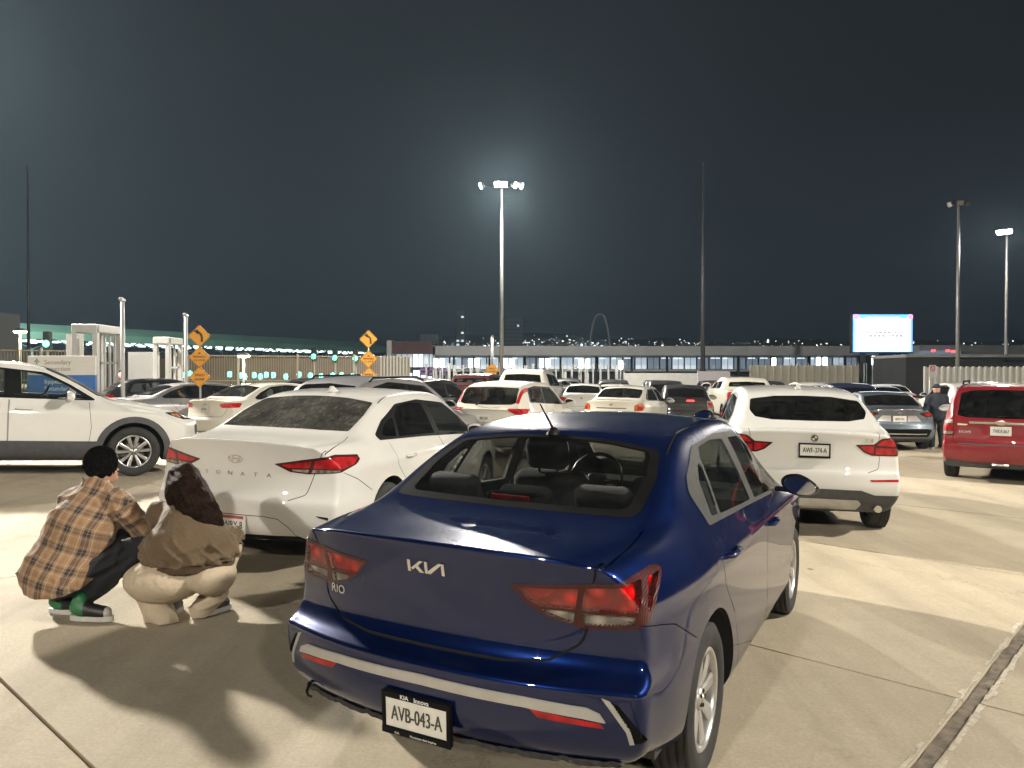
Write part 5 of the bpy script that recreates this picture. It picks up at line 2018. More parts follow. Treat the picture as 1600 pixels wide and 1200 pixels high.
def red_suv():
    sp = hatch_spec(4.44, .905, 1.70, 1.09, ((.13, 1.14), (.34, 1.60)), (2.62, 3.28), 1.12, .86, .86, 2.62, .355, rim='five', rail_w=.77, roof_x=1.5, belt_in=.07, plan_r=.09,
                    rearz=[.30, .40, .52, .655, .70, .96], lip=[.13, .03, .0, .0, .03, .035], rail_d=.045)
    P = RED
    root, sk = build_car('parked_car', sp, (8.145, 12.917), .60, level=3)
    lid = rounded([(-.1, .665), (.66, .668, .03), (.70, .72), (.70, 1.08), (.66, 1.5), (.6, 1.63), (-.1, 1.64)], .02, 3)
    cfg = dict(
        panels=[('trunk_lid', lid, PX, lambda c, n: c.x < .45 and n.x < .2), ('rear_bumper', [(-.2, .1), (.5, .1), (.5, .66), (-.2, .66)], PY, ANY)],
        dlo=rounded([(.45, 1.17, .05), (3.0, 1.11, .02), (2.6, 1.45, .2), (2.3, 1.56, .2), (.8, 1.57, .1), (.55, 1.50, .08)], .03, 3),
        side_glass=[rounded([(.55, 1.19), (1.05, 1.175), (1.05, 1.54), (.85, 1.54), (.65, 1.47)], .03, 3), rounded([(1.12, 1.175), (1.92, 1.16), (1.90, 1.54), (1.12, 1.54)], .03, 3), rounded([(2.02, 1.155), (2.9, 1.135), (2.52, 1.43, .1), (2.26, 1.53, .1), (2.0, 1.54)], .03, 3)],
        glass=G_DARK, rear_glass=G_DARK,
        rgl=rounded([(-.1, 1.10), (.5, 1.105), (.645, 1.14, .04), (.60, 1.53, .06), (.4, 1.575), (-.1, 1.585)], .02, 4),
        wscr=rounded([(2.60, -.3), (2.60, 0, 0), (2.66, .62, .06), (3.18, .74, .05), (3.26, 0, 0), (3.26, -.3)], 0, 3),
        lamps=[('tail_light', rounded([(.685, 1.075), (.86, 1.06), (.875, .80), (.70, .80)], .02, 3), PX, M_LDARK, None, lambda c, n: c.x < .4), ('lens', rounded([(.70, .985), (.87, .985), (.875, .875), (.70, .875)], .01, 3), PX, M_LRED, 0, lambda c, n: c.x < .4),
               ('lens', rounded([(.70, 1.06), (.85, 1.05), (.86, 1.0), (.70, 1.0)], .01, 3), PX, M_LCLEAR, 0, lambda c, n: c.x < .4), ('lens', rounded([(.705, .865), (.87, .865), (.87, .815), (.705, .815)], .01, 3), PX, M_LCLEAR, 0, lambda c, n: c.x < .4)],
        trims=[('tailgate_moulding', [(-.1, 1.045), (.46, 1.045), (.46, 1.008), (-.1, 1.008)], PX, M_CHROME, .012, False, lambda c, n: c.x < .3),
               ('bumper_step', [(-.1, .672), (.62, .668), (.62, .648), (-.1, .652)], PX, M_PLASTIC, .006, False, lambda c, n: c.x < .3),
               ('bumper_lower', [(-.1, .2), (.95, .2), (.95, .335), (-.1, .345)], PX, M_PLASTIC, .003, False, lambda c, n: c.x < .5)],
        seams=[(lid[:-1], PX, lambda c, n: c.x < .45 and n.x < .2, .008)],
        cabin=(.6, 3.0), mirror=(2.72, .86, 1.14, 1.1), mirror_mat=M_LBLACK, handles=[(1.2, .98), (2.15, .98)])
    dress(root, sk, sp, P, cfg)
    v, f = multi_poly([[(.085 * cos(2 * pi * k / 24), .038 * sin(2 * pi * k / 24)) for k in range(24)]])
    decal(sk, 'emblem', v, f, (-1, 0, 1.03), (0, -1, 0), (0, 0, 1), (1, 0, 0), M_CHROME, root, .018, .004)
    v, f = text_mesh('ESCAPE', .055)
    decal(sk, 'model_badge', [(a * 1.0, b) for a, b in v], f, (-1, .52, .845), (0, -1, 0), (0, 0, 1), (1, 0, 0), M_CHROME, root, .006, .003)
    v, f = multi_poly([rounded([(-.075, -.012), (.06, -.012), (.085, .012), (-.075, .02)], .01, 3)])
    decal(sk, 'badge', v, f, (-1, .56, .985), (0, -1, 0), (0, 0, 1), (1, 0, 0), mat('badge_cream', (.7, .62, .4), .4, noise=.1), root, .006, .003)
    plate_on(sk, root, 'number_plate', -1, 0, .895, .30, .15, M_PLATE, [('7VKA367', .085, 0, -.03, mat('plate_blue', (.08, .10, .22), .5, noise=.1), .70, 0)], None)
    for s in (1, -1):
        bm = bmesh.new()
        add_tube(bm, [(.7, s * .60, 1.675), (.8, s * .60, 1.72), (2.2, s * .61, 1.735), (2.35, s * .62, 1.69)], .016, 8)
        bm_obj('roof_rail', bm, M_BLACK, root)
    bm = bmesh.new()
    add_tube(bm, [(.02, .12, .325), (.02, -.12, .325)], .02, 8)
    bm_obj('tow_bar', bm, M_SILVER, root)
    bm = bmesh.new()
    h, n = sk.hit((-1, -.05, 1.125), (1, 0, 0))
    add_tube(bm, [h + Vector((-.01, .1, 0)), h + Vector((-.012, -.38, .035))], [.012, .006], 6)
    bm_obj('rear_wiper', bm, M_BLACK, root)
    tag(root, 'red boxy SUV with a chrome tailgate bar, cut by the right edge', 'car', 'cars waiting in line')


def generic_sedan(name, L, w, H, loc, hd, P, lampm=M_LRED, rear_glass=G_TINT, plate='', level=2, lamp=None, extra=None, glassm=G_TINT, label='', group='cars waiting in line', sub=None, mir=True, tone=None, mirm=None):
    sp, (kx, ky, kz) = scale_spec(big_sedan_spec(), L, w, H)
    sp['R'] = .32
    sp['rim_r'] = .21
    root, sk = build_car(name, sp, loc, hd, level=level)
    X = lambda pts: [(p[0] * kx, p[1] * kz) + tuple(p[2:]) for p in pts]
    Q = lambda pts: [(p[0] * ky, p[1] * kz) + tuple(p[2:]) for p in pts]
    T = lambda pts: [(p[0] * kx, p[1] * ky) + tuple(p[2:]) for p in pts]
    lid = rounded(Q([(-.1, .66), (.55, .665, .04), (.66, .80), (.70, .93), (.74, 1.02), (.75, 1.2), (-.1, 1.2)]), .0, 3)
    lm = lamp or [(.45, .93), (.62, .98), (.98, .985), (.94, .86), (.50, .84)]
    lamps = [('tail_light', rounded(Q(lm), .03, 3), PC, lampm, None, None)]
    for (pl, m) in (sub or []):
        lamps.append(('lens', rounded(Q(pl), .015, 3), PC, m, 0, None))
    cfg = dict(
        panels=[('trunk_lid', lid, PX, REAR35)],
        dlo=rounded(X([(1.02, 1.055, .03), (2.0, 1.03, .3), (3.66, .965, .02), (3.3, 1.18, .3), (2.9, 1.345, .3), (2.2, 1.395, .4), (1.65, 1.36, .3), (1.22, 1.22, .1), (.98, 1.10, .04)]), .02, 3),
        side_glass=[rounded(X([(1.15, 1.075), (2.30, 1.045), (2.26, 1.360), (1.66, 1.33, .1), (1.32, 1.20, .04)]), .02, 3), rounded(X([(2.43, 1.04), (3.50, .995), (3.22, 1.175, .2), (2.88, 1.315, .15), (2.39, 1.358)]), .02, 3)],
        glass=glassm, rear_glass=rear_glass, rgl_proj=PZ,
        rgl=rounded(T([(.70, -.3), (.70, 0, 0), (.75, .645, .05), (1.05, .635, .2), (1.34, .585, .05), (1.395, 0, 0), (1.395, -.3)]), .0, 3),
        wscr=rounded(T([(3.02, -.3), (3.02, 0, 0), (3.10, .57, .05), (3.74, .70, .05), (3.88, 0, 0), (3.88, -.3)]), 0, 3), lamps=lamps,
        trims=[('bumper_lower', Q([(-.1, .2), (.90, .2), (.88, .30), (-.1, .32)]), PX, M_PLASTIC, .003, False, lambda c, n: c.x < .5)] + (extra or []),
        seams=[(lid[:-1], PX, REAR35, .008), (X([(2.40, .3), (2.40, 1.02)]), PY, lambda c, n: n.y > .3, .008), (X([(1.5, .6), (1.25, .85), (1.18, 1.03)]), PY, lambda c, n: n.y > .3, .008)],
        cabin=(1.1 * kx, 3.6 * kx), handles=[(1.5 * kx, .885 * kz), (2.62 * kx, .87 * kz)])
    if mir:
        cfg['mirror'] = (3.14 * kx, .87 * ky, .985 * kz, .95)
        cfg['mirror_mat'] = mirm or P
    dress(root, sk, sp, P, cfg)
    if plate:
        plate_on(sk, root, 'number_plate', -1, 0, tone or .80 * kz, .30, .145, M_PLATE, [(plate, .08, 0, -.028, M_PLATETXT, .62, 0)], None)
    fin = [[(.05 * cos(2 * pi * k / 16), .032 * sin(2 * pi * k / 16)) for k in range(16)]]
    v, f = multi_poly(fin)
    decal(sk, 'emblem', v, f, (-1, 0, .95 * kz), (0, -1, 0), (0, 0, 1), (1, 0, 0), M_CHROME, root, .008, .004)
    if label:
        tag(root, label, 'car', group)
    return root, sk, sp


def hatch_back(name, sp, loc, hd, P, lamps, rgl, dlo, sg, ws, label, glassm=G_TINT, rear_glass=G_TINT, level=2, trims=None, mirror=None, group='cars waiting in line', plate=None, seams=None, handles=None, interior=True, rgl_border=None):
    root, sk = build_car(name, sp, loc, hd, level=level)
    cfg = dict(dlo=dlo, side_glass=sg, glass=glassm, rear_glass=rear_glass, rgl=rgl, wscr=ws, lamps=lamps, trims=trims or [], seams=seams or [], cabin=(.7, sp['dash_x'] + .3), interior=interior, handles=handles or [])
    if rgl_border:
        cfg['rgl_border'] = rgl_border
    if mirror:
        cfg['mirror'] = mirror
    dress(root, sk, sp, P, cfg)
    if plate:
        plate_on(sk, root, 'number_plate', -1, 0, plate[1], .30, .145, M_PLATE, [(plate[0], .08, 0, -.028, M_PLATETXT, .62, 0)], None)
    if label:
        tag(root, label, 'car', group)
    return root, sk


def pickup(loc, hd, P, label, H=1.93, level=2, lit=False, group='cars waiting in line', rear_glass=G_DARK):
    """crew-cab pickup: long bed with an open top, tall cab"""
    L, w = 5.75, .97
    bz = 1.32
    sp = dict(L=L, R=.39, rim_r=.24, rim='five', rear_axle=1.15, wb=3.6, tyre_w=.25, arch_r=.47,
              xs=[0, .06, .4, 1.6, 1.72, 1.86, 2.05, 2.7, 3.4, 3.75, 4.1, 4.45, 4.8, 5.3, 5.65, 5.75],
              W=[(0, w - .03), (.4, w), (5.0, w), (5.75, w - .12)],
              rows=[(.48, .10, .08, .42, .10, .42, .1, .1), (.56, .02, .0, .50, .02, .50, .03, .03), (.70, .0, .0, .64, 0, .66, 0, 0), (.80, .03, .0, .80, 0, .80, 0, 0), (1.0, .03, 0, 1.0, 0, .95, 0, 0), (1.22, .03, .005, 1.2, .005, 1.05, .02, .02)],
              lip_x=.03, nose_x=.06, plan_r=.05, plan_f=.2,
              belt_z=[(0, bz), (1.7, bz), (4.4, bz - .03), (5.75, 1.12)], belt_y=[(0, w - .04), (1.7, w - .04), (4.4, w - .04), (5.75, w - .2)],
              rail_y=[(0, w - .12), (1.6, w - .12), (1.72, .76), (1.86, .72), (2.05, .70), (3.4, .70), (4.45, .80), (5.75, .6)],
              rail_z=[(0, bz + .005), (1.6, bz + .005), (1.72, bz + .04), (1.86, H - .22), (2.05, H - .08), (2.7, H - .05), (3.4, H - .07), (3.75, H - .18), (4.1, 1.55), (4.45, 1.34), (5.3, 1.28), (5.75, 1.14)],
              top=[(0, bz + .005), (1.6, bz + .006), (1.72, bz + .05), (1.86, H - .17), (2.05, H - .04), (2.7, H), (3.4, H - .02), (3.75, H - .12), (4.1, 1.6), (4.45, 1.37), (5.3, 1.32), (5.65, 1.2), (5.75, 1.15)],
              crease=[('r', 6, .8), ('s', 6, .6)], bulge=.01, blend=.4, painted=[], dash_x=3.9, dash_z=1.3, seat_x=3.0, seat_z=.6, rear_seat_x=2.3, lining_z=1.0)
    root, sk = build_car('pickup_truck', sp, loc, hd, level=level)
    sk.cut([(.08, -.1), (1.56, -.1), (1.56, w - .13), (.08, w - .13)], PZ, lambda c, n: n.z > .8 and c.z > bz - .05, 'bed_opening')
    cfg = dict(dlo=rounded([(2.0, bz + .04), (4.05, bz + .02), (3.7, H - .22), (2.1, H - .15)], .05, 3), side_glass=[rounded([(2.08, bz + .06), (2.85, bz + .05), (2.85, H - .18), (2.15, H - .18)], .04, 3), rounded([(2.98, bz + .05), (3.9, bz + .05), (3.6, H - .24), (2.98, H - .18)], .04, 3)],
               glass=G_DARK, rear_glass=rear_glass, rgl=rounded([(-.1, bz + .12), (.66, bz + .12), (.60, H - .20), (-.1, H - .17)], .04, 3), wscr=rounded([(3.65, -.3), (3.65, 0, 0), (3.7, .62, .05), (4.32, .76, .05), (4.42, 0, 0), (4.42, -.3)], 0, 3),
               lamps=[('tail_light', rounded([(.80, 1.28), (.96, 1.28), (.96, .95), (.80, .95)], .02, 2), PX, M_LRED, None, lambda c, n: c.x < .25)],
               trims=[('rear_bumper', [(-.1, .5), (1.0, .5), (1.0, .72), (-.1, .72)], PX, M_CHROME, .03, False, lambda c, n: c.x < .3)], cabin=(2.0, 4.0), mirror=(3.85, .90, bz + .06, 1.4), seams=[([(-.1, .78), (.76, .78), (.78, 1.32)], PX, lambda c, n: c.x < .2, .01)])
    dress(root, sk, sp, P, cfg)
    bm = bmesh.new()
    add_box(bm, (.82, 0, bz - .5), (1.44, 2 * (w - .15), .04))
    for s in (1, -1):
        add_box(bm, (.82, s * (w - .14), bz - .24), (1.44, .03, .48))
    bm_obj('cargo_bed', bm, M_UNDER, root)
    if lit:
        bm = bmesh.new()
        hh, nn_ = sk.hit((1.0, 0, H - .10), (1, 0, 0))
        add_box(bm, (hh.x - .01, 0, H - .10), (.05, .26, .05), None, .01, 1)
        bm_obj('high_brake_light', bm, mat('brake_light_lit', (.8, .08, .05), .4, emit=(1, .25, .15), estr=22), root)
    tag(root, label, 'pickup', group)
    return root


white_sonata()
white_coupe_suv()
white_crossover()
red_suv()
# ------------------------------------------------------------------ cars further back in the lines
def rel(px_u, Y):
    return (px_u - 800) / 1211.0 * Y


# grey-blue sedan ahead of the white SUV
r_, k_, s_ = generic_sedan('parked_car', 4.63, .89, 1.425, (9.37, 18.7), .226, GREYBLUE, M_LDARK, G_DARK, 'BKW-291', lamp=[(.40, .955), (.62, .985), (.98, .995), (.95, .88), (.62, .86)],
                           sub=[([(.55, .965), (.92, .975), (.90, .90), (.62, .89)], M_LRED)], extra=[('bumper_black', rounded([(-.1, .36), (.66, .36), (.75, .52), (.62, .55), (-.1, .54)], .02, 3), PX, M_BLACK, -.004, False, None), ('bumper_strip', [(-.1, .415), (.60, .415), (.63, .44), (-.1, .445)], PX, M_CHROME, .012, False, None),
                           ('lid_strip', [(-.1, .995), (.62, .985), (.62, 1.005), (-.1, 1.015)], PX, M_CHROME, .006, False, None), ('plate_recess', rounded([(.19, .87), (.38, .87), (.50, .73), (.19, .73)], .01, 2), PX, M_SILVER, .002, True, None)],
                           label='grey-blue sedan with a chrome lower bumper strip beside the red SUV', tone=.79)
# white hatchback straight ahead over the blue roof
sp = hatch_spec(4.06, .85, 1.575, 1.06, ((.14, 1.08), (.50, 1.46)), (2.35, 3.25), 1.02, .78, .72, 2.53, .31, rim='seven', rail_w=.74, roof_x=1.4, belt_in=.08, plan_r=.10)
REARH = lambda c, n: c.x < .75 and n.x < .35
r_, k_ = hatch_back('parked_car', sp, (-.58, 15.3), .36, CREAM,
                    [('tail_light', rounded([(.60, 1.13, .01), (.66, 1.12), (.665, 1.46), (.625, 1.47)], .015, 3), PX, M_LRED, None, REARH), ('tail_light', rounded([(.44, 1.03), (.80, 1.02), (.80, .90), (.62, .92)], .02, 3), PX, M_LRED, None, REARH)],
                    rounded([(-.1, 1.09), (.5, 1.10), (.60, 1.13, .04), (.575, 1.43, .05), (-.1, 1.45)], .02, 3),
                    rounded([(.62, 1.14, .04), (2.92, 1.04, .02), (2.6, 1.25, .2), (2.2, 1.44, .2), (1.2, 1.47, .2), (.75, 1.42, .06)], .03, 3),
                    [rounded([(.72, 1.16), (1.52, 1.115), (1.52, 1.445), (.84, 1.40)], .03, 3), rounded([(1.60, 1.11), (2.72, 1.065), (2.5, 1.24, .1), (2.15, 1.40, .1), (1.60, 1.445)], .03, 3)],
                    rounded([(2.34, -.3), (2.34, 0, 0), (2.40, .58, .05), (3.10, .66, .05), (3.22, 0, 0), (3.22, -.3)], 0, 3),
                    'white hatchback with red upright rear lamps, seen over the blue roof', G_CLEAR, glass('hatch_glass', (.45, .48, .47), .03), level=3, mirror=(2.72, .82, 1.07, .95), plate=('8KJL204', .83),
                    seams=[(rounded([(-.1, .70), (.60, .70), (.66, .9), (.66, 1.06)], .03, 3)[:-1], PX, lambda c, n: c.x < .4, .008), ([(1.56, .3), (1.56, 1.08)], PY, lambda c, n: n.y > .3, .008)], handles=[(.95, .93), (1.78, .93)])
bm = bmesh.new()
h, n = k_.hit((-1, .10, 1.10), (1, 0, 0))
add_tube(bm, [h + Vector((-.03, .12, -.01)), h + Vector((-.05, .02, .05)), h + Vector((-.03, -.10, .045)), h + Vector((-.02, -.30, .0))], [.02, .018, .012, .008], 6)
bm_obj('rear_wiper', bm, M_BLACK, r_)
bm = bmesh.new()
h, n = k_.hit((.75, .28, 3), (0, 0, -1))
add_tube(bm, [h, h + Vector((-.05, 0, .20))], [.010, .005], 6)
bm_obj('roof_aerial', bm, M_BLACK, r_)
# white sedan with orange lamps
generic_sedan('parked_car', 4.82, .90, 1.46, (2.65, 21.0), .40, CREAM, M_LAMBER, G_TINT, '', lamp=[(.62, .93), (.76, 1.0), (.98, 1.0), (1.0, .90), (.88, .80), (.62, .78)], sub=[([(.70, .90), (.90, .92), (.92, .84), (.84, .80), (.70, .80)], M_LRED)],
              extra=[('lid_strip', [(-.1, .835), (.42, .835), (.42, .86), (-.1, .86)], PX, M_PLASTIC, .004, False, None)], label='cream white sedan with amber rear lamps, right of the white hatchback')
# black hatchback with a lit brake lamp
sp = hatch_spec(4.48, .875, 1.50, 1.03, ((.10, 1.08), (.95, 1.42)), (2.55, 3.45), .98, .74, .9, 2.70, .32, rim='seven', rail_w=.72, roof_x=1.7, belt_in=.08, plan_r=.10)
r_, k_ = hatch_back('parked_car', sp, (5.25, 23.4), .17, BLACKP,
                    [('tail_light', rounded([(.60, 1.03), (.80, 1.0), (.80, .68), (.64, .70)], .03, 3), PX, M_LCLEAR, None, REARH), ('lens', rounded([(.64, .98), (.78, .96), (.78, .86), (.65, .87)], .02, 3), PX, M_LRED, 0, REARH)],
                    rounded([(-.1, 1.12), (.55, 1.13), (.56, 1.36, .06), (-.1, 1.40)], .03, 3),
                    rounded([(.9, 1.12, .04), (3.1, 1.0, .02), (2.7, 1.25, .2), (2.4, 1.36, .2), (1.6, 1.41, .2), (1.1, 1.30, .1)], .03, 3),
                    [rounded([(1.0, 1.13), (1.85, 1.08), (1.85, 1.38), (1.2, 1.29)], .03, 3), rounded([(1.93, 1.08), (2.9, 1.03), (2.6, 1.23, .1), (2.3, 1.33, .1), (1.93, 1.38)], .03, 3)],
                    rounded([(2.54, -.3), (2.54, 0, 0), (2.60, .58, .05), (3.30, .68, .05), (3.42, 0, 0), (3.42, -.3)], 0, 3),
                    'black hatchback with a glowing red brake lamp, left of the white SUV', G_DARK, G_DARK, mirror=(2.85, .84, 1.04, 1.0), handles=[(1.3, .93), (2.15, .92)])
bm = bmesh.new()
h, n = k_.hit((-1, 0, 1.02), (1, 0, 0))
add_box(bm, (h.x - .012, -.12, 1.02), (.02, .22, .05), None, .008, 2)
bm_obj('high_brake_light', bm, mat('small_red_lit', (.8, .03, .03), .4, emit=(1, .03, .03), estr=5), r_)
# pickups
pickup((-.1, 24.4), .24, CREAM, 'white crew-cab pickup with its roof brake lamp lit, behind the white hatchback', 1.93, lit=True)
pickup((8.05, 25.4), .10, CREAM, 'white pickup seen between the black hatchback and the white SUV', 1.80)
pickup((-2.0, 27.0), .25, MAROON, 'dark maroon pickup left of the lit white pickup', 1.78)
# silver wagon behind the white sedan
sp = hatch_spec(4.55, .90, 1.61, 1.06, ((.20, 1.14), (.70, 1.50)), (2.45, 3.30), 1.06, .80, .85, 2.66, .34, rim='ten', rail_w=.72, roof_x=1.6, belt_in=.08)
WG = dict(rgl=rounded([(-.1, 1.16), (.52, 1.17), (.55, 1.43, .05), (-.1, 1.47)], .03, 3), dlo=rounded([(.7, 1.12, .04), (3.0, 1.07, .02), (2.65, 1.30, .2), (2.35, 1.46, .2), (1.3, 1.51, .2), (.85, 1.42, .08)], .03, 3),
          sg=[rounded([(.8, 1.14), (1.72, 1.115), (1.72, 1.48), (.95, 1.42)], .03, 3), rounded([(1.82, 1.11), (2.82, 1.09), (2.55, 1.29, .1), (2.25, 1.43, .1), (1.82, 1.48)], .03, 3)],
          ws=rounded([(2.44, -.3), (2.44, 0, 0), (2.50, .60, .05), (3.16, .70, .05), (3.28, 0, 0), (3.28, -.3)], 0, 3), lamps=[('tail_light', rounded([(.50, 1.06), (.84, 1.08), (.84, .92), (.56, .92)], .03, 3), PC, M_LRED, None, None)])


def wagon(loc, hd, P, label, rails=False, glassm=G_TINT, rg=G_DARK, lv=2):
    r, k = hatch_back('parked_car', dict(sp), loc, hd, P, WG['lamps'], WG['rgl'], WG['dlo'], WG['sg'], WG['ws'], label, glassm, rg, level=lv, mirror=(2.75, .83, 1.09, 1.0), handles=[(1.1, .93), (2.0, .93)], plate=('5TR-318', .82))
    if rails:
        for s in (1, -1):
            bm = bmesh.new()
            add_tube(bm, [(.85, s * .60, 1.50), (.95, s * .60, 1.57), (2.2, s * .61, 1.615), (2.4, s * .62, 1.55)], .018, 6)
            bm_obj('roof_rail', bm, M_BLACK, r)
    return r


wagon((-3.25, 11.9), .46, SILVER, 'silver wagon whose roof shows behind the white sedan', True)
wagon((-3.1, 19.0), .40, BLACKP, 'black wagon half hidden behind the silver wagon')
# white and silver sedans at the left
generic_sedan('parked_car', 4.73, .91, 1.50, (-7.55, 18.9), .50, CREAM, M_LRED, G_CLEAR, 'XK4-207', glassm=G_CLEAR, lamp=[(.44, .96), (.62, .985), (.98, .985), (.94, .88), (.52, .87)], label='white sedan with a red plate band, left behind the dusty white sedan', tone=.86)
generic_sedan('parked_car', 4.80, .91, 1.50, (-10.6, 20.6), .78, SILVER, M_LCLEAR, G_CLEAR, '', lamp=[(.48, .97), (.66, 1.0), (.98, 1.0), (.96, .84), (.54, .86)], sub=[([(.78, .97), (.92, .97), (.92, .87), (.78, .87)], M_LRED)], label='silver sedan with round red rear lamps, above the white crossover bonnet')
wagon((-13.4, 25.0), .9, BLACKP, 'dark wagon behind the silver sedan on the left')
# far rows: simpler copies of a few of the cars
FAR = []


def copy_tree(o, parent=None):
    c = o.copy()
    C.objects.link(c)
    c.parent = parent
    if parent is not None:
        c.matrix_parent_inverse = o.matrix_parent_inverse.copy()
    for ch in list(o.children):
        copy_tree(ch, c)
    return c


base_sedan, _, _ = generic_sedan('parked_car', 4.6, .88, 1.45, (9.6, 27.5), .1, WHITE, M_LRED, G_DARK, '', glassm=G_DARK)
base_wagon = wagon((12.0, 30.0), .1, PEARL, '', glassm=G_DARK)
base_dark = wagon((-1.6, 33.0), .2, BLACKP, '', glassm=G_DARK)
tag(base_sedan, 'white sedan far back between the white SUV and the screen', 'car', 'far cars in the lot')
tag(base_wagon, 'pale wagon far back below the bright screen', 'car', 'far cars in the lot')
tag(base_dark, 'dark wagon far back behind the maroon pickup', 'car', 'far cars in the lot')


def far_copy(src, loc, hd, label, recolor=None):
    c = copy_tree(src)
    place_on_ground(c, loc, hd)
    tag(c, label, 'car', 'far cars in the lot')
    if recolor:
        for o in [c] + list(c.children_recursive):
            if o.type == 'MESH':
                for sl in o.material_slots:
                    if sl.material and sl.material.name in (WHITE.name, PEARL.name, BLACKP.name):
                        sl.link = 'OBJECT'
                        sl.material = recolor
    return c


far_copy(base_wagon, (10.9, 24.2), .15, 'dark wagon with blue screen light put into its paint, right of the white SUV roof', BLUELIT)
far_copy(base_sedan, (13.2, 28.5), .12, 'white sedan far back behind the grey-blue sedan')
far_copy(base_sedan, (15.3, 31.0), .12, 'second white sedan far back behind the grey-blue sedan')
far_copy(base_wagon, (16.3, 27.0), .20, 'white wagon behind the standing person')
far_copy(base_wagon, (14.9, 22.6), .30, 'pale wagon between the standing person and the red SUV', SILVER)
far_copy(base_dark, (4.4, 33.5), .1, 'dark wagon far back behind the cream sedan')
far_copy(base_dark, (6.9, 36.0), .1, 'black wagon far back left of the white pickup')
far_copy(base_sedan, (1.3, 33.0), .12, 'black sedan far back right of the lit pickup', BLACKP)
far_copy(base_dark, (-4.6, 34.0), .2, 'dark wagon far back left of the maroon pickup')
far_copy(base_sedan, (-3.4, 28.5), .3, 'dark sedan far back behind the silver wagon roof', DKGREY)
far_copy(base_sedan, (2.4, 27.0), .15, 'white sedan half hidden by the lit pickup')
far_copy(base_dark, (9.2, 33.0), .1, 'maroon wagon far back above the white SUV roof', MAROON)
far_copy(base_dark, (12.2, 36.0), .1, 'dark grey wagon far back under the beige wall', DKGREY)

far_copy(base_sedan, (3.6, 27.5), .18, 'white sedan far back between the cream sedan and the black hatchback')
far_copy(base_dark, (5.9, 29.5), .12, 'dark wagon far back right behind the black hatchback')
far_copy(base_wagon, (8.0, 39.0), .12, 'pale wagon far back in front of the lavender barrier')
far_copy(base_dark, (10.6, 40.0), .1, 'black wagon far back just left of the screen legs')
far_copy(base_sedan, (17.6, 35.0), .15, 'white sedan far back before the no entry sign')
far_copy(base_dark, (19.5, 31.0), .2, 'dark wagon far back beside the beige wall', DKGREY)
far_copy(base_sedan, (-6.4, 27.0), .35, 'silver sedan far back behind the farther yellow signs', SILVER)
far_copy(base_dark, (-8.9, 31.0), .4, 'black wagon far back below the bar fence')
far_copy(base_sedan, (.6, 40.0), .1, 'silver sedan far back straight ahead of the lit pickup', SILVER)
far_copy(base_dark, (3.0, 42.0), .1, 'dark wagon far back between the lane posts and the cream sedan')
# ------------------------------------------------------------------ people
def sd_cone(P, a, b, ra, rb):
    """distance to a limb that tapers from ra at a to rb at b"""
    a, b = np.array(a, float), np.array(b, float)
    ab = b - a
    t = np.clip(((P - a) @ ab) / (ab @ ab), 0, 1)
    d = np.linalg.norm(P - (a + t[..., None] * ab), axis=-1)
    return d - (ra + (rb - ra) * t)


def sd_ell(P, c, r, R=None):
    q = P - np.array(c, float)
    if R is not None:
        q = q @ np.array(R)
    r = np.array(r, float)
    k = np.linalg.norm(q / r, axis=-1)
    return (k - 1) * r.min() * .9


def smin(a, b, k):
    h = np.clip(.5 + .5 * (b - a) / k, 0, 1)
    return b * (1 - h) + a * h - k * h * (1 - h)


def blend(ds, k):
    d = ds[0]
    for e in ds[1:]:
        d = smin(d, e, k)
    return d


def folds(P, seed, along, freq, amp, sharp=2.0):
    """cloth folds: warped ridges running along a direction"""
    rs = np.random.RandomState(seed)
    a = np.array(along, float)
    a /= np.linalg.norm(a)
    out = 0
    for k in range(3):
        v = rs.normal(size=3)
        v -= a * (v @ a)
        v /= np.linalg.norm(v)
        w = sum(rs.uniform(.5, 1.3) * np.sin(P @ (rs.normal(size=3) * 9) + rs.uniform(0, 6)) for _ in range(3))
        ph = P @ (v * freq * 2.2 * rs.uniform(.7, 1.3) + a * freq * .35) + 1.4 * w
        env = .5 + .5 * np.sin(P @ (rs.normal(size=3) * 11) + rs.uniform(0, 6))
        out = out + (1 - np.abs(np.sin(ph))) ** sharp * env
    return -amp * out


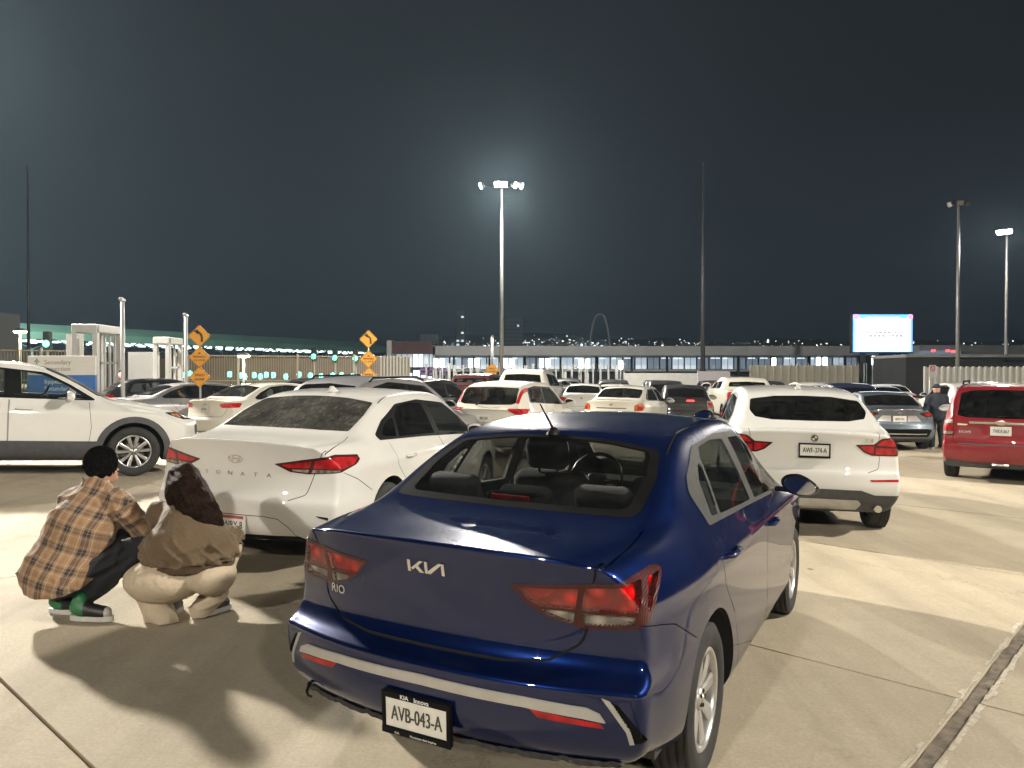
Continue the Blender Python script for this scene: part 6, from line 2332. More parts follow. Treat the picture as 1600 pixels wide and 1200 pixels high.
def surface_nets(fn, lo, hi, res):
    lo, hi = np.array(lo, float), np.array(hi, float)
    n = np.ceil((hi - lo) / res).astype(int) + 1
    ax = [lo[i] + res * np.arange(n[i]) for i in range(3)]
    G = np.stack(np.meshgrid(*ax, indexing='ij'), -1)
    D = fn(G)
    s = D < 0
    c = np.zeros(tuple(n - 1), int)
    for dx in (0, 1):
        for dy in (0, 1):
            for dz in (0, 1):
                c += s[dx:n[0] - 1 + dx, dy:n[1] - 1 + dy, dz:n[2] - 1 + dz]
    act = (c > 0) & (c < 8)
    acc = np.zeros(act.shape + (3,))
    cnt = np.zeros(act.shape)
    cor = [(x, y, z) for x in (0, 1) for y in (0, 1) for z in (0, 1)]
    for i in range(8):
        for j in range(i + 1, 8):
            A, B = cor[i], cor[j]
            if sum(abs(p - q) for p, q in zip(A, B)) != 1:
                continue
            da = D[A[0]:n[0] - 1 + A[0], A[1]:n[1] - 1 + A[1], A[2]:n[2] - 1 + A[2]]
            db = D[B[0]:n[0] - 1 + B[0], B[1]:n[1] - 1 + B[1], B[2]:n[2] - 1 + B[2]]
            m = ((da < 0) != (db < 0))
            t = np.where(m, da / np.where(m, da - db, 1), 0)
            p = np.array(A)[None, None, None] + t[..., None] * (np.array(B) - np.array(A))
            acc += np.where(m[..., None], p, 0)
            cnt += m
    idx = -np.ones(act.shape, int)
    w = np.argwhere(act)
    idx[act] = np.arange(len(w))
    V = lo + res * (w + acc[act] / cnt[act][:, None])
    F = []
    for a in range(3):
        b, d = (a + 1) % 3, (a + 2) % 3
        sl0 = [slice(None)] * 3
        sl1 = [slice(None)] * 3
        sl0[a] = slice(0, n[a] - 1)
        sl1[a] = slice(1, n[a])
        e = s[tuple(sl0)] != s[tuple(sl1)]
        first = s[tuple(sl0)]
        pts = np.argwhere(e)
        ok = (pts[:, b] > 0) & (pts[:, d] > 0) & (pts[:, b] < n[b] - 1) & (pts[:, d] < n[d] - 1)
        pts = pts[ok]
        if not len(pts):
            continue
        q = []
        for (ob, od) in ((-1, -1), (0, -1), (0, 0), (-1, 0)):
            r = pts.copy()
            r[:, b] += ob
            r[:, d] += od
            q.append(idx[r[:, 0], r[:, 1], r[:, 2]])
        q = np.stack(q, 1)
        fl = first[pts[:, 0], pts[:, 1], pts[:, 2]]
        q = np.where(fl[:, None], q, q[:, ::-1])
        F.append(q[q.min(1) >= 0])
    F = np.concatenate(F)
    return V, F


def organic(name, fn, lo, hi, res, material, parent, relax=2, midx=None, attr=None):
    V, F = surface_nets(fn, lo, hi, res)
    V = np.array(V)
    ea = np.concatenate([F[:, k] for k in range(4)] + [F[:, (k + 1) % 4] for k in range(4)])
    eb = np.concatenate([F[:, (k + 1) % 4] for k in range(4)] + [F[:, k] for k in range(4)])
    cn = np.maximum(1, np.bincount(ea, minlength=len(V)))[:, None]
    for _ in range(relax):
        S_ = np.stack([np.bincount(ea, V[eb, k], len(V)) for k in range(3)], 1) / cn
        V = V * .5 + .5 * S_
    F = F.tolist()
    mi = None if midx is None else [midx(V[f].mean(0)) for f in F]
    o = mesh_obj(name, V, F, material, parent, smooth=True, midx=mi)
    if attr is not None:
        a = o.data.attributes.new('cloth', 'FLOAT_VECTOR', 'POINT')
        a.data.foreach_set('vector', np.array([attr(v) for v in V]).ravel())
    return o


def plaid():
    m = bpy.data.materials.new('brown_plaid')
    m.use_nodes = True
    nt = m.node_tree
    b = nt.nodes['Principled BSDF']
    b.inputs['Roughness'].default_value = .9
    b.inputs['Sheen Weight'].default_value = .15
    at = nt.nodes.new('ShaderNodeAttribute')
    at.attribute_name = 'cloth'
    sx = nt.nodes.new('ShaderNodeSeparateXYZ')
    nz = nt.nodes.new('ShaderNodeTexNoise')
    nz.inputs['Scale'].default_value = 7
    ad = nt.nodes.new('ShaderNodeVectorMath')
    ad.operation = 'MULTIPLY_ADD'
    nt.links.new(at.outputs['Vector'], nz.inputs['Vector'])
    nt.links.new(nz.outputs['Color'], ad.inputs[0])
    ad.inputs[1].default_value = (.016, .016, .016)
    nt.links.new(at.outputs['Vector'], ad.inputs[2])
    nt.links.new(ad.outputs[0], sx.inputs[0])

    def band(sock, period, stops):
        d = nt.nodes.new('ShaderNodeMath')
        d.operation = 'DIVIDE'
        d.inputs[1].default_value = period
        nt.links.new(sock, d.inputs[0])
        fr = nt.nodes.new('ShaderNodeMath')
        fr.operation = 'FRACT'
        nt.links.new(d.outputs[0], fr.inputs[0])
        r = nt.nodes.new('ShaderNodeValToRGB')
        r.color_ramp.interpolation = 'CONSTANT'
        els = r.color_ramp.elements
        els[0].position = 0
        els[0].color = (*stops[0][1], 1)
        els[1].position = stops[1][0]
        els[1].color = (*stops[1][1], 1)
        for p, c in stops[2:]:
            els.new(p).color = (*c, 1)
        nt.links.new(fr.outputs[0], r.inputs[0])
        return r.outputs[0]
    tan, dark, lite = (.25, .150, .080), (.020, .021, .026), (.40, .32, .23)
    st = [(0, tan), (.10, lite), (.13, tan), (.24, dark), (.40, tan), (.43, dark), (.55, tan), (.66, lite), (.69, tan), (.80, (.20, .10, .05)), (.84, tan), (.88, (.2, .1, .05)), (.92, tan)]
    A = band(sx.outputs['X'], .115, st)
    B = band(sx.outputs['Y'], .125, st)
    mx = nt.nodes.new('ShaderNodeMixRGB')
    mx.inputs[0].default_value = .40
    nt.links.new(A, mx.inputs[1])
    nt.links.new(B, mx.inputs[2])
    nt.links.new(mx.outputs[0], b.inputs['Base Color'])
    n3 = nt.nodes.new('ShaderNodeTexNoise')
    n3.inputs['Scale'].default_value = 9
    n3.inputs['Detail'].default_value = 5
    nt.links.new(at.outputs['Vector'], n3.inputs['Vector'])
    bp = nt.nodes.new('ShaderNodeBump')
    bp.inputs['Strength'].default_value = .55
    bp.inputs['Distance'].default_value = .03
    nt.links.new(n3.outputs['Fac'], bp.inputs['Height'])
    nt.links.new(bp.outputs[0], b.inputs['Normal'])
    return m


M_SKIN = mat('skin', (.42, .235, .155), .55, noise=.08, nscale=20)
M_HAIR_M = mat('black_hair', (.009, .008, .008), .75, spec=.0, noise=.5, nscale=60, bump=.9, bscale=110)
M_HAIR_W = mat('dark_brown_hair', (.016, .009, .0065), .6, spec=.015, noise=.5, nscale=30, bump=.6, bscale=90)
M_TROUS = mat('charcoal_trousers', (.012, .013, .016), .9, noise=.25, nscale=8, bump=.7, bscale=9)
M_CHINO = mat('beige_trousers', (.44, .36, .26), .9, noise=.06, nscale=5, bump=.4, bscale=40)
M_JACK = mat('tan_brown_jacket', (.100, .064, .031), .85, noise=.12, nscale=6, bump=.5, bscale=40, sheen=.2)
M_JRIB = mat('jacket_rib', (.085, .052, .026), .9, noise=.15, nscale=10, bump=.8, bscale=120)
M_GREEN = mat('green_leather', (.012, .13, .045), .4, noise=.15, nscale=20, bump=.2)
M_SHOEB = mat('black_leather', (.012, .012, .012), .4, noise=.2, nscale=20, bump=.2)
M_SHOEW = mat('white_rubber', (.48, .46, .43), .6, noise=.1, nscale=20)


def hand_sdf(P, w, d, up, r=.034):
    """palm and five fingers pointing along d from the wrist w"""
    w, d, up = np.array(w, float), np.array(d, float), np.array(up, float)
    d = d / np.linalg.norm(d)
    s = np.cross(d, up)
    s /= np.linalg.norm(s)
    up = np.cross(s, d)
    ds = [sd_cone(P, w, w + d * .07, .026, .036)]
    for k, (o, l) in enumerate(((-.03, .062), (-.011, .075), (.010, .070), (.029, .055))):
        b = w + d * .085 + s * o
        m = b + d * l * .55 - up * .006
        e = m + d * l * .35 - up * .03
        ds += [sd_cone(P, b - d * .02, m, .0095, .0085), sd_cone(P, m, e, .0085, .007)]
    t0 = w + d * .03 - s * .03
    ds += [sd_cone(P, t0, t0 + d * .04 - s * .03, .012, .0095), sd_cone(P, t0 + d * .04 - s * .03, t0 + d * .07 - s * .03 - up * .012, .0095, .008)]
    return blend(ds, .012)


def shoe(parent, heel, toe_dir, L, mats, name='shoe', zg=0.0):
    """low trainer: white sole, coloured heel, dark middle, pale toe"""
    d = Vector((toe_dir[0], toe_dir[1], 0)).normalized()
    s = Vector((-d.y, d.x, 0))
    h = Vector(heel)

    def loc(P):
        q = P - np.array(h)
        return np.stack([q @ np.array(d), q @ np.array(s), q[..., 2]], -1)

    def fn(P):
        q = loc(P)
        a = sd_cone(q, (.055, 0, .080), (.10, 0, .070), .046, .048)
        b = sd_cone(q, (.10, 0, .068), (L - .060, 0, .050), .047, .042)
        c = sd_cone(q, (.060, 0, .085), (.072, 0, .135), .044, .046)
        e = blend([a, b, c], .03)
        return np.maximum(e, .022 - q[..., 2])

    def mi(c):
        x = (Vector(c) - h).dot(d)
        z = c[2] - h.z
        return 0 if x < .40 * L else (2 if x > .84 * L else 1)
    lo = [min(h.x, h.x + d.x * L) - .08, min(h.y, h.y + d.y * L) - .08, h.z]
    hi = [max(h.x, h.x + d.x * L) + .08, max(h.y, h.y + d.y * L) + .08, h.z + .20]
    o = organic(name, fn, lo, hi, .009, mats, parent, 2, mi)
    # sole
    pts = []
    for k in range(24):
        t = 2 * pi * k / 24
        x = L / 2 + (L / 2) * cos(t)
        w = .044 if x > L * .5 else .039
        y = w * sin(t) * (1.0 if abs(cos(t)) < .9 else 1.0)
        pts.append((x, math.copysign(min(abs(y) * 1.15, w), y)))
    bm = bmesh.new()
    M = Matrix(((d.x, s.x, 0, h.x), (d.y, s.y, 0, h.y), (0, 0, 1, h.z), (0, 0, 0, 1)))
    prism_bm(bm, pts, M, .0, .032)
    bm_obj('sole', bm, M_SHOEW, o)
    return o


def person_root(name, x, y, body_fn, lo, hi, res=.014):
    o = organic(name, body_fn, lo, hi, res, M_SKIN, None, 2)
    o.location = (x, y, ground_z(x, y))
    return o


def crouching_man():
    X, Y = -2.86, 5.08
    pel, chest, neckb, head = (-.10, .01, .30), (.0, .07, .58), (.065, .12, .80), (.085, .165, .965)
    shR, shL = (.225, .09, .735), (-.105, .155, .735)
    elR, elL = (.335, .24, .52), (-.10, .38, .50)
    haR, haL = (.36, .46, .47), (.14, .52, .47)
    hipR, hipL = (-.02, -.05, .30), (-.18, .04, .30)
    knR, knL = (.36, .22, .43), (.08, .40, .44)
    anR, anL = (.06, -.02, .13), (-.17, .10, .13)

    def body(P):
        hd = blend([sd_ell(P, head, (.078, .095, .112)), sd_cone(P, (.105, .205, .91), (.115, .23, .885), .055, .04)], .03)
        nose = sd_cone(P, (.125, .265, .955), (.13, .28, .93), .010, .014)
        ears = [sd_ell(P, (.165, .145, .955), (.014, .02, .032)), sd_ell(P, (.012, .205, .955), (.014, .02, .032))]
        brow = sd_cone(P, (.09, .255, .985), (.155, .23, .985), .012, .012)
        lips = sd_cone(P, (.105, .263, .895), (.135, .252, .895), .008, .008)
        hd = blend([hd, nose, brow, lips] + ears, .012)
        tr = blend([sd_cone(P, pel, chest, .13, .135), sd_cone(P, chest, neckb, .14, .06), sd_cone(P, neckb, (.08, .155, .89), .055, .055)], .05)
        arms = [sd_cone(P, shR, elR, .05, .04), sd_cone(P, elR, haR, .04, .027), sd_cone(P, shL, elL, .05, .04), sd_cone(P, elL, haL, .04, .027)]
        legs = [sd_cone(P, hipR, knR, .08, .055), sd_cone(P, knR, anR, .052, .035), sd_cone(P, hipL, knL, .08, .055), sd_cone(P, knL, anL, .052, .035)]
        hands = [hand_sdf(P, haR, (-.3, .5, .1), (0, 0, 1)), hand_sdf(P, haL, (.5, .3, .1), (0, 0, 1))]
        d = blend([tr] + arms + legs, .04)
        return np.minimum(smin(d, hd, .02), np.minimum(hands[0], hands[1]))
    root = person_root('person', X, Y, body, (-.45, -.25, .0), (.62, .75, 1.12))
    axis = np.array(neckb) - np.array(pel)
    ln = np.linalg.norm(axis)
    axis = axis / ln
    rt = np.array((.97, -.25, 0))
    rt = rt - axis * (rt @ axis)
    rt /= np.linalg.norm(rt)
    fwv = np.cross(axis, rt)

    def cloth_uv(v):
        q = np.array(v) - np.array(pel)
        t = q @ axis
        a = math.atan2(q @ fwv, q @ rt)
        r = q - axis * t
        return (a * .19 if np.linalg.norm(r) < .6 else 0, t, 0)

    def cloth_flat(v):
        v = np.array(v)
        for (s_, e_, off) in ((shR, elR, .03), (shL, elL, .07)):
            a, b = np.array(s_), np.array(e_)
            ab = (b - a) / np.linalg.norm(b - a)
            t = (v - a) @ ab
            r = v - a - ab * t
            if t > .02 and np.linalg.norm(r) < .105:
                sidev = np.cross(ab, np.array((0, 1.0, .3)))
                sidev /= np.linalg.norm(sidev)
                return (r @ sidev + off, t + .013, 0)
        q = v - np.array(pel)
        return (q @ rt + .25 * (q @ fwv), q @ axis, 0)

    def shirt(P):
        a = sd_ell(P, (-.10, -.015, .30), (.215, .185, .17))
        b = sd_cone(P, (-.095, .0, .34), (.005, .065, .58), .195, .195)
        c = sd_cone(P, (.005, .065, .58), (.05, .115, .70), .195, .145)
        sh = sd_cone(P, shR, shL, .080, .080)
        hem = sd_cone(P, (-.13, -.08, .30), (-.09, -.11, .24), .14, .125)
        hem2 = sd_cone(P, (-.20, -.02, .29), (-.18, -.05, .23), .11, .09)
        tor = blend([a, b, c, sh, hem, hem2], .07)
        sl = blend([sd_cone(P, shR, elR, .084, .078), sd_cone(P, elR, (.345, .38, .49), .078, .058)], .03)
        sl2 = blend([sd_cone(P, shL, elL, .084, .078), sd_cone(P, elL, (.06, .48, .48), .078, .058)], .03)
        d = blend([tor, sl, sl2], .035)
        col = np.abs(sd_cone(P, (.06, .115, .80), (.075, .135, .88), .084, .076)) - .012
        col = np.maximum(col, P[..., 2] - .880 + .5 * (P[..., 1] - .10))
        col = np.maximum(col, .785 - P[..., 2])
        d = smin(d, col, .02)
        # folds across the back and at the elbow
        x, y, z = P[..., 0], P[..., 1], P[..., 2]
        low = np.clip((.70 - z) * 2.5, 0, 1)
        d = d + folds(P, 3, (.3, .1, 1), 17, .013) * low + folds(P, 5, (1, -.3, .25), 15, .016) * (1 - .5 * low)
        d = d + .007 * np.sin(55 * z + 9 * y) * np.clip((x - .22) * 9, 0, 1)
        return np.maximum(d, .175 + .40 * np.maximum(0, P[..., 0] - .0) - P[..., 2])
    organic('plaid_shirt', shirt, (-.48, -.36, .10), (.60, .66, .92), .0095, plaid(), root, 2, attr=cloth_flat)

    def trousers(P):
        d = blend([sd_ell(P, (-.10, .0, .255), (.185, .165, .125)), sd_cone(P, hipR, knR, .105, .078), sd_cone(P, knR, (.075, -.02, .155), .074, .060), sd_cone(P, hipL, knL, .105, .078), sd_cone(P, knL, (-.155, .11, .155), .074, .058)], .035)
        return d + folds(P, 9, (1, .5, .3), 16, .016)
    organic('trousers', trousers, (-.42, -.26, .06), (.52, .56, .58), .0105, M_TROUS, root, 2)
    # short hair
    rnd = np.random.RandomState(2)
    ph = rnd.uniform(0, 6, 12)

    def hair(P):
        d = sd_ell(P, (.08, .152, .988), (.102, .114, .114))
        face = (P[..., 0] - head[0]) * .45 + (P[..., 1] - head[1]) * .89
        low = (P[..., 2] - .905) + .55 * face
        d = np.maximum(d, face - .075)
        d = np.maximum(d, -(low) - .045)
        n = .0045 * np.sin(105 * P[..., 0] + ph[0]) * np.sin(96 * P[..., 1] + ph[1]) * np.sin(88 * P[..., 2] + ph[2]) + .0015 * np.sin(120 * P[..., 0] + 60 * P[..., 2])
        return d + n
    ho = organic('hair', hair, (-.06, .01, .86), (.23, .31, 1.13), .007, M_HAIR_M, root, 1)
    tufts(ho, (.08, .152, .993), (.102, .114, .114), 2200, .034, M_HAIR_M, root, 5)
    mt = [M_GREEN, M_SHOEB, M_SHOEW]
    shoe(root, (-.225, .07, .004), (1, -.05), .29, mt)
    shoe(root, (-.005, -.07, .004), (1, -.10), .30, mt)
    tag(root, 'person crouching in a brown plaid shirt and green trainers, left of the other', 'person', 'people crouching by the white sedan')


def tufts(base, c, r, n, ln, m, root, seed):
    """short locks standing a little off the scalp, joined to the hair"""
    rn = random.Random(seed)
    bm = bmesh.new()
    for _ in range(n):
        a, e = rn.uniform(0, 2 * pi), rn.uniform(-.15, 1.4)
        d = Vector((cos(a) * cos(e), sin(a) * cos(e), sin(e)))
        if d.x * .45 + d.y * .89 > .55 and e < .6:
            continue
        p = Vector((c[0] + d.x * r[0] * .96, c[1] + d.y * r[1] * .96, c[2] + d.z * r[2] * .96))
        t = Vector((rn.uniform(-.5, .5), rn.uniform(-.5, .5) + .2 * d.z, -.9 + rn.uniform(-.3, .3)))
        t = (t - d * t.dot(d)).normalized()
        s = d.cross(t) * .0016
        q0, q1, q2 = p, p + t * ln * .5 + d * .008, p + t * ln + d * rn.uniform(-.002, .008)
        a_, b_ = bm.verts.new(q0 - s), bm.verts.new(q0 + s)
        c_, d_ = bm.verts.new(q1 + s * .8), bm.verts.new(q1 - s * .8)
        e_ = bm.verts.new(q2)
        bm.faces.new((a_, b_, c_, d_))
        bm.faces.new((d_, c_, e_))
    bm_obj('hair_locks', bm, m, root)


def crouching_woman():
    X, Y = -2.175, 5.10
    pel, chest, neckb, head = (.03, .0, .30), (.02, .11, .56), (-.05, .20, .70), (-.09, .265, .865)
    shR, shL = (.095, .15, .64), (-.235, .20, .660)
    elR, elL = (.115, .36, .47), (-.270, .31, .49)
    haR, haL = (.20, .50, .46), (-.14, .55, .48)
    hipR, hipL = (.13, -.01, .29), (-.10, .0, .29)
    knR, knL = (.15, .44, .38), (-.26, .32, .36)
    anR, anL = (.14, .08, .11), (-.13, -.02, .11)

    def body(P):
        hd = blend([sd_ell(P, head, (.075, .092, .108)), sd_cone(P, (-.09, .32, .80), (-.088, .34, .785), .05, .035)], .03)
        nose = sd_cone(P, (-.09, .352, .855), (-.09, .368, .83), .009, .013)
        brow = sd_cone(P, (-.13, .345, .885), (-.05, .345, .885), .010, .010)
        lips = sd_cone(P, (-.112, .358, .797), (-.068, .358, .797), .008, .008)
        ears = [sd_ell(P, (-.168, .255, .855), (.013, .02, .03)), sd_ell(P, (-.014, .255, .855), (.013, .02, .03))]
        hd = blend([hd, nose, brow, lips] + ears, .012)
        tr = blend([sd_cone(P, pel, chest, .13, .12), sd_cone(P, chest, neckb, .12, .055), sd_cone(P, neckb, (-.075, .235, .79), .045, .045)], .05)
        arms = [sd_cone(P, shR, elR, .043, .035), sd_cone(P, elR, haR, .035, .023), sd_cone(P, shL, elL, .043, .035), sd_cone(P, elL, haL, .035, .023)]
        legs = [sd_cone(P, hipR, knR, .085, .055), sd_cone(P, knR, anR, .05, .033), sd_cone(P, hipL, knL, .085, .055), sd_cone(P, knL, anL, .05, .033)]
        d = blend([tr] + arms + legs, .04)
        return np.minimum(smin(d, hd, .02), np.minimum(hand_sdf(P, haR, (-.4, .4, .1), (0, 0, 1)), hand_sdf(P, haL, (.5, .3, .1), (0, 0, 1))))
    root = person_root('person', X, Y, body, (-.42, -.25, .0), (.48, .74, 1.03))

    def jacket(P):
        x, y, z = P[..., 0], P[..., 1], P[..., 2]
        tor = blend([sd_ell(P, (.045, .02, .46), (.300, .218, .20)), sd_cone(P, (.05, .06, .50), (-.01, .12, .60), .205, .185), sd_cone(P, (-.01, .12, .60), (-.055, .18, .67), .18, .115), sd_cone(P, shR, shL, .085, .085)], .05)
        sl = blend([sd_cone(P, shR, elR, .090, .080), sd_cone(P, elR, (.17, .48, .46), .075, .06)], .03)
        sl2 = blend([sd_cone(P, shL, elL, .088, .090), sd_cone(P, elL, (-.20, .48, .48), .09, .06)], .03)
        d = blend([tor, sl, sl2], .025)
        col = np.abs(sd_cone(P, (-.05, .195, .70), (-.065, .22, .755), .080, .07)) - .014
        col = np.maximum(np.maximum(col, z - .755), .69 - z)
        d = smin(d, col, .02)
        # raglan seam piping on the left shoulder
        d = d - .003 * np.exp(-(((x + .10 + .55 * (z - .55) * 0 + .35 * (.66 - z)) / .006) ** 2)) * np.clip((z - .48) * 12, 0, 1) * (y < .16)
        # gathers above the waistband, long folds over the back
        gat = np.exp(-((z - .42) / .035) ** 2)
        d = d + folds(P, 21, (.1, .1, 1), 30, .010, 1.2) * gat + folds(P, 23, (1, -.3, -.55), 15, .020) * np.clip((.66 - z) * 5, 0, 1) + folds(P, 27, (.2, .2, 1), 20, .008) * np.clip((-.17 - x) * 12, 0, 1)
        return np.maximum(d, .375 + .06 * (x - .05) - z)
    organic('jacket', jacket, (-.44, -.26, .30), (.50, .62, .82), .009, M_JACK, root, 1)

    def rib(P):
        x, z = P[..., 0], P[..., 2]
        d = sd_ell(P, (.045, .015, .44), (.297, .228, .26))
        t = z - (.360 + .06 * (x - .05))
        d = np.maximum(d, np.abs(t) - .026)
        return d + .0012 * np.sin(170 * x)
    organic('jacket_waistband', rib, (-.30, -.26, .28), (.40, .28, .46), .009, M_JRIB, root, 1)

    def trousers(P):
        x, y, z = P[..., 0], P[..., 1], P[..., 2]
        bumL, bumR = sd_ell(P, (-.105, -.03, .270), (.255, .205, .145)), sd_ell(P, (.210, -.02, .288), (.140, .180, .118))
        hip = blend([bumL, bumR], .016)
        hip = smin(hip, sd_ell(P, (.03, .04, .32), (.26, .17, .09)), .03)
        legs = [sd_cone(P, (-.20, .06, .27), knL, .125, .09), sd_cone(P, (.19, .06, .28), knR, .11, .08)]
        cv = [sd_cone(P, knL, (-.215, .03, .18), .09, .10), sd_cone(P, (-.215, .03, .18), (-.135, -.05, .06), .10, .078), sd_cone(P, (-.135, -.05, .06), (-.075, -.08, .025), .082, .070),
              sd_cone(P, knR, (.18, .10, .15), .08, .075), sd_cone(P, (.18, .10, .15), (.105, .04, .045), .075, .058)]
        d = smin(hip, blend(legs + cv, .03), .014)
        lowz = np.clip((.20 - z) * 9, 0, 1)
        d = d + folds(P, 31, (1, .2, .25), 20, .016) * lowz + folds(P, 33, (.35, .3, 1), 14, .004, 3) * (1 - lowz) * np.clip((z - .22) * 9, 0, 1)
        return np.maximum(d, .006 - z)
    organic('trousers', trousers, (-.46, -.32, -.01), (.46, .58, .52), .009, M_CHINO, root, 1)
    shoe(root, (.115, .045, .004), (.45, .9), .24, [M_SHOEB, M_SHOEB, M_SHOEB])
    shoe(root, (-.12, -.01, .004), (.05, 1), .24, [M_SHOEB, M_SHOEB, M_SHOEB])

    # long wavy hair falling over the back to the right
    path = [np.array(p) for p in ((-.088, .245, .888), (-.035, .160, .81), (.055, .085, .725), (.145, .045, .655), (.215, .045, .590))]
    rad = [.110, .132, .126, .098, .045]

    def hair(P):
        x, y, z = P[..., 0], P[..., 1], P[..., 2]
        ds = [sd_ell(P, (-.09, .25, .885), (.100, .110, .112))]
        for i in range(4):
            ds.append(sd_cone(P, path[i], path[i + 1], rad[i], rad[i + 1]))
        d = blend(ds, .035)
        face = y - .335 + .25 * (.9 - z)
        d = np.maximum(d, face)
        q = x * .85 - .3 * z
        return d + .003 * np.sin(70 * q + 5 * np.sin(14 * z)) + .002 * np.sin(150 * (x + y) + 20 * z)
    organic('hair', hair, (-.26, -.14, .46), (.34, .40, 1.02), .0085, M_HAIR_W, root, 1)
    rn = random.Random(8)
    bm = bmesh.new()
    P3 = [Vector(p) for p in path]
    for k in range(1500):
        a = rn.uniform(0, 2 * pi)
        off = Vector((cos(a), -abs(sin(a)) * .8, sin(a) * .5))
        t0 = rn.uniform(-.1, 1.6)
        t1 = min(4.15, t0 + rn.uniform(1.2, 2.8))
        amp, ph = rn.uniform(.004, .012), rn.uniform(0, 6)
        prev = None
        N = 8
        for i in range(N + 1):
            t = t0 + (t1 - t0) * i / N
            b = max(0, min(3, int(t)))
            f = t - b
            c = P3[b].lerp(P3[b + 1], f)
            r = (rad[b] + (rad[b + 1] - rad[b]) * min(1, max(0, f))) * (1.0 + .045 * sin(k * 1.7))
            p = c + off * r + Vector((amp * sin(6 * t + ph), amp * cos(5 * t + ph), 0))
            w = .0015 * (1 - .8 * i / N)
            s = Vector((off.y, -off.x, .2)).normalized() * w
            q = (bm.verts.new(p - s), bm.verts.new(p + s))
            if prev:
                bm.faces.new((prev[0], prev[1], q[1], q[0]))
            prev = q
    bm_obj('hair_locks', bm, M_HAIR_W, root)
    tag(root, 'person crouching in a tan jacket and beige trousers with long dark hair', 'person', 'people crouching by the white sedan')


def standing_person():
    X, Y = 10.75, 19.6
    M_DK = mat('dark_navy_clothes', (.016, .019, .028), .9, noise=.25, nscale=6, bump=.6, bscale=9)

    def body(P):
        hd = blend([sd_ell(P, (0, .02, 1.50), (.078, .095, .115)), sd_cone(P, (0, .11, 1.49), (0, .125, 1.47), .012, .016)], .02)
        ears = [sd_ell(P, (s * .08, .02, 1.50), (.013, .02, .03)) for s in (-1, 1)]
        tr = blend([sd_cone(P, (0, 0, .85), (0, 0, 1.2), .13, .14), sd_cone(P, (0, 0, 1.2), (0, 0, 1.38), .13, .05), sd_cone(P, (0, 0, 1.35), (0, .01, 1.45), .05, .05)], .05)
        lim = [sd_cone(P, (-.19, 0, 1.28), (-.24, .05, 1.0), .05, .04), sd_cone(P, (-.24, .05, 1.0), (-.16, .24, .98), .04, .028), sd_cone(P, (.19, 0, 1.28), (.26, .05, 1.02), .05, .04), sd_cone(P, (.26, .05, 1.02), (.34, .24, 1.05), .04, .028),
               sd_cone(P, (-.09, 0, .85), (-.11, .02, .45), .08, .055), sd_cone(P, (-.11, .02, .45), (-.12, 0, .08), .055, .04), sd_cone(P, (.09, 0, .85), (.12, .02, .45), .08, .055), sd_cone(P, (.12, .02, .45), (.13, 0, .08), .055, .04)]
        d = blend([tr] + lim, .04)
        hh = np.minimum(hand_sdf(P, (-.16, .24, .98), (.2, .9, 0), (0, 0, 1)), hand_sdf(P, (.34, .24, 1.05), (.2, .9, 0), (0, 0, 1)))
        return np.minimum(smin(d, blend([hd] + ears, .012), .03), hh)
    root = person_root('person', X, Y, body, (-.45, -.3, .0), (.55, .5, 1.68), .018)

    def coat(P):
        d = blend([sd_cone(P, (0, 0, .82), (0, 0, 1.18), .20, .195), sd_cone(P, (0, 0, 1.18), (0, 0, 1.36), .18, .09), sd_cone(P, (-.19, 0, 1.28), (.19, 0, 1.28), .085, .085), sd_cone(P, (-.2, 0, 1.28), (-.25, .05, 1.0), .085, .075), sd_cone(P, (-.25, .05, 1.0), (-.18, .2, .98), .075, .06),
                   sd_cone(P, (.2, 0, 1.28), (.27, .05, 1.02), .085, .075), sd_cone(P, (.27, .05, 1.02), (.33, .2, 1.04), .075, .06)], .04)
        return np.maximum(d, .72 - P[..., 2])
    organic('jacket', coat, (-.45, -.3, .65), (.52, .36, 1.5), .018, M_DK, root, 2)

    def tr(P):
        return blend([sd_ell(P, (0, 0, .82), (.19, .15, .14)), sd_cone(P, (-.09, 0, .82), (-.11, .02, .45), .10, .08), sd_cone(P, (-.11, .02, .45), (-.12, 0, .08), .08, .07), sd_cone(P, (.09, 0, .82), (.12, .02, .45), .10, .08), sd_cone(P, (.12, .02, .45), (.13, 0, .08), .08, .07)], .03)
    organic('trousers', tr, (-.32, -.25, .0), (.32, .25, .98), .018, M_TROUS, root, 2)

    def cap(P):
        d = np.maximum(sd_ell(P, (0, .02, 1.535), (.10, .115, .105)), 1.53 - P[..., 2])
        return smin(d, np.maximum(np.abs(P[..., 2] - 1.535) - .009, np.linalg.norm(P[..., :2] - np.array((0, .12)), axis=-1) - .085), .01)
    organic('cap', cap, (-.15, -.15, 1.48), (.15, .26, 1.68), .012, M_DK, root, 2)
    for s in (-1, 1):
        shoe(root, (s * .12, -.06, .004), (s * .15, 1), .27, [M_SHOEB, M_SHOEB, M_SHOEB])
    tag(root, 'person in dark clothes and cap standing between grey-blue sedan and red SUV', 'person')


crouching_man()
crouching_woman()
standing_person()
# ------------------------------------------------------------------ the border station behind the lot
M_WHITE = mat('white_steel', (.42, .42, .41), .5, noise=.06, nscale=2)
M_ROOFG = mat('grey_fascia', (.34, .35, .36), .6, noise=.1, nscale=.5)
M_DARKB = mat('dark_wall', (.035, .035, .038), .8, noise=.2, nscale=.5)
M_BRICK = mat('dark_red_cladding', (.075, .022, .022), .7, noise=.2, nscale=.6)
M_BEIGE = mat('beige_panel', (.40, .37, .30), .7, noise=.08, nscale=1.5)
M_LAV = mat('pale_barrier', (.44, .41, .45), .7, noise=.06)
M_GRN = mat('green_canopy', (.11, .26, .22), .5, noise=.12, nscale=.2)
M_SOFF = mat('canopy_soffit', (.03, .05, .05), .7, noise=.2, nscale=.3)


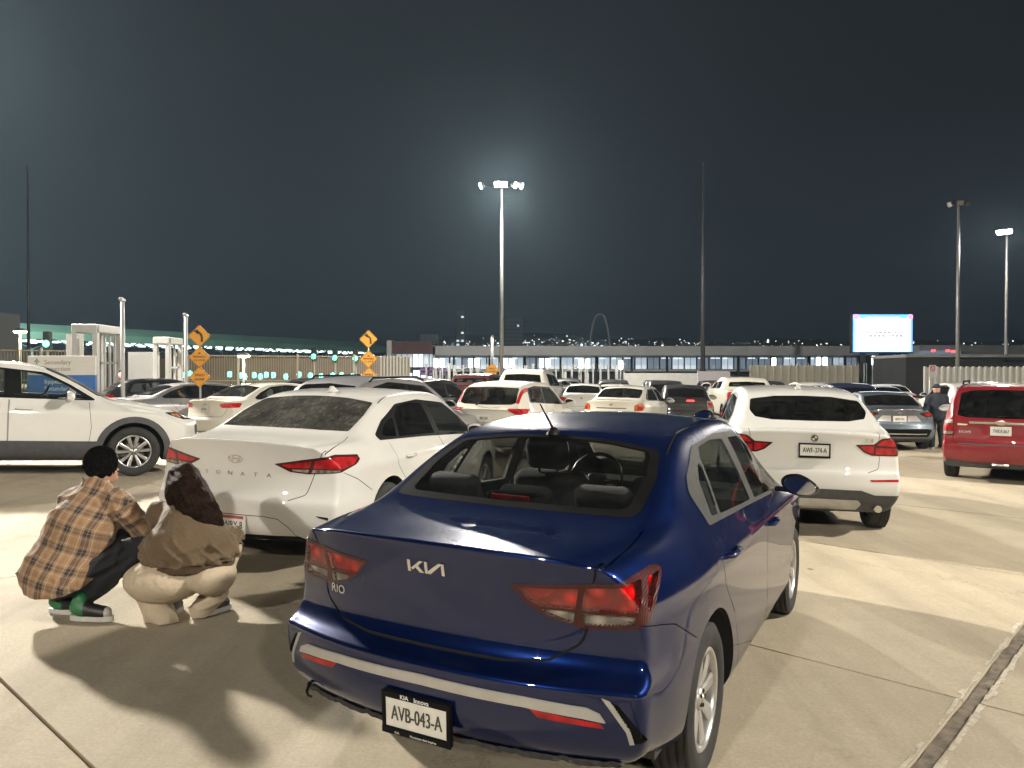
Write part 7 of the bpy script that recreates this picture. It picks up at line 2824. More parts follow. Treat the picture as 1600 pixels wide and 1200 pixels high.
def lit(name, col, s):
    return mat(name, (.8, .8, .8), .5, emit=col, estr=s, noise=.02)


M_WIN = lit('office_window', (.50, .62, .72), .75)
M_WINB = lit('office_window_bright', (.72, .85, .92), 1.6)
M_WIND = mat('office_window_dim', (.05, .06, .07), .2, coat=.5, emit=(.32, .40, .50), estr=.45, noise=.1)
M_TUBE = lit('white_lamp_panel', (.95, .98, 1.0), 7.0)
M_GLOW = lit('green_signal', (.05, .95, .55), 5.0)
M_CYAN = lit('cyan_lane_light', (.10, .90, .75), 4.0)
M_REDL = lit('red_signal', (1.0, .04, .05), 4.0)
M_YEL = lit('sodium_lamp', (1.0, .93, .55), 14.0)


def box_thing(name, c, s, m, label=None, cat=None, group=None, parent=None, bevel=0.0, kind=None, rz=0.0):
    bm = bmesh.new()
    add_box(bm, (0, 0, 0), s, None, bevel, 1)
    o = bm_obj(name, bm, m, parent, loc=c)
    o.rotation_euler = (0, 0, rz)
    if label:
        tag(o, label, cat, group, kind)
    return o


ORD = ['first', 'second', 'third', 'fourth', 'fifth', 'sixth', 'seventh', 'eighth', 'ninth', 'tenth', 'eleventh', 'twelfth', 'thirteenth', 'fourteenth', 'fifteenth', 'sixteenth', 'seventeenth', 'eighteenth', 'nineteenth', 'twentieth',
       'twenty-first', 'twenty-second', 'twenty-third', 'twenty-fourth', 'twenty-fifth', 'twenty-sixth', 'twenty-seventh', 'twenty-eighth']
# ---- long lit terminal across the middle and right
TY = 120.0
k = TY / 1211.0
TX0, TX1 = (682 - 800) * k, (1345 - 800) * k
root = empty('terminal_building', ((TX0 + TX1) / 2, TY, 0))
cx = root.location.x


def tz(v):
    return CAM_H + (588 - v) * k


def tpart(nm, x0, x1, v0, v1, dy, th, m, parent=None):
    bm = bmesh.new()
    add_box(bm, ((x0 + x1) / 2 - cx, dy, (tz(v0) + tz(v1)) / 2), (x1 - x0, th, abs(tz(v0) - tz(v1))))
    return bm_obj(nm, bm, m, parent or root)


tpart('roof_fascia', TX0, TX1, 543, 557, 0, 12, M_ROOFG)
tpart('back_wall', TX0, TX1, 557, 604, 5.4, .4, M_DARKB)
tpart('lower_wall', TX0, TX1, 581, 606, 2.0, .4, M_DARKB)
tpart('sill_band', TX0, TX1, 577.2, 580.5, 1.0, 3, M_ROOFG)
rw = random.Random(21)
nwin = 34
for q in range(nwin):
    x0 = TX0 + (TX1 - TX0) * q / nwin
    x1 = TX0 + (TX1 - TX0) * (q + 1) / nwin
    u = 800 + x0 / k
    br = .75 if 690 < u < 1000 else .45
    w = tpart('window', x0 + .12, x1 - .12, 558.5, 576.5, 1.3, .06, M_WIN if rw.random() < br else M_WIND)
    # ceiling lamps inside, mullions in front
    if rw.random() < .6:
        tpart('ceiling_lamp', x0 + .25, x0 + .25 + (x1 - x0) * rw.uniform(.35, .75), 558.6, 560.0, 1.22, .05, M_WINB, w)
    tpart('mullion', (x0 + x1) / 2 - .03, (x0 + x1) / 2 + .03, 557.5, 577, 1.18, .08, M_DARKB, w)
for q in range(12):
    x = TX0 + (TX1 - TX0) * (q + .5) / 12
    tpart('column', x - .16, x + .16, 557, 607, -.6, .32, M_DARKB)
tag(root, 'long low terminal with a lit window band across the far side', 'building')

# annex with dark red cladding at its left end
root = empty('annex_building', ((650 - 800) * k, TY - 3, 0))
cx = root.location.x
TYs = TY
tpart('cladding', (622 - 800) * k, (682 - 800) * k, 536, 554, 0, 6, M_BRICK)
tpart('side_pier', (615 - 800) * k, (622 - 800) * k, 535, 560, -.5, 6, M_WHITE)
tpart('side_pier', (682 - 800) * k + .02, (686 - 800) * k, 542, 607, -.5, 5, M_WHITE)
for q in range(7):
    x0 = (624 - 800) * k + q * .83
    w = tpart('window', x0 + .05, x0 + .76, 554.5, 574, -.3, .06, M_WINB if q in (3, 4) else M_WIN)
    tpart('mullion', x0 - .02, x0 + .04, 554, 575, -.38, .08, M_DARKB, w)
tpart('lower_wall', (622 - 800) * k, (682 - 800) * k, 574.5, 607, 1, .4, M_DARKB)
for (u0, u1, v0, v1) in ((641, 648, 583, 600), (650, 660, 579, 600), (662, 668, 586, 600), (672, 678, 588, 602)):
    tpart('lit_doorway', (u0 - 800) * k, (u1 - 800) * k, v0, v1, -.1, .1, M_WINB)
tag(root, 'building with dark red cladding over lit glass left of the terminal', 'building')
# purple awnings
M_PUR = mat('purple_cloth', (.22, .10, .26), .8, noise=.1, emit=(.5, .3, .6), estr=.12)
for i_, (u0, u1) in enumerate(((656, 668), (671, 684), (686, 697))):
    p0, p1 = px(u0, 580, 100), px(u1, 580, 100)
    r2 = empty('awning_stand', ((p0.x + p1.x) / 2, 100, 0))
    for z0 in (px(0, 577, 100).z, px(0, 584, 100).z):
        bm = bmesh.new()
        add_box(bm, (0, 0, z0), (p1.x - p0.x, .9, .24), Matrix.Rotation(radians(12), 3, 'X'), .04, 1)
        bm_obj('awning', bm, M_PUR, r2)
    for s in (-1, 1):
        bm = bmesh.new()
        add_tube(bm, [(s * (p1.x - p0.x) * .45, .3, 0), (s * (p1.x - p0.x) * .45, .3, px(0, 577, 100).z)], .05, 6)
        bm_obj('post', bm, M_WHITE, r2)
    tag(r2, ('leftmost', 'middle', 'rightmost')[i_] + ' of the three purple awnings below the annex', 'awning', 'purple awnings')

# ---- inspection posts and the bright lamp panels among them
LANE_Y = 88.0
for q, u in enumerate(range(664, 978, 12)):
    p = px(u + rw.uniform(-2, 2), 570 + rw.uniform(-2, 3), LANE_Y)
    bm = bmesh.new()
    w = rw.choice((.16, .22, .34))
    add_box(bm, (0, 0, p.z / 2), (w, .3, p.z), None, .03, 1)
    add_box(bm, (0, 0, p.z + .06), (w + .14, .4, .12), None, .02, 1)
    o = bm_obj('lane_post', bm, M_WHITE, loc=(p.x, LANE_Y, 0))
    tag(o, ORD[q] + ' pale upright lane post from the left in front of the terminal', 'post', 'inspection lane posts')
for q, u in enumerate(range(1222, 1372, 13)):
    p = px(u, 567, LANE_Y)
    bm = bmesh.new()
    add_tube(bm, [(-.14, 0, 0), (-.14, 0, p.z - .1), (0, 0, p.z), (.14, 0, p.z - .1), (.14, 0, 0)], .045, 6)
    o = bm_obj('lane_hoop', bm, M_WHITE, loc=(p.x, LANE_Y, 0))
    tag(o, ORD[q] + ' hoop-shaped lane post from the left below the screen', 'post', 'hoop posts by the screen')
LAMPN = ['first pair from the left', 'second pair', 'third pair', 'fourth pair', 'fifth pair', 'sixth pair']
for q, (u, v, n) in enumerate(((681, 567, 2), (735, 567, 2), (790, 567, 2), (846, 567, 2), (908, 568, 2), (970, 570, 1), (1209, 566, 1), (1279, 565, 2), (1365, 563, 1))):
    p = px(u, v, LANE_Y - 1)
    r2 = empty('lamp_panel', (p.x, p.y, 0))
    for j in range(n):
        bm = bmesh.new()
        add_box(bm, (j * .72, 0, p.z), (.46, .16, .98), None, .06, 2)
        bm_obj('light_panel', bm, M_TUBE, r2)
        bm = bmesh.new()
        add_box(bm, (j * .72, .2, p.z / 2), (.16, .16, p.z), None, .02, 1)
        bm_obj('post', bm, M_WHITE, r2)
    tag(r2, 'bright white lane lamp, number %s from the left of the row before the terminal' % ('one', 'two', 'three', 'four', 'five', 'six', 'seven', 'eight', 'nine')[q], 'lamp', 'lane lamps')
for q, (u, v, s) in enumerate(((722, 577, 1), (748, 577, -1), (893, 576, 1), (908, 578, -1))):
    p = px(u, v, LANE_Y - 2)
    r2 = empty('barrier_arm', (p.x, p.y, 0))
    bm = bmesh.new()
    add_tube(bm, [(-.7 * s * 1, 0, p.z - .35), (.7 * s, 0, p.z + .35)], .07, 6)
    bm_obj('arm', bm, M_WHITE, r2)
    bm = bmesh.new()
    add_box(bm, (-.7 * s, 0, (p.z - .35) / 2), (.3, .3, p.z - .35), None, .04, 1)
    bm_obj('housing', bm, M_WHITE, r2)
    tag(r2, 'raised white barrier arm, %s from the left before the terminal' % ('first', 'second', 'third', 'fourth')[q], 'barrier', 'lane barriers')
# low pale wall in front of the terminal lanes
for (u0, u1, v, Y, m, lab) in ((975, 1092, 583, 80, M_WHITE, 'low white wall behind the cream sedan'), (1090, 1140, 580, 62, M_LAV, 'pale lavender barrier beside the dark pole')):
    a, b = px(u0, v, Y), px(u1, v, Y)
    box_thing('low_wall', ((a.x + b.x) / 2, Y, a.z / 2), (b.x - a.x, .3, a.z), m, lab, 'wall')


# ---- panel fences on the right
def panel_fence(u0, u1, v, Y, n, m, label, dY=0.0):
    a, b = px(u0, v, Y), px(u1, v, Y + dY)
    root = empty('panel_fence', (a.x, a.y, 0))
    d = Vector((b.x - a.x, b.y - a.y, 0))
    for q in range(n):
        p0, p1 = d * (q / n), d * ((q + 1) / n)
        L = (p1 - p0).length
        c = (p0 + p1) / 2
        bm = bmesh.new()
        h = a.z + (b.z - a.z) * q / n
        add_box(bm, (0, 0, h / 2), (L - .03, .08, h), None, .01, 1)
        o = bm_obj('panel', bm, m, root, loc=(c.x, c.y, 0))
        o.rotation_euler = (0, 0, atan2(d.y, d.x))
        bm = bmesh.new()
        add_box(bm, (0, -.07, h / 2 + .02), (.09, .09, h + .04))
        o = bm_obj('post', bm, M_WHITE, root, loc=(p0.x, p0.y, 0))
    tag(root, label, 'fence')


panel_fence(1444, 1660, 574, 36, 22, M_BEIGE, 'beige panel wall behind the red SUV at the right edge', -2)
panel_fence(1172, 1342, 571, 56, 14, M_BEIGE, 'beige panel fence below the bright screen')
# dark block right of the screen
root = empty('low_dark_building', (px(1480, 590, 66).x, 68, 0))
bm = bmesh.new()
a, b = px(1415, 562, 66), px(1640, 562, 66)
prism_bm(bm, [(a.x - root.location.x, 0), (b.x - root.location.x, 0), (b.x - root.location.x, px(0, 568, 66).z), (px(1520, 0, 66).x - root.location.x, px(0, 563, 66).z), (a.x - root.location.x, px(0, 557, 66).z)], Matrix(((1, 0, 0, 0), (0, 0, 1, 0), (0, 1, 0, 0), (0, 0, 0, 1))), -2, 4)
bm_obj('wall', bm, M_DARKB, root)
bm = bmesh.new()
add_box(bm, (px(1528, 0, 66).x - root.location.x, 1, px(0, 556, 66).z), ((b.x - a.x) * 1.02, 6.4, .25))
bm_obj('roof', bm, M_ROOFG, root)
tag(root, 'low dark building right of the screen behind the beige wall', 'building')
# a far shop strip with red lights
root = empty('far_shop_strip', (px(1465, 552, 150).x, 150, 0))
for (u0, u1, v0, v1, m, nm) in ((1428, 1600, 540, 562, M_ROOFG, 'wall'), (1428, 1482, 549, 556, M_WIND, 'shop_front')):
    bm = bmesh.new()
    p0, p1 = px(u0, v0, 150), px(u1, v1, 150)
    add_box(bm, ((p0.x + p1.x) / 2 - root.location.x, 0 if nm == 'wall' else -2.1, (p0.z + p1.z) / 2), (p1.x - p0.x, 4, abs(p0.z - p1.z)))
    bm_obj(nm, bm, m, root)
for (u, v) in ((1440, 549), (1462, 549), (1470, 550)):
    bm = bmesh.new()
    add_box(bm, (px(u, v, 150).x - root.location.x, -4.2, px(u, v, 150).z), (.8, .1, .4), None, .05, 1)
    bm_obj('red_lamp', bm, M_REDL, root)
tag(root, 'far grey shop strip with small red lights right of the screen', 'building')

# ---- LED screen
SY = 92.0
p0, p1 = px(1332, 550, SY), px(1425, 549, SY)
q0, q1 = px(1332, 493, SY), px(1425, 490, SY)
root = empty('led_screen', ((p0.x + p1.x) / 2, SY, 0))
ox = root.location.x
wd, zb, zt_ = p1.x - p0.x, p0.z, (q0.z + q1.z) / 2


def face_quad(nm, u0, u1, w0, w1, dy, m, parent=root):
    """quad on the screen in 0..1 coordinates"""
    return mesh_obj(nm, [(-wd / 2 + wd * a, -dy, zb + (zt_ - zb) * b) for a, b in ((u0, w0), (u1, w0), (u1, w1), (u0, w1))], [(0, 1, 2, 3)], m, parent)


bm = bmesh.new()
add_box(bm, (0, .35, (zb + zt_) / 2), (wd + .2, .6, zt_ - zb + .2), None, .05, 1)
bm_obj('screen_case', bm, M_DARKB, root)
face_quad('display', 0, 1, 0, 1, .06, lit('screen_cyan', (.01, .30, 1.0), 2.2))
sc = face_quad('picture', .035, .965, .02, .93, .066, lit('screen_white', (.82, .92, 1.0), 2.4))
for (a, b) in ((.02, .09), (.93, 1.0)):
    cxm = (a + b) / 2
    ring = [(-wd / 2 + wd * (cxm + .045 * cos(t)), -.072, zb + (zt_ - zb) * (.935 + .075 * sin(t))) for t in [2 * pi * j / 20 for j in range(20)]]
    mesh_obj('round_mark', ring, [tuple(range(20))], lit('screen_pink', (1.0, .35, .62), 1.1), root)
for (a, b) in ((.10, .22), (.78, .91)):
    face_quad('tab', a, b, .90, .965, .070, lit('screen_aqua', (.03, .75, .9), 1.2))
rt_ = random.Random(4)
for row_, (z0, x0, x1) in enumerate(((.50, .15, .82), (.40, .18, .85))):
    x = x0
    while x < x1:
        w = rt_.uniform(.02, .06)
        face_quad('text_mark', x, x + w, z0, z0 + .055, .072, lit('screen_grey', (.45, .55, .70), .35))
        x += w + .018
for s in (-.3, .3):
    bm = bmesh.new()
    add_box(bm, (s * wd, .5, zb / 2), (.5, .4, zb), None, .03, 1)
    bm_obj('support', bm, M_DARKB, root)
tag(root, 'bright white and blue electronic screen on legs at the right', 'screen')
# ---- no entry sign in front of the wall
p = px(1457, 578, 33)
root = empty('traffic_sign', (p.x, p.y, 0))
bm = bmesh.new()
add_box(bm, (0, 0, p.z - .05), (.30, .02, .52), None, .01, 1)
bm_obj('sign_panel', bm, M_WHITE, root)
bm = bmesh.new()
add_lathe(bm, [(.12, 0), (.08, 0)], 20, 'y', 0, Matrix.Translation((0, -.016, p.z + .06)))
add_box(bm, (0, -.016, p.z + .06), (.16, .004, .03), Matrix.Rotation(radians(45), 3, 'Y'))
bm_obj('sign_mark', bm, mat('sign_red', (.5, .05, .04), .5, noise=.05), root)
for s in (-.1, .1):
    bm = bmesh.new()
    add_tube(bm, [(s, .03, 0), (s, .03, p.z)], .025, 6)
    bm_obj('post', bm, M_GALV, root)
tag(root, 'small white sign with a red ring before the beige wall', 'sign')

# ---- left: long green canopy with rows of lamps under it
root = empty('green_canopy', (-90, 150, 0))
A, B = Vector((-126, 128, 0)), Vector((-42.5, 262, 0))
d = (B - A)
L = d.length
d.normalize()
nrm = Vector((d.y, -d.x, 0))          # towards the viewer
zt0, zb0 = 12.4, 9.7
rz_ = atan2(d.y, d.x)
bm = bmesh.new()
prof = [(0, 9.7), (0, 11.2), (8, 13.4), (30, 13.6), (30, 9.9)]
V = []
for e, P in ((0, A), (1, B)):
    for (o_, z) in prof:
        w = P - nrm * o_
        V.append((w.x + 90, w.y - 150, z))
n = len(prof)
mesh_obj('roof', V, [tuple(range(n))[::-1], tuple(range(n, 2 * n))] + [(i, (i + 1) % n, n + (i + 1) % n, n + i) for i in range(n)], M_GRN, root)
nl = 46
for q in range(nl):
    for (o_, z, jit) in ((2.5, 9.6, 0), (9, 9.75, .4), (17, 9.8, .2)):
        if rw.random() < .15:
            continue
        w = A + d * (L * (q + .2 + jit) / nl) - nrm * o_
        bm = bmesh.new()
        add_box(bm, (0, 0, -.2), (1.9, .5, .42))
        o = bm_obj('ceiling_lamp', bm, lit('canopy_lamp', (.75, .95, .92), 1.8 if o_ > 3 else 3.0), root, loc=(w.x + 90, w.y - 150, z))
        o.rotation_euler = (0, 0, rz_)
for q in range(16):
    w = A + d * (L * (q + .5) / 16)
    bm = bmesh.new()
    t_ = d * (L / 34)
    p0 = Vector((w.x + 90, w.y - 150, 0))
    add_tube(bm, [p0 - t_ + Vector((0, 0, 9.7)), p0 + Vector((0, 0, 7.4)), p0 + t_ + Vector((0, 0, 9.7))], .16, 5)
    add_tube(bm, [p0 + Vector((0, 0, 0)), p0 + Vector((0, 0, 7.6))], .22, 6)
    bm_obj('strut', bm, mat('teal_steel', (.05, .12, .12), .5, noise=.1), root)
bm = bmesh.new()
V = []
for P in (A, B):
    for z in (0, 7.6):
        w = P - nrm * 12
        V.append((w.x + 90, w.y - 150, z))
mesh_obj('inner_wall', V, [(0, 2, 3, 1)], mat('brown_dark_wall', (.06, .045, .035), .9, noise=.2, nscale=.3), root)
tag(root, 'long green canopy roof with rows of lamps under it on the left', 'canopy')
# pale building end at the far left
box_thing('block_building', (px(8, 520, 95).x - 1.0, 95, px(0, 490, 95).z / 2), (3.2, 4, px(0, 490, 95).z), mat('pale_block', (.30, .29, .28), .8, noise=.1), 'pale narrow block at the far left edge', 'building')


# ---- slatted fence on the left with light behind it
def bar_fence(P0, P1, h, label, step=.13, mbar=None, rails=True, post_every=3.2):
    P0, P1 = Vector(P0), Vector(P1)
    root = empty('bar_fence', P0)
    d = P1 - P0
    L = d.length
    d.normalize()
    bm = bmesh.new()
    for q in range(int(L / step)):
        p = d * (q * step)
        add_box(bm, (p.x, p.y, h / 2), (.035, .02, h))
    o = bm_obj('bars', bm, mbar or M_BAR, root)
    o['kind'] = 'stuff'
    for z in (.25, h * .5, h - .05):
        bm = bmesh.new()
        add_tube(bm, [(0, .03, z), (d.x * L, d.y * L + .03, z)], .035, 6)
        bm_obj('rail', bm, M_BAR2, root)
    for q in range(int(L / post_every) + 1):
        p = d * (q * post_every)
        bm = bmesh.new()
        add_box(bm, (p.x, p.y - .04, h / 2 + .05), (.10, .10, h + .1), None, .01, 1)
        bm_obj('post', bm, M_WHITE if q % 2 else M_BAR2, root)
    tag(root, label, 'fence')
    return root


M_BAR = mat('fence_bar', (.26, .22, .16), .7, noise=.1)
M_BAR2 = mat('fence_rail', (.34, .30, .23), .6, noise=.1)
bar_fence((px(275, 0, 42).x, 42, 0), (px(596, 0, 46).x, 46, 0), 2.85, 'tall brown bar fence behind the yellow signs')
bar_fence((px(-60, 0, 36).x, 36, 0), (px(118, 0, 38).x, 38, 0), 2.95, 'tall brown bar fence behind the blue and white board')
panel_fence(596, 641, 557, 44, 9, mat('tan_panel', (.42, .36, .26), .7, noise=.08, nscale=2), 'tan board fence end left of the annex', 0)
# wall behind the bars, lit warm by the yard lamps
box_thing('yard_wall', (px(330, 0, 75).x, 75, 1.7), (34, .4, 3.4), mat('yard_wall_brown', (.16, .13, .10), .9, noise=.15, nscale=.4), 'brown yard wall seen through the bar fence', 'wall')
# cyan lane lights behind the fence and green signals above it
for q, u in enumerate((287, 297, 359, 376, 383, 397, 407, 416, 427, 447, 467, 485, 502, 520, 534, 551)):
    p = px(u, 587 + rw.uniform(-3, 2), 58)
    r2 = empty('lane_light', (p.x, p.y, 0))
    bm = bmesh.new()
    add_lathe(bm, [(.001, -.24), (.15, -.17), (.18, 0), (.15, .17), (.001, .24)], 10, 'z', 0, Matrix.Translation((0, 0, p.z)))
    bm_obj('lamp_glass', bm, M_CYAN, r2)
    bm = bmesh.new()
    add_tube(bm, [(0, .05, 0), (0, .05, p.z)], .06, 6)
    bm_obj('post', bm, M_DARKB, r2)
    tag(r2, ORD[q] + ' cyan lane light from the left behind the brown bar fence', 'lamp', 'cyan lane lights')
for q, (u, v, Y, w_) in enumerate(((490, 557, 60, 'left one of the three'), (523, 559, 60, 'middle one of the three'), (555, 560, 60, 'right one of the three'), (72, 537, 44, 'the one'))):
    p = px(u, v, Y)
    r2 = empty('traffic_light', (p.x, p.y, 0))
    bm = bmesh.new()
    add_box(bm, (0, .16, p.z + .15), (.42, .3, 1.1), None, .05, 1)
    bm_obj('housing', bm, M_DARKB, r2)
    bm = bmesh.new()
    add_lathe(bm, [(.001, -.1), (.14, -.07), (.2, 0)], 14, 'y', 0, Matrix.Translation((0, 0, p.z)))
    bm_obj('green_lens', bm, M_GLOW, r2)
    bm = bmesh.new()
    add_tube(bm, [(0, .2, 0), (0, .2, p.z - .3)], .07, 6)
    bm_obj('post', bm, M_WHITE, r2)
    tag(r2, 'green traffic light, ' + w_ + (' above the bar fence' if Y > 50 else ' above the blue and white board'), 'traffic light', 'green traffic lights')
# small yard lamps
for (u, v, Y, lab) in ((381, 556, 40, 'yellow yard lamp on a short post behind the first sign stack'), (32, 518, 40, 'yellow yard lamp on a post above the white crossover')):
    p = px(u, v, Y)
    r2 = empty('yard_lamp', (p.x, p.y, 0))
    bm = bmesh.new()
    add_tube(bm, [(0, 0, 0), (0, 0, p.z)], .06, 8)
    bm_obj('post', bm, M_WHITE, r2)
    bm = bmesh.new()
    add_lathe(bm, [(.001, .16), (.2, .12), (.34, .02), (.30, -.02)], 16, 'z', 0, Matrix.Translation((0, 0, p.z + .03)))
    hd = bm_obj('lamp_hood', bm, M_HEAD, r2)
    bm = bmesh.new()
    add_lathe(bm, [(.32, .01), (.26, -.08), (.001, -.10)], 16, 'z', 0, Matrix.Translation((0, 0, p.z)))
    bm_obj('lamp_glass', bm, M_YEL, r2)
    l = bpy.data.lights.new('yard_light', 'POINT')
    l.energy = 420
    l.color = (1, .85, .45)
    l.shadow_soft_size = .25
    o = bpy.data.objects.new('yard_light', l)
    link(o, r2)
    o.location = (0, 0, p.z - .3)
    tag(r2, lab, 'lamp')


# ---- white gate portals with louvred screens
def portal(u0, u1, vt, Y, depth, label, n=2):
    a, b = px(u0, vt, Y), px(u1, vt, Y)
    root = empty('gate_portal', (a.x, Y, 0))
    w = b.x - a.x
    zt = a.z
    for (x, y) in ((0, 0), (w, 0), (0, depth), (w, depth)):
        bm = bmesh.new()
        add_box(bm, (x, y, zt / 2), (.16, .16, zt), None, .01, 1)
        bm_obj('pillar', bm, M_WHITE, root)
    for (c, s) in (((w / 2, 0, zt), (w + .16, .2, .26)), ((w / 2, depth, zt), (w + .16, .2, .26)), ((0, depth / 2, zt), (.2, depth, .26)), ((w, depth / 2, zt), (.2, depth, .26))):
        bm = bmesh.new()
        add_box(bm, c, s, None, .02, 1)
        bm_obj('beam', bm, M_WHITE, root)
    ns = int(w / .16)
    for q in range(1, ns):
        bm = bmesh.new()
        add_box(bm, (w * q / ns, depth, zt / 2), (.07, .05, zt - .2))
        bm_obj('bar', bm, M_WHITE, root)
    for z in (zt * .33, zt * .66):
        bm = bmesh.new()
        add_box(bm, (w / 2, depth - .05, z), (w, .06, .07))
        bm_obj('cross_rail', bm, M_WHITE, root)
    tag(root, label, 'gate')
    return root


portal(118, 150, 513, 25, 1.5, 'white barred gate portal right of the blue and white board')
portal(244, 263, 532, 30, 1.1, 'narrow white gate portal left of the yellow signs')
p0, p1 = px(104, 522, 29), px(131, 522, 29)
root = empty('louvre_screen', (p0.x, 29, 0))
for q in range(9):
    bm = bmesh.new()
    add_box(bm, ((p1.x - p0.x) * (q + .5) / 9, 0, p0.z / 2), ((p1.x - p0.x) / 9 * .86, .06, p0.z))
    bm_obj('louvre', bm, mat('louvre_grey', (.34, .33, .32), .6, noise=.08), root)
tag(root, 'grey louvred screen above the blue and white board', 'screen wall')
box_thing('grey_barrier', (px(225, 0, 33).x, 33, 1.35), (1.3, .1, 2.7), mat('grey_sheet', (.22, .22, .22), .7, noise=.08), 'grey sheet panel between the two gate portals', 'panel')
# red signal by the gate
p = px(189, 586, 24)
r2 = empty('signal_post', (p.x, 24, 0))
bm = bmesh.new()
add_box(bm, (0, .08, p.z), (.16, .12, .34), None, .02, 1)
bm_obj('housing', bm, M_DARKB, r2)
bm = bmesh.new()
add_lathe(bm, [(.001, -.05), (.06, -.03), (.08, 0)], 12, 'y', 0, Matrix.Translation((0, 0, p.z)))
bm_obj('red_lens', bm, M_REDL, r2)
bm = bmesh.new()
add_tube(bm, [(0, .1, 0), (0, .1, p.z)], .03, 6)
bm_obj('post', bm, M_WHITE, r2)
tag(r2, 'small red signal light beside the white gate portal', 'signal')
# white camera poles
for (u, v, Y, lab) in ((192, 470, 22, 'white camera pole beside the gate portal'), (291, 494, 24, 'white camera pole beside the yellow signs'), (769, 526, 52, 'slim white pole left of the middle floodlight mast')):
    p = px(u, v, Y)
    r2 = empty('camera_pole', (p.x, Y, 0))
    bm = bmesh.new()
    add_tube(bm, [(0, 0, ground_z(p.x, Y) - .1), (0, 0, p.z)], .055 if Y < 40 else .09, 10)
    bm_obj('pole', bm, M_WHITE, r2)
    bm = bmesh.new()
    add_box(bm, (.02, -.06, p.z + .02), (.10, .22, .09), Matrix.Rotation(radians(-12), 3, 'X'), .02, 2)
    bm_obj('camera_unit', bm, M_WHITE, r2)
    tag(r2, lab, 'pole')


# ---- yellow warning signs
M_YSIGN = mat('yellow_sign', (.62, .27, .012), .45, noise=.06, nscale=6)
M_SBLK = mat('sign_black', (.012, .012, .012), .6, noise=.1)


def diamond(parent, c, r, lines=None, arrow=False):
    e = empty('sign_plate', c, 0, parent)
    bm = bmesh.new()
    M = Matrix(((1, 0, 0, 0), (0, 0, 1, 0), (0, 1, 0, 0), (0, 0, 0, 1)))
    prism_bm(bm, rounded([(-r, 0), (0, -r), (r, 0), (0, r)], r * .1, 3), M, -.012, .012)
    bm_obj('panel', bm, M_YSIGN, e)
    bm = bmesh.new()
    rr = r * .93
    for k_ in range(4):
        a, b = [(-rr, 0), (0, -rr), (rr, 0), (0, rr)][k_], [(-rr, 0), (0, -rr), (rr, 0), (0, rr)][(k_ + 1) % 4]
        add_tube(bm, [(a[0], -.014, a[1]), (b[0], -.014, b[1])], r * .012, 4)
    bm_obj('border', bm, M_SBLK, e)
    MT = Matrix(((1, 0, 0, 0), (0, 0, -1, -.016), (0, 1, 0, 0), (0, 0, 0, 1)))
    for (s, size, dv) in (lines or []):
        flat_text('lettering', s, size * r, MT @ Matrix.Translation((0, dv * r, 0)), M_SBLK, e, bold=size * r * .05)
    if arrow:
        # arrow bending to the left
        cl = [(.22, -.52), (.24, -.15), (.16, .12), (-.02, .30), (-.20, .38)]
        w = .10
        lft, rgt = [], []
        for i_ in range(len(cl)):
            a, b = Vector(cl[max(0, i_ - 1)]), Vector(cl[min(len(cl) - 1, i_ + 1)])
            t = (b - a).normalized()
            nn = Vector((-t.y, t.x)) * w
            lft.append((cl[i_][0] + nn.x, cl[i_][1] + nn.y))
            rgt.append((cl[i_][0] - nn.x, cl[i_][1] - nn.y))
        quads = [[lft[i_], rgt[i_], rgt[i_ + 1], lft[i_ + 1]] for i_ in range(len(cl) - 1)]
        quads.append([(-.12, .12), (-.08, .60), (-.50, .46)])
        v, f = multi_poly([[(x * r, y * r) for x, y in q] for q in quads])
        mesh_obj('arrow', [(x, -.016, y) for x, y in v], f, M_SBLK, e)


def sign_stack(u, Y, items, label):
    x = (u - 800) / 1211 * Y
    root = empty('road_sign', (x, Y, 0))
    zs = [px(0, v, Y).z for v, r, l, a in items]
    bm = bmesh.new()
    add_tube(bm, [(0, .04, 0), (0, .04, max(zs) + .25)], .03, 8)
    bm_obj('post', bm, M_GALV, root)
    for (v, r, l, a) in items:
        diamond(root, (0, 0, px(0, v, Y).z), r / 1211 * Y, l, a)
    tag(root, label, 'road sign', 'yellow road signs')


PREP = [('BE', .26, .26), ('PREPARED', .26, -.06), ('TO STOP', .26, -.38)]
HUMP = [('SPEED', .34, .06), ('HUMP', .34, -.34)]
sign_stack(312, 21, [(525, 17.5, None, True), (558, 17, PREP, False), (589, 17, HUMP, False)], 'nearer stack of three yellow diamond signs with a bent arrow on top')
sign_stack(576, 33, [(530, 14.5, None, True), (561, 14, PREP, False), (588, 14, HUMP, False)], 'farther stack of three yellow diamond signs with a bent arrow on top')
sign_stack(769, 40, [(578, 11, HUMP, False)], 'single yellow diamond sign left of the white pickup')

# ---- direction board
BY = 19.0
p0, p1 = px(45, 610, BY), px(150, 556, BY)
root = empty('direction_board', ((p0.x + p1.x) / 2, BY, 0))
wd, zt, zm, zb = p1.x - p0.x, p1.z, px(0, 586, BY).z, px(0, 616, BY).z
bm = bmesh.new()
add_box(bm, (0, 0, (zt + zm) / 2), (wd, .08, zt - zm), None, .006, 1)
bm_obj('white_panel', bm, mat('board_white', (.58, .56, .52), .5, noise=.05), root)
bm = bmesh.new()
add_box(bm, (0, 0, (zb + zm) / 2 - .003), (wd, .08, zm - zb), None, .006, 1)
bm_obj('blue_panel', bm, mat('board_blue', (.012, .085, .29), .45, noise=.05), root)
for s in (-.42, .42):
    bm = bmesh.new()
    add_box(bm, (s * wd, .06, zt / 2), (.08, .06, zt), None, .01, 1)
    bm_obj('leg', bm, M_GALV, root)
MT = Matrix(((1, 0, 0, 0), (0, 0, -1, -.043), (0, 1, 0, 0), (0, 0, 0, 1)))
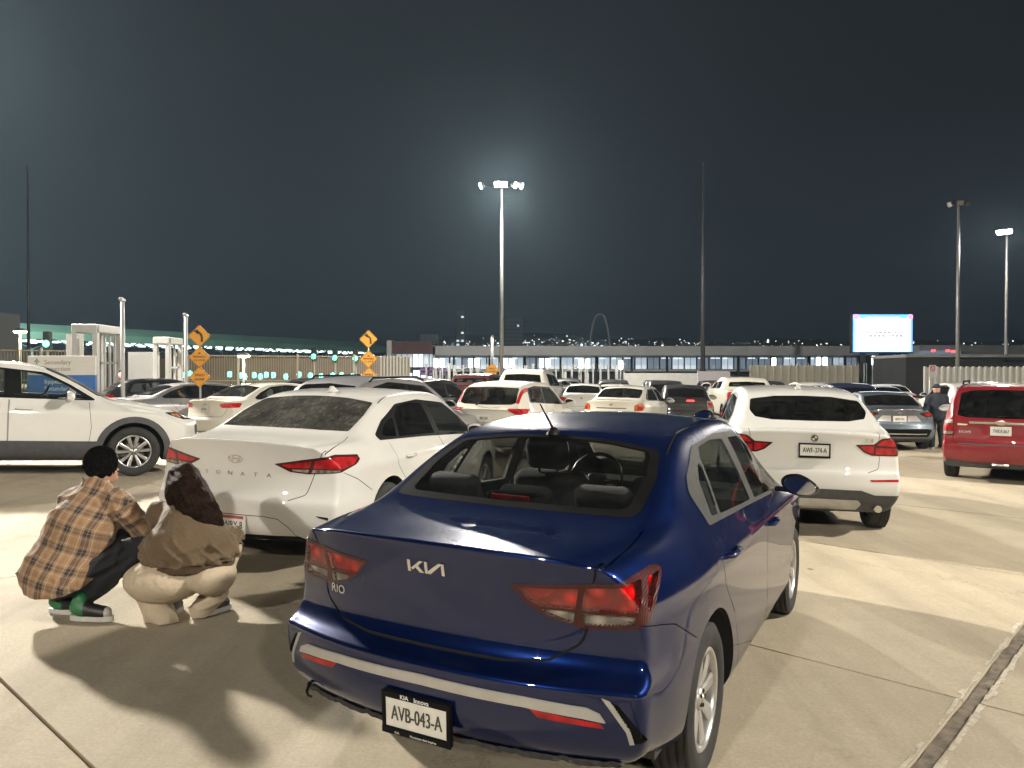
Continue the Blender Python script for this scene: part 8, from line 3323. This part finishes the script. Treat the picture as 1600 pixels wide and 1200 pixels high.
M_BTX = mat('board_grey_print', (.22, .22, .21), .6, noise=.05)
M_BTW = mat('board_white_print', (.62, .62, .60), .6, noise=.05)
flat_text('lettering', 'Secondary', .155, MT @ Matrix.Translation((-.42, zt - .21, 0)), M_BTX, root, 'LEFT', bold=.006)
flat_text('lettering', 'Inspection', .155, MT @ Matrix.Translation((-.42, zt - .37, 0)), M_BTX, root, 'LEFT', bold=.006)
flat_text('lettering', 'Inspección', .155, MT @ Matrix.Translation((-.42, zm - .21, 0)), M_BTW, root, 'LEFT', bold=.006)
flat_text('lettering', 'Secundaria', .155, MT @ Matrix.Translation((-.42, zm - .38, 0)), M_BTW, root, 'LEFT', bold=.006)
v, f = multi_poly([[(-.018, -.09), (.018, -.09), (.018, .05), (-.018, .05)], [(-.07, .01), (-.045, -.01), (.0, .06), (.0, .10)], [(.07, .01), (.0, .10), (.0, .06), (.045, -.01)]])
mesh_obj('arrow', [(x - .60, -.043, y + zt - .16) for x, y in v], f, M_BTX, root)
tag(root, 'white and blue direction board with an up arrow behind the white crossover', 'sign')

# ---- hills, town and its lights far away
rh = random.Random(31)
HY = 3600.0
V, F = [], []
prof = [(-2600, 20), (-1700, 60), (-1100, 95), (-650, 140), (-420, 178), (-150, 205), (150, 196), (500, 180), (900, 165), (1300, 172), (1700, 160), (2200, 172), (2700, 150), (3600, 60)]
cols = 60
for i_ in range(cols + 1):
    x = -2600 + 6200 * i_ / cols
    h = float(np.interp(x, [p[0] for p in prof], [p[1] for p in prof])) + 8 * sin(x * .011) + 5 * sin(x * .027 + 1)
    for j, (dy, f_) in enumerate(((-900, -.05), (-450, .45), (-150, .8), (0, 1.0), (500, .9), (1200, .0))):
        V.append((x * (1 + dy / HY), HY + dy, h * f_))
r6 = 6
F = [(i_ * r6 + j, (i_ + 1) * r6 + j, (i_ + 1) * r6 + j + 1, i_ * r6 + j + 1) for i_ in range(cols) for j in range(r6 - 1)]
hill = mesh_obj('hills', V, F, mat('night_hill', (.018, .02, .024), .95, noise=.2, nscale=.01), smooth=True)
tag(hill, kind='structure')
bm = bmesh.new()
hm = BVHTree.FromPolygons(V, F)
for q in range(850):
    u = rh.uniform(590, 1600)
    den = 1.0 if 690 < u < 1000 else .55
    if rh.random() > den:
        continue
    el = abs(rh.gauss(0, 1)) * 9
    v = 545 - el + (4 if u > 1200 else 0)
    p = px(u, v, HY)
    o_ = Vector((0, 0, CAM_H))
    h = hm.ray_cast(o_, (p - o_).normalized())[0]
    if h is None:
        continue
    h = o_ + (h - o_) * .996
    s = rh.choice((1.2, 1.5, 1.5, 2.0, 3.2))
    mi = rh.choice((0, 0, 0, 1, 2))
    add_box(bm, h, (s * rh.choice((1, 1, 2.2)), s, s), None, 0, 1, mi)
o = bm_obj('town_lights', bm, [lit('town_white', (.85, .92, 1.0), 9.0), lit('town_warm', (1.0, .78, .55), 7.0), lit('town_dim', (.7, .8, .9), 3.0)])
tag(o, kind='stuff')
# tower blocks and the arch
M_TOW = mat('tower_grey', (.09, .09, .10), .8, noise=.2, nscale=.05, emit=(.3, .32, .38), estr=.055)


def tower(u0, u1, v, Y, label, rows_, cols_, p_lit, m=M_TOW):
    a, b = px(u0, v, Y), px(u1, v, Y)
    root = empty('tower_block', ((a.x + b.x) / 2, Y, 0))
    w, h = b.x - a.x, a.z
    bm = bmesh.new()
    add_box(bm, (0, 10, h / 2), (w, 20, h))
    bm_obj('wall', bm, m, root)
    mw = lit('tower_window', (.8, .9, 1.0), 1.1)
    md = mat('tower_window_dark', (.02, .02, .025), .3, noise=.2, emit=(.3, .32, .4), estr=.02)
    zl = CAM_H + 40 / 1211 * Y
    for r in range(rows_):
        z = zl + (h - zl) * (r + .5) / rows_
        for c in range(cols_):
            bm = bmesh.new()
            x = -w / 2 + w * (c + .5) / cols_
            add_box(bm, (x, -.2, z), (w / cols_ * .6, .4, (h - zl) / rows_ * .5))
            bm_obj('window', bm, mw if rh.random() < p_lit else md, root)
    tag(root, label, 'building', 'towers of the town')


tower(656, 686, 522, 700, 'wide dim block rising behind the annex', 2, 6, .0)
tower(787, 817, 494, 900, 'dim tall tower right of the middle floodlight mast', 9, 6, .04)
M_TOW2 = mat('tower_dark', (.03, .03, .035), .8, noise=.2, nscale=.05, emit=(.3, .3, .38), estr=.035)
tower(712, 726, 486, 1100, 'slim dark tower with few lights left of the middle mast', 10, 2, .35, M_TOW2)
AY = 1000.0
a, b, t = px(917, 560, AY), px(957, 560, AY), px(937, 491, AY)
bm = bmesh.new()
pts, rr = [], []
for i_ in range(33):
    s = -1 + 2 * i_ / 32
    pts.append(((a.x + b.x) / 2 + s * (b.x - a.x) / 2, AY, t.z * (1 - .12 * s * s - .88 * abs(s) ** 3.2)))
    rr.append(1.1 + .4 * abs(s))
add_tube(bm, pts, rr, 8)
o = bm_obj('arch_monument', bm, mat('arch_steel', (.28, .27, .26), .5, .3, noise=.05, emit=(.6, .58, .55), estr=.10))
tag(o, 'tall thin pale arch standing over the far town', 'arch')
# ------------------------------------------------------------------ thin night haze that carries the glow of the lamps
bm = bmesh.new()
add_box(bm, (0, 1000, 114), (13000, 13800, 240))
o = bm_obj('haze', bm, [])
hz = bpy.data.materials.new('night_haze')
hz.use_nodes = True
hz.node_tree.nodes.clear()
ho = hz.node_tree.nodes.new('ShaderNodeOutputMaterial')
hv = hz.node_tree.nodes.new('ShaderNodeVolumePrincipled')
hv.inputs['Color'].default_value = (.55, .80, 1.0, 1)
hv.inputs['Density'].default_value = .00024
hv.inputs['Anisotropy'].default_value = .35
hz.node_tree.links.new(hv.outputs[0], ho.inputs['Volume'])
o.data.materials.append(hz)
tag(o, kind='stuff')

bpy.data.scenes.remove(BENCH)
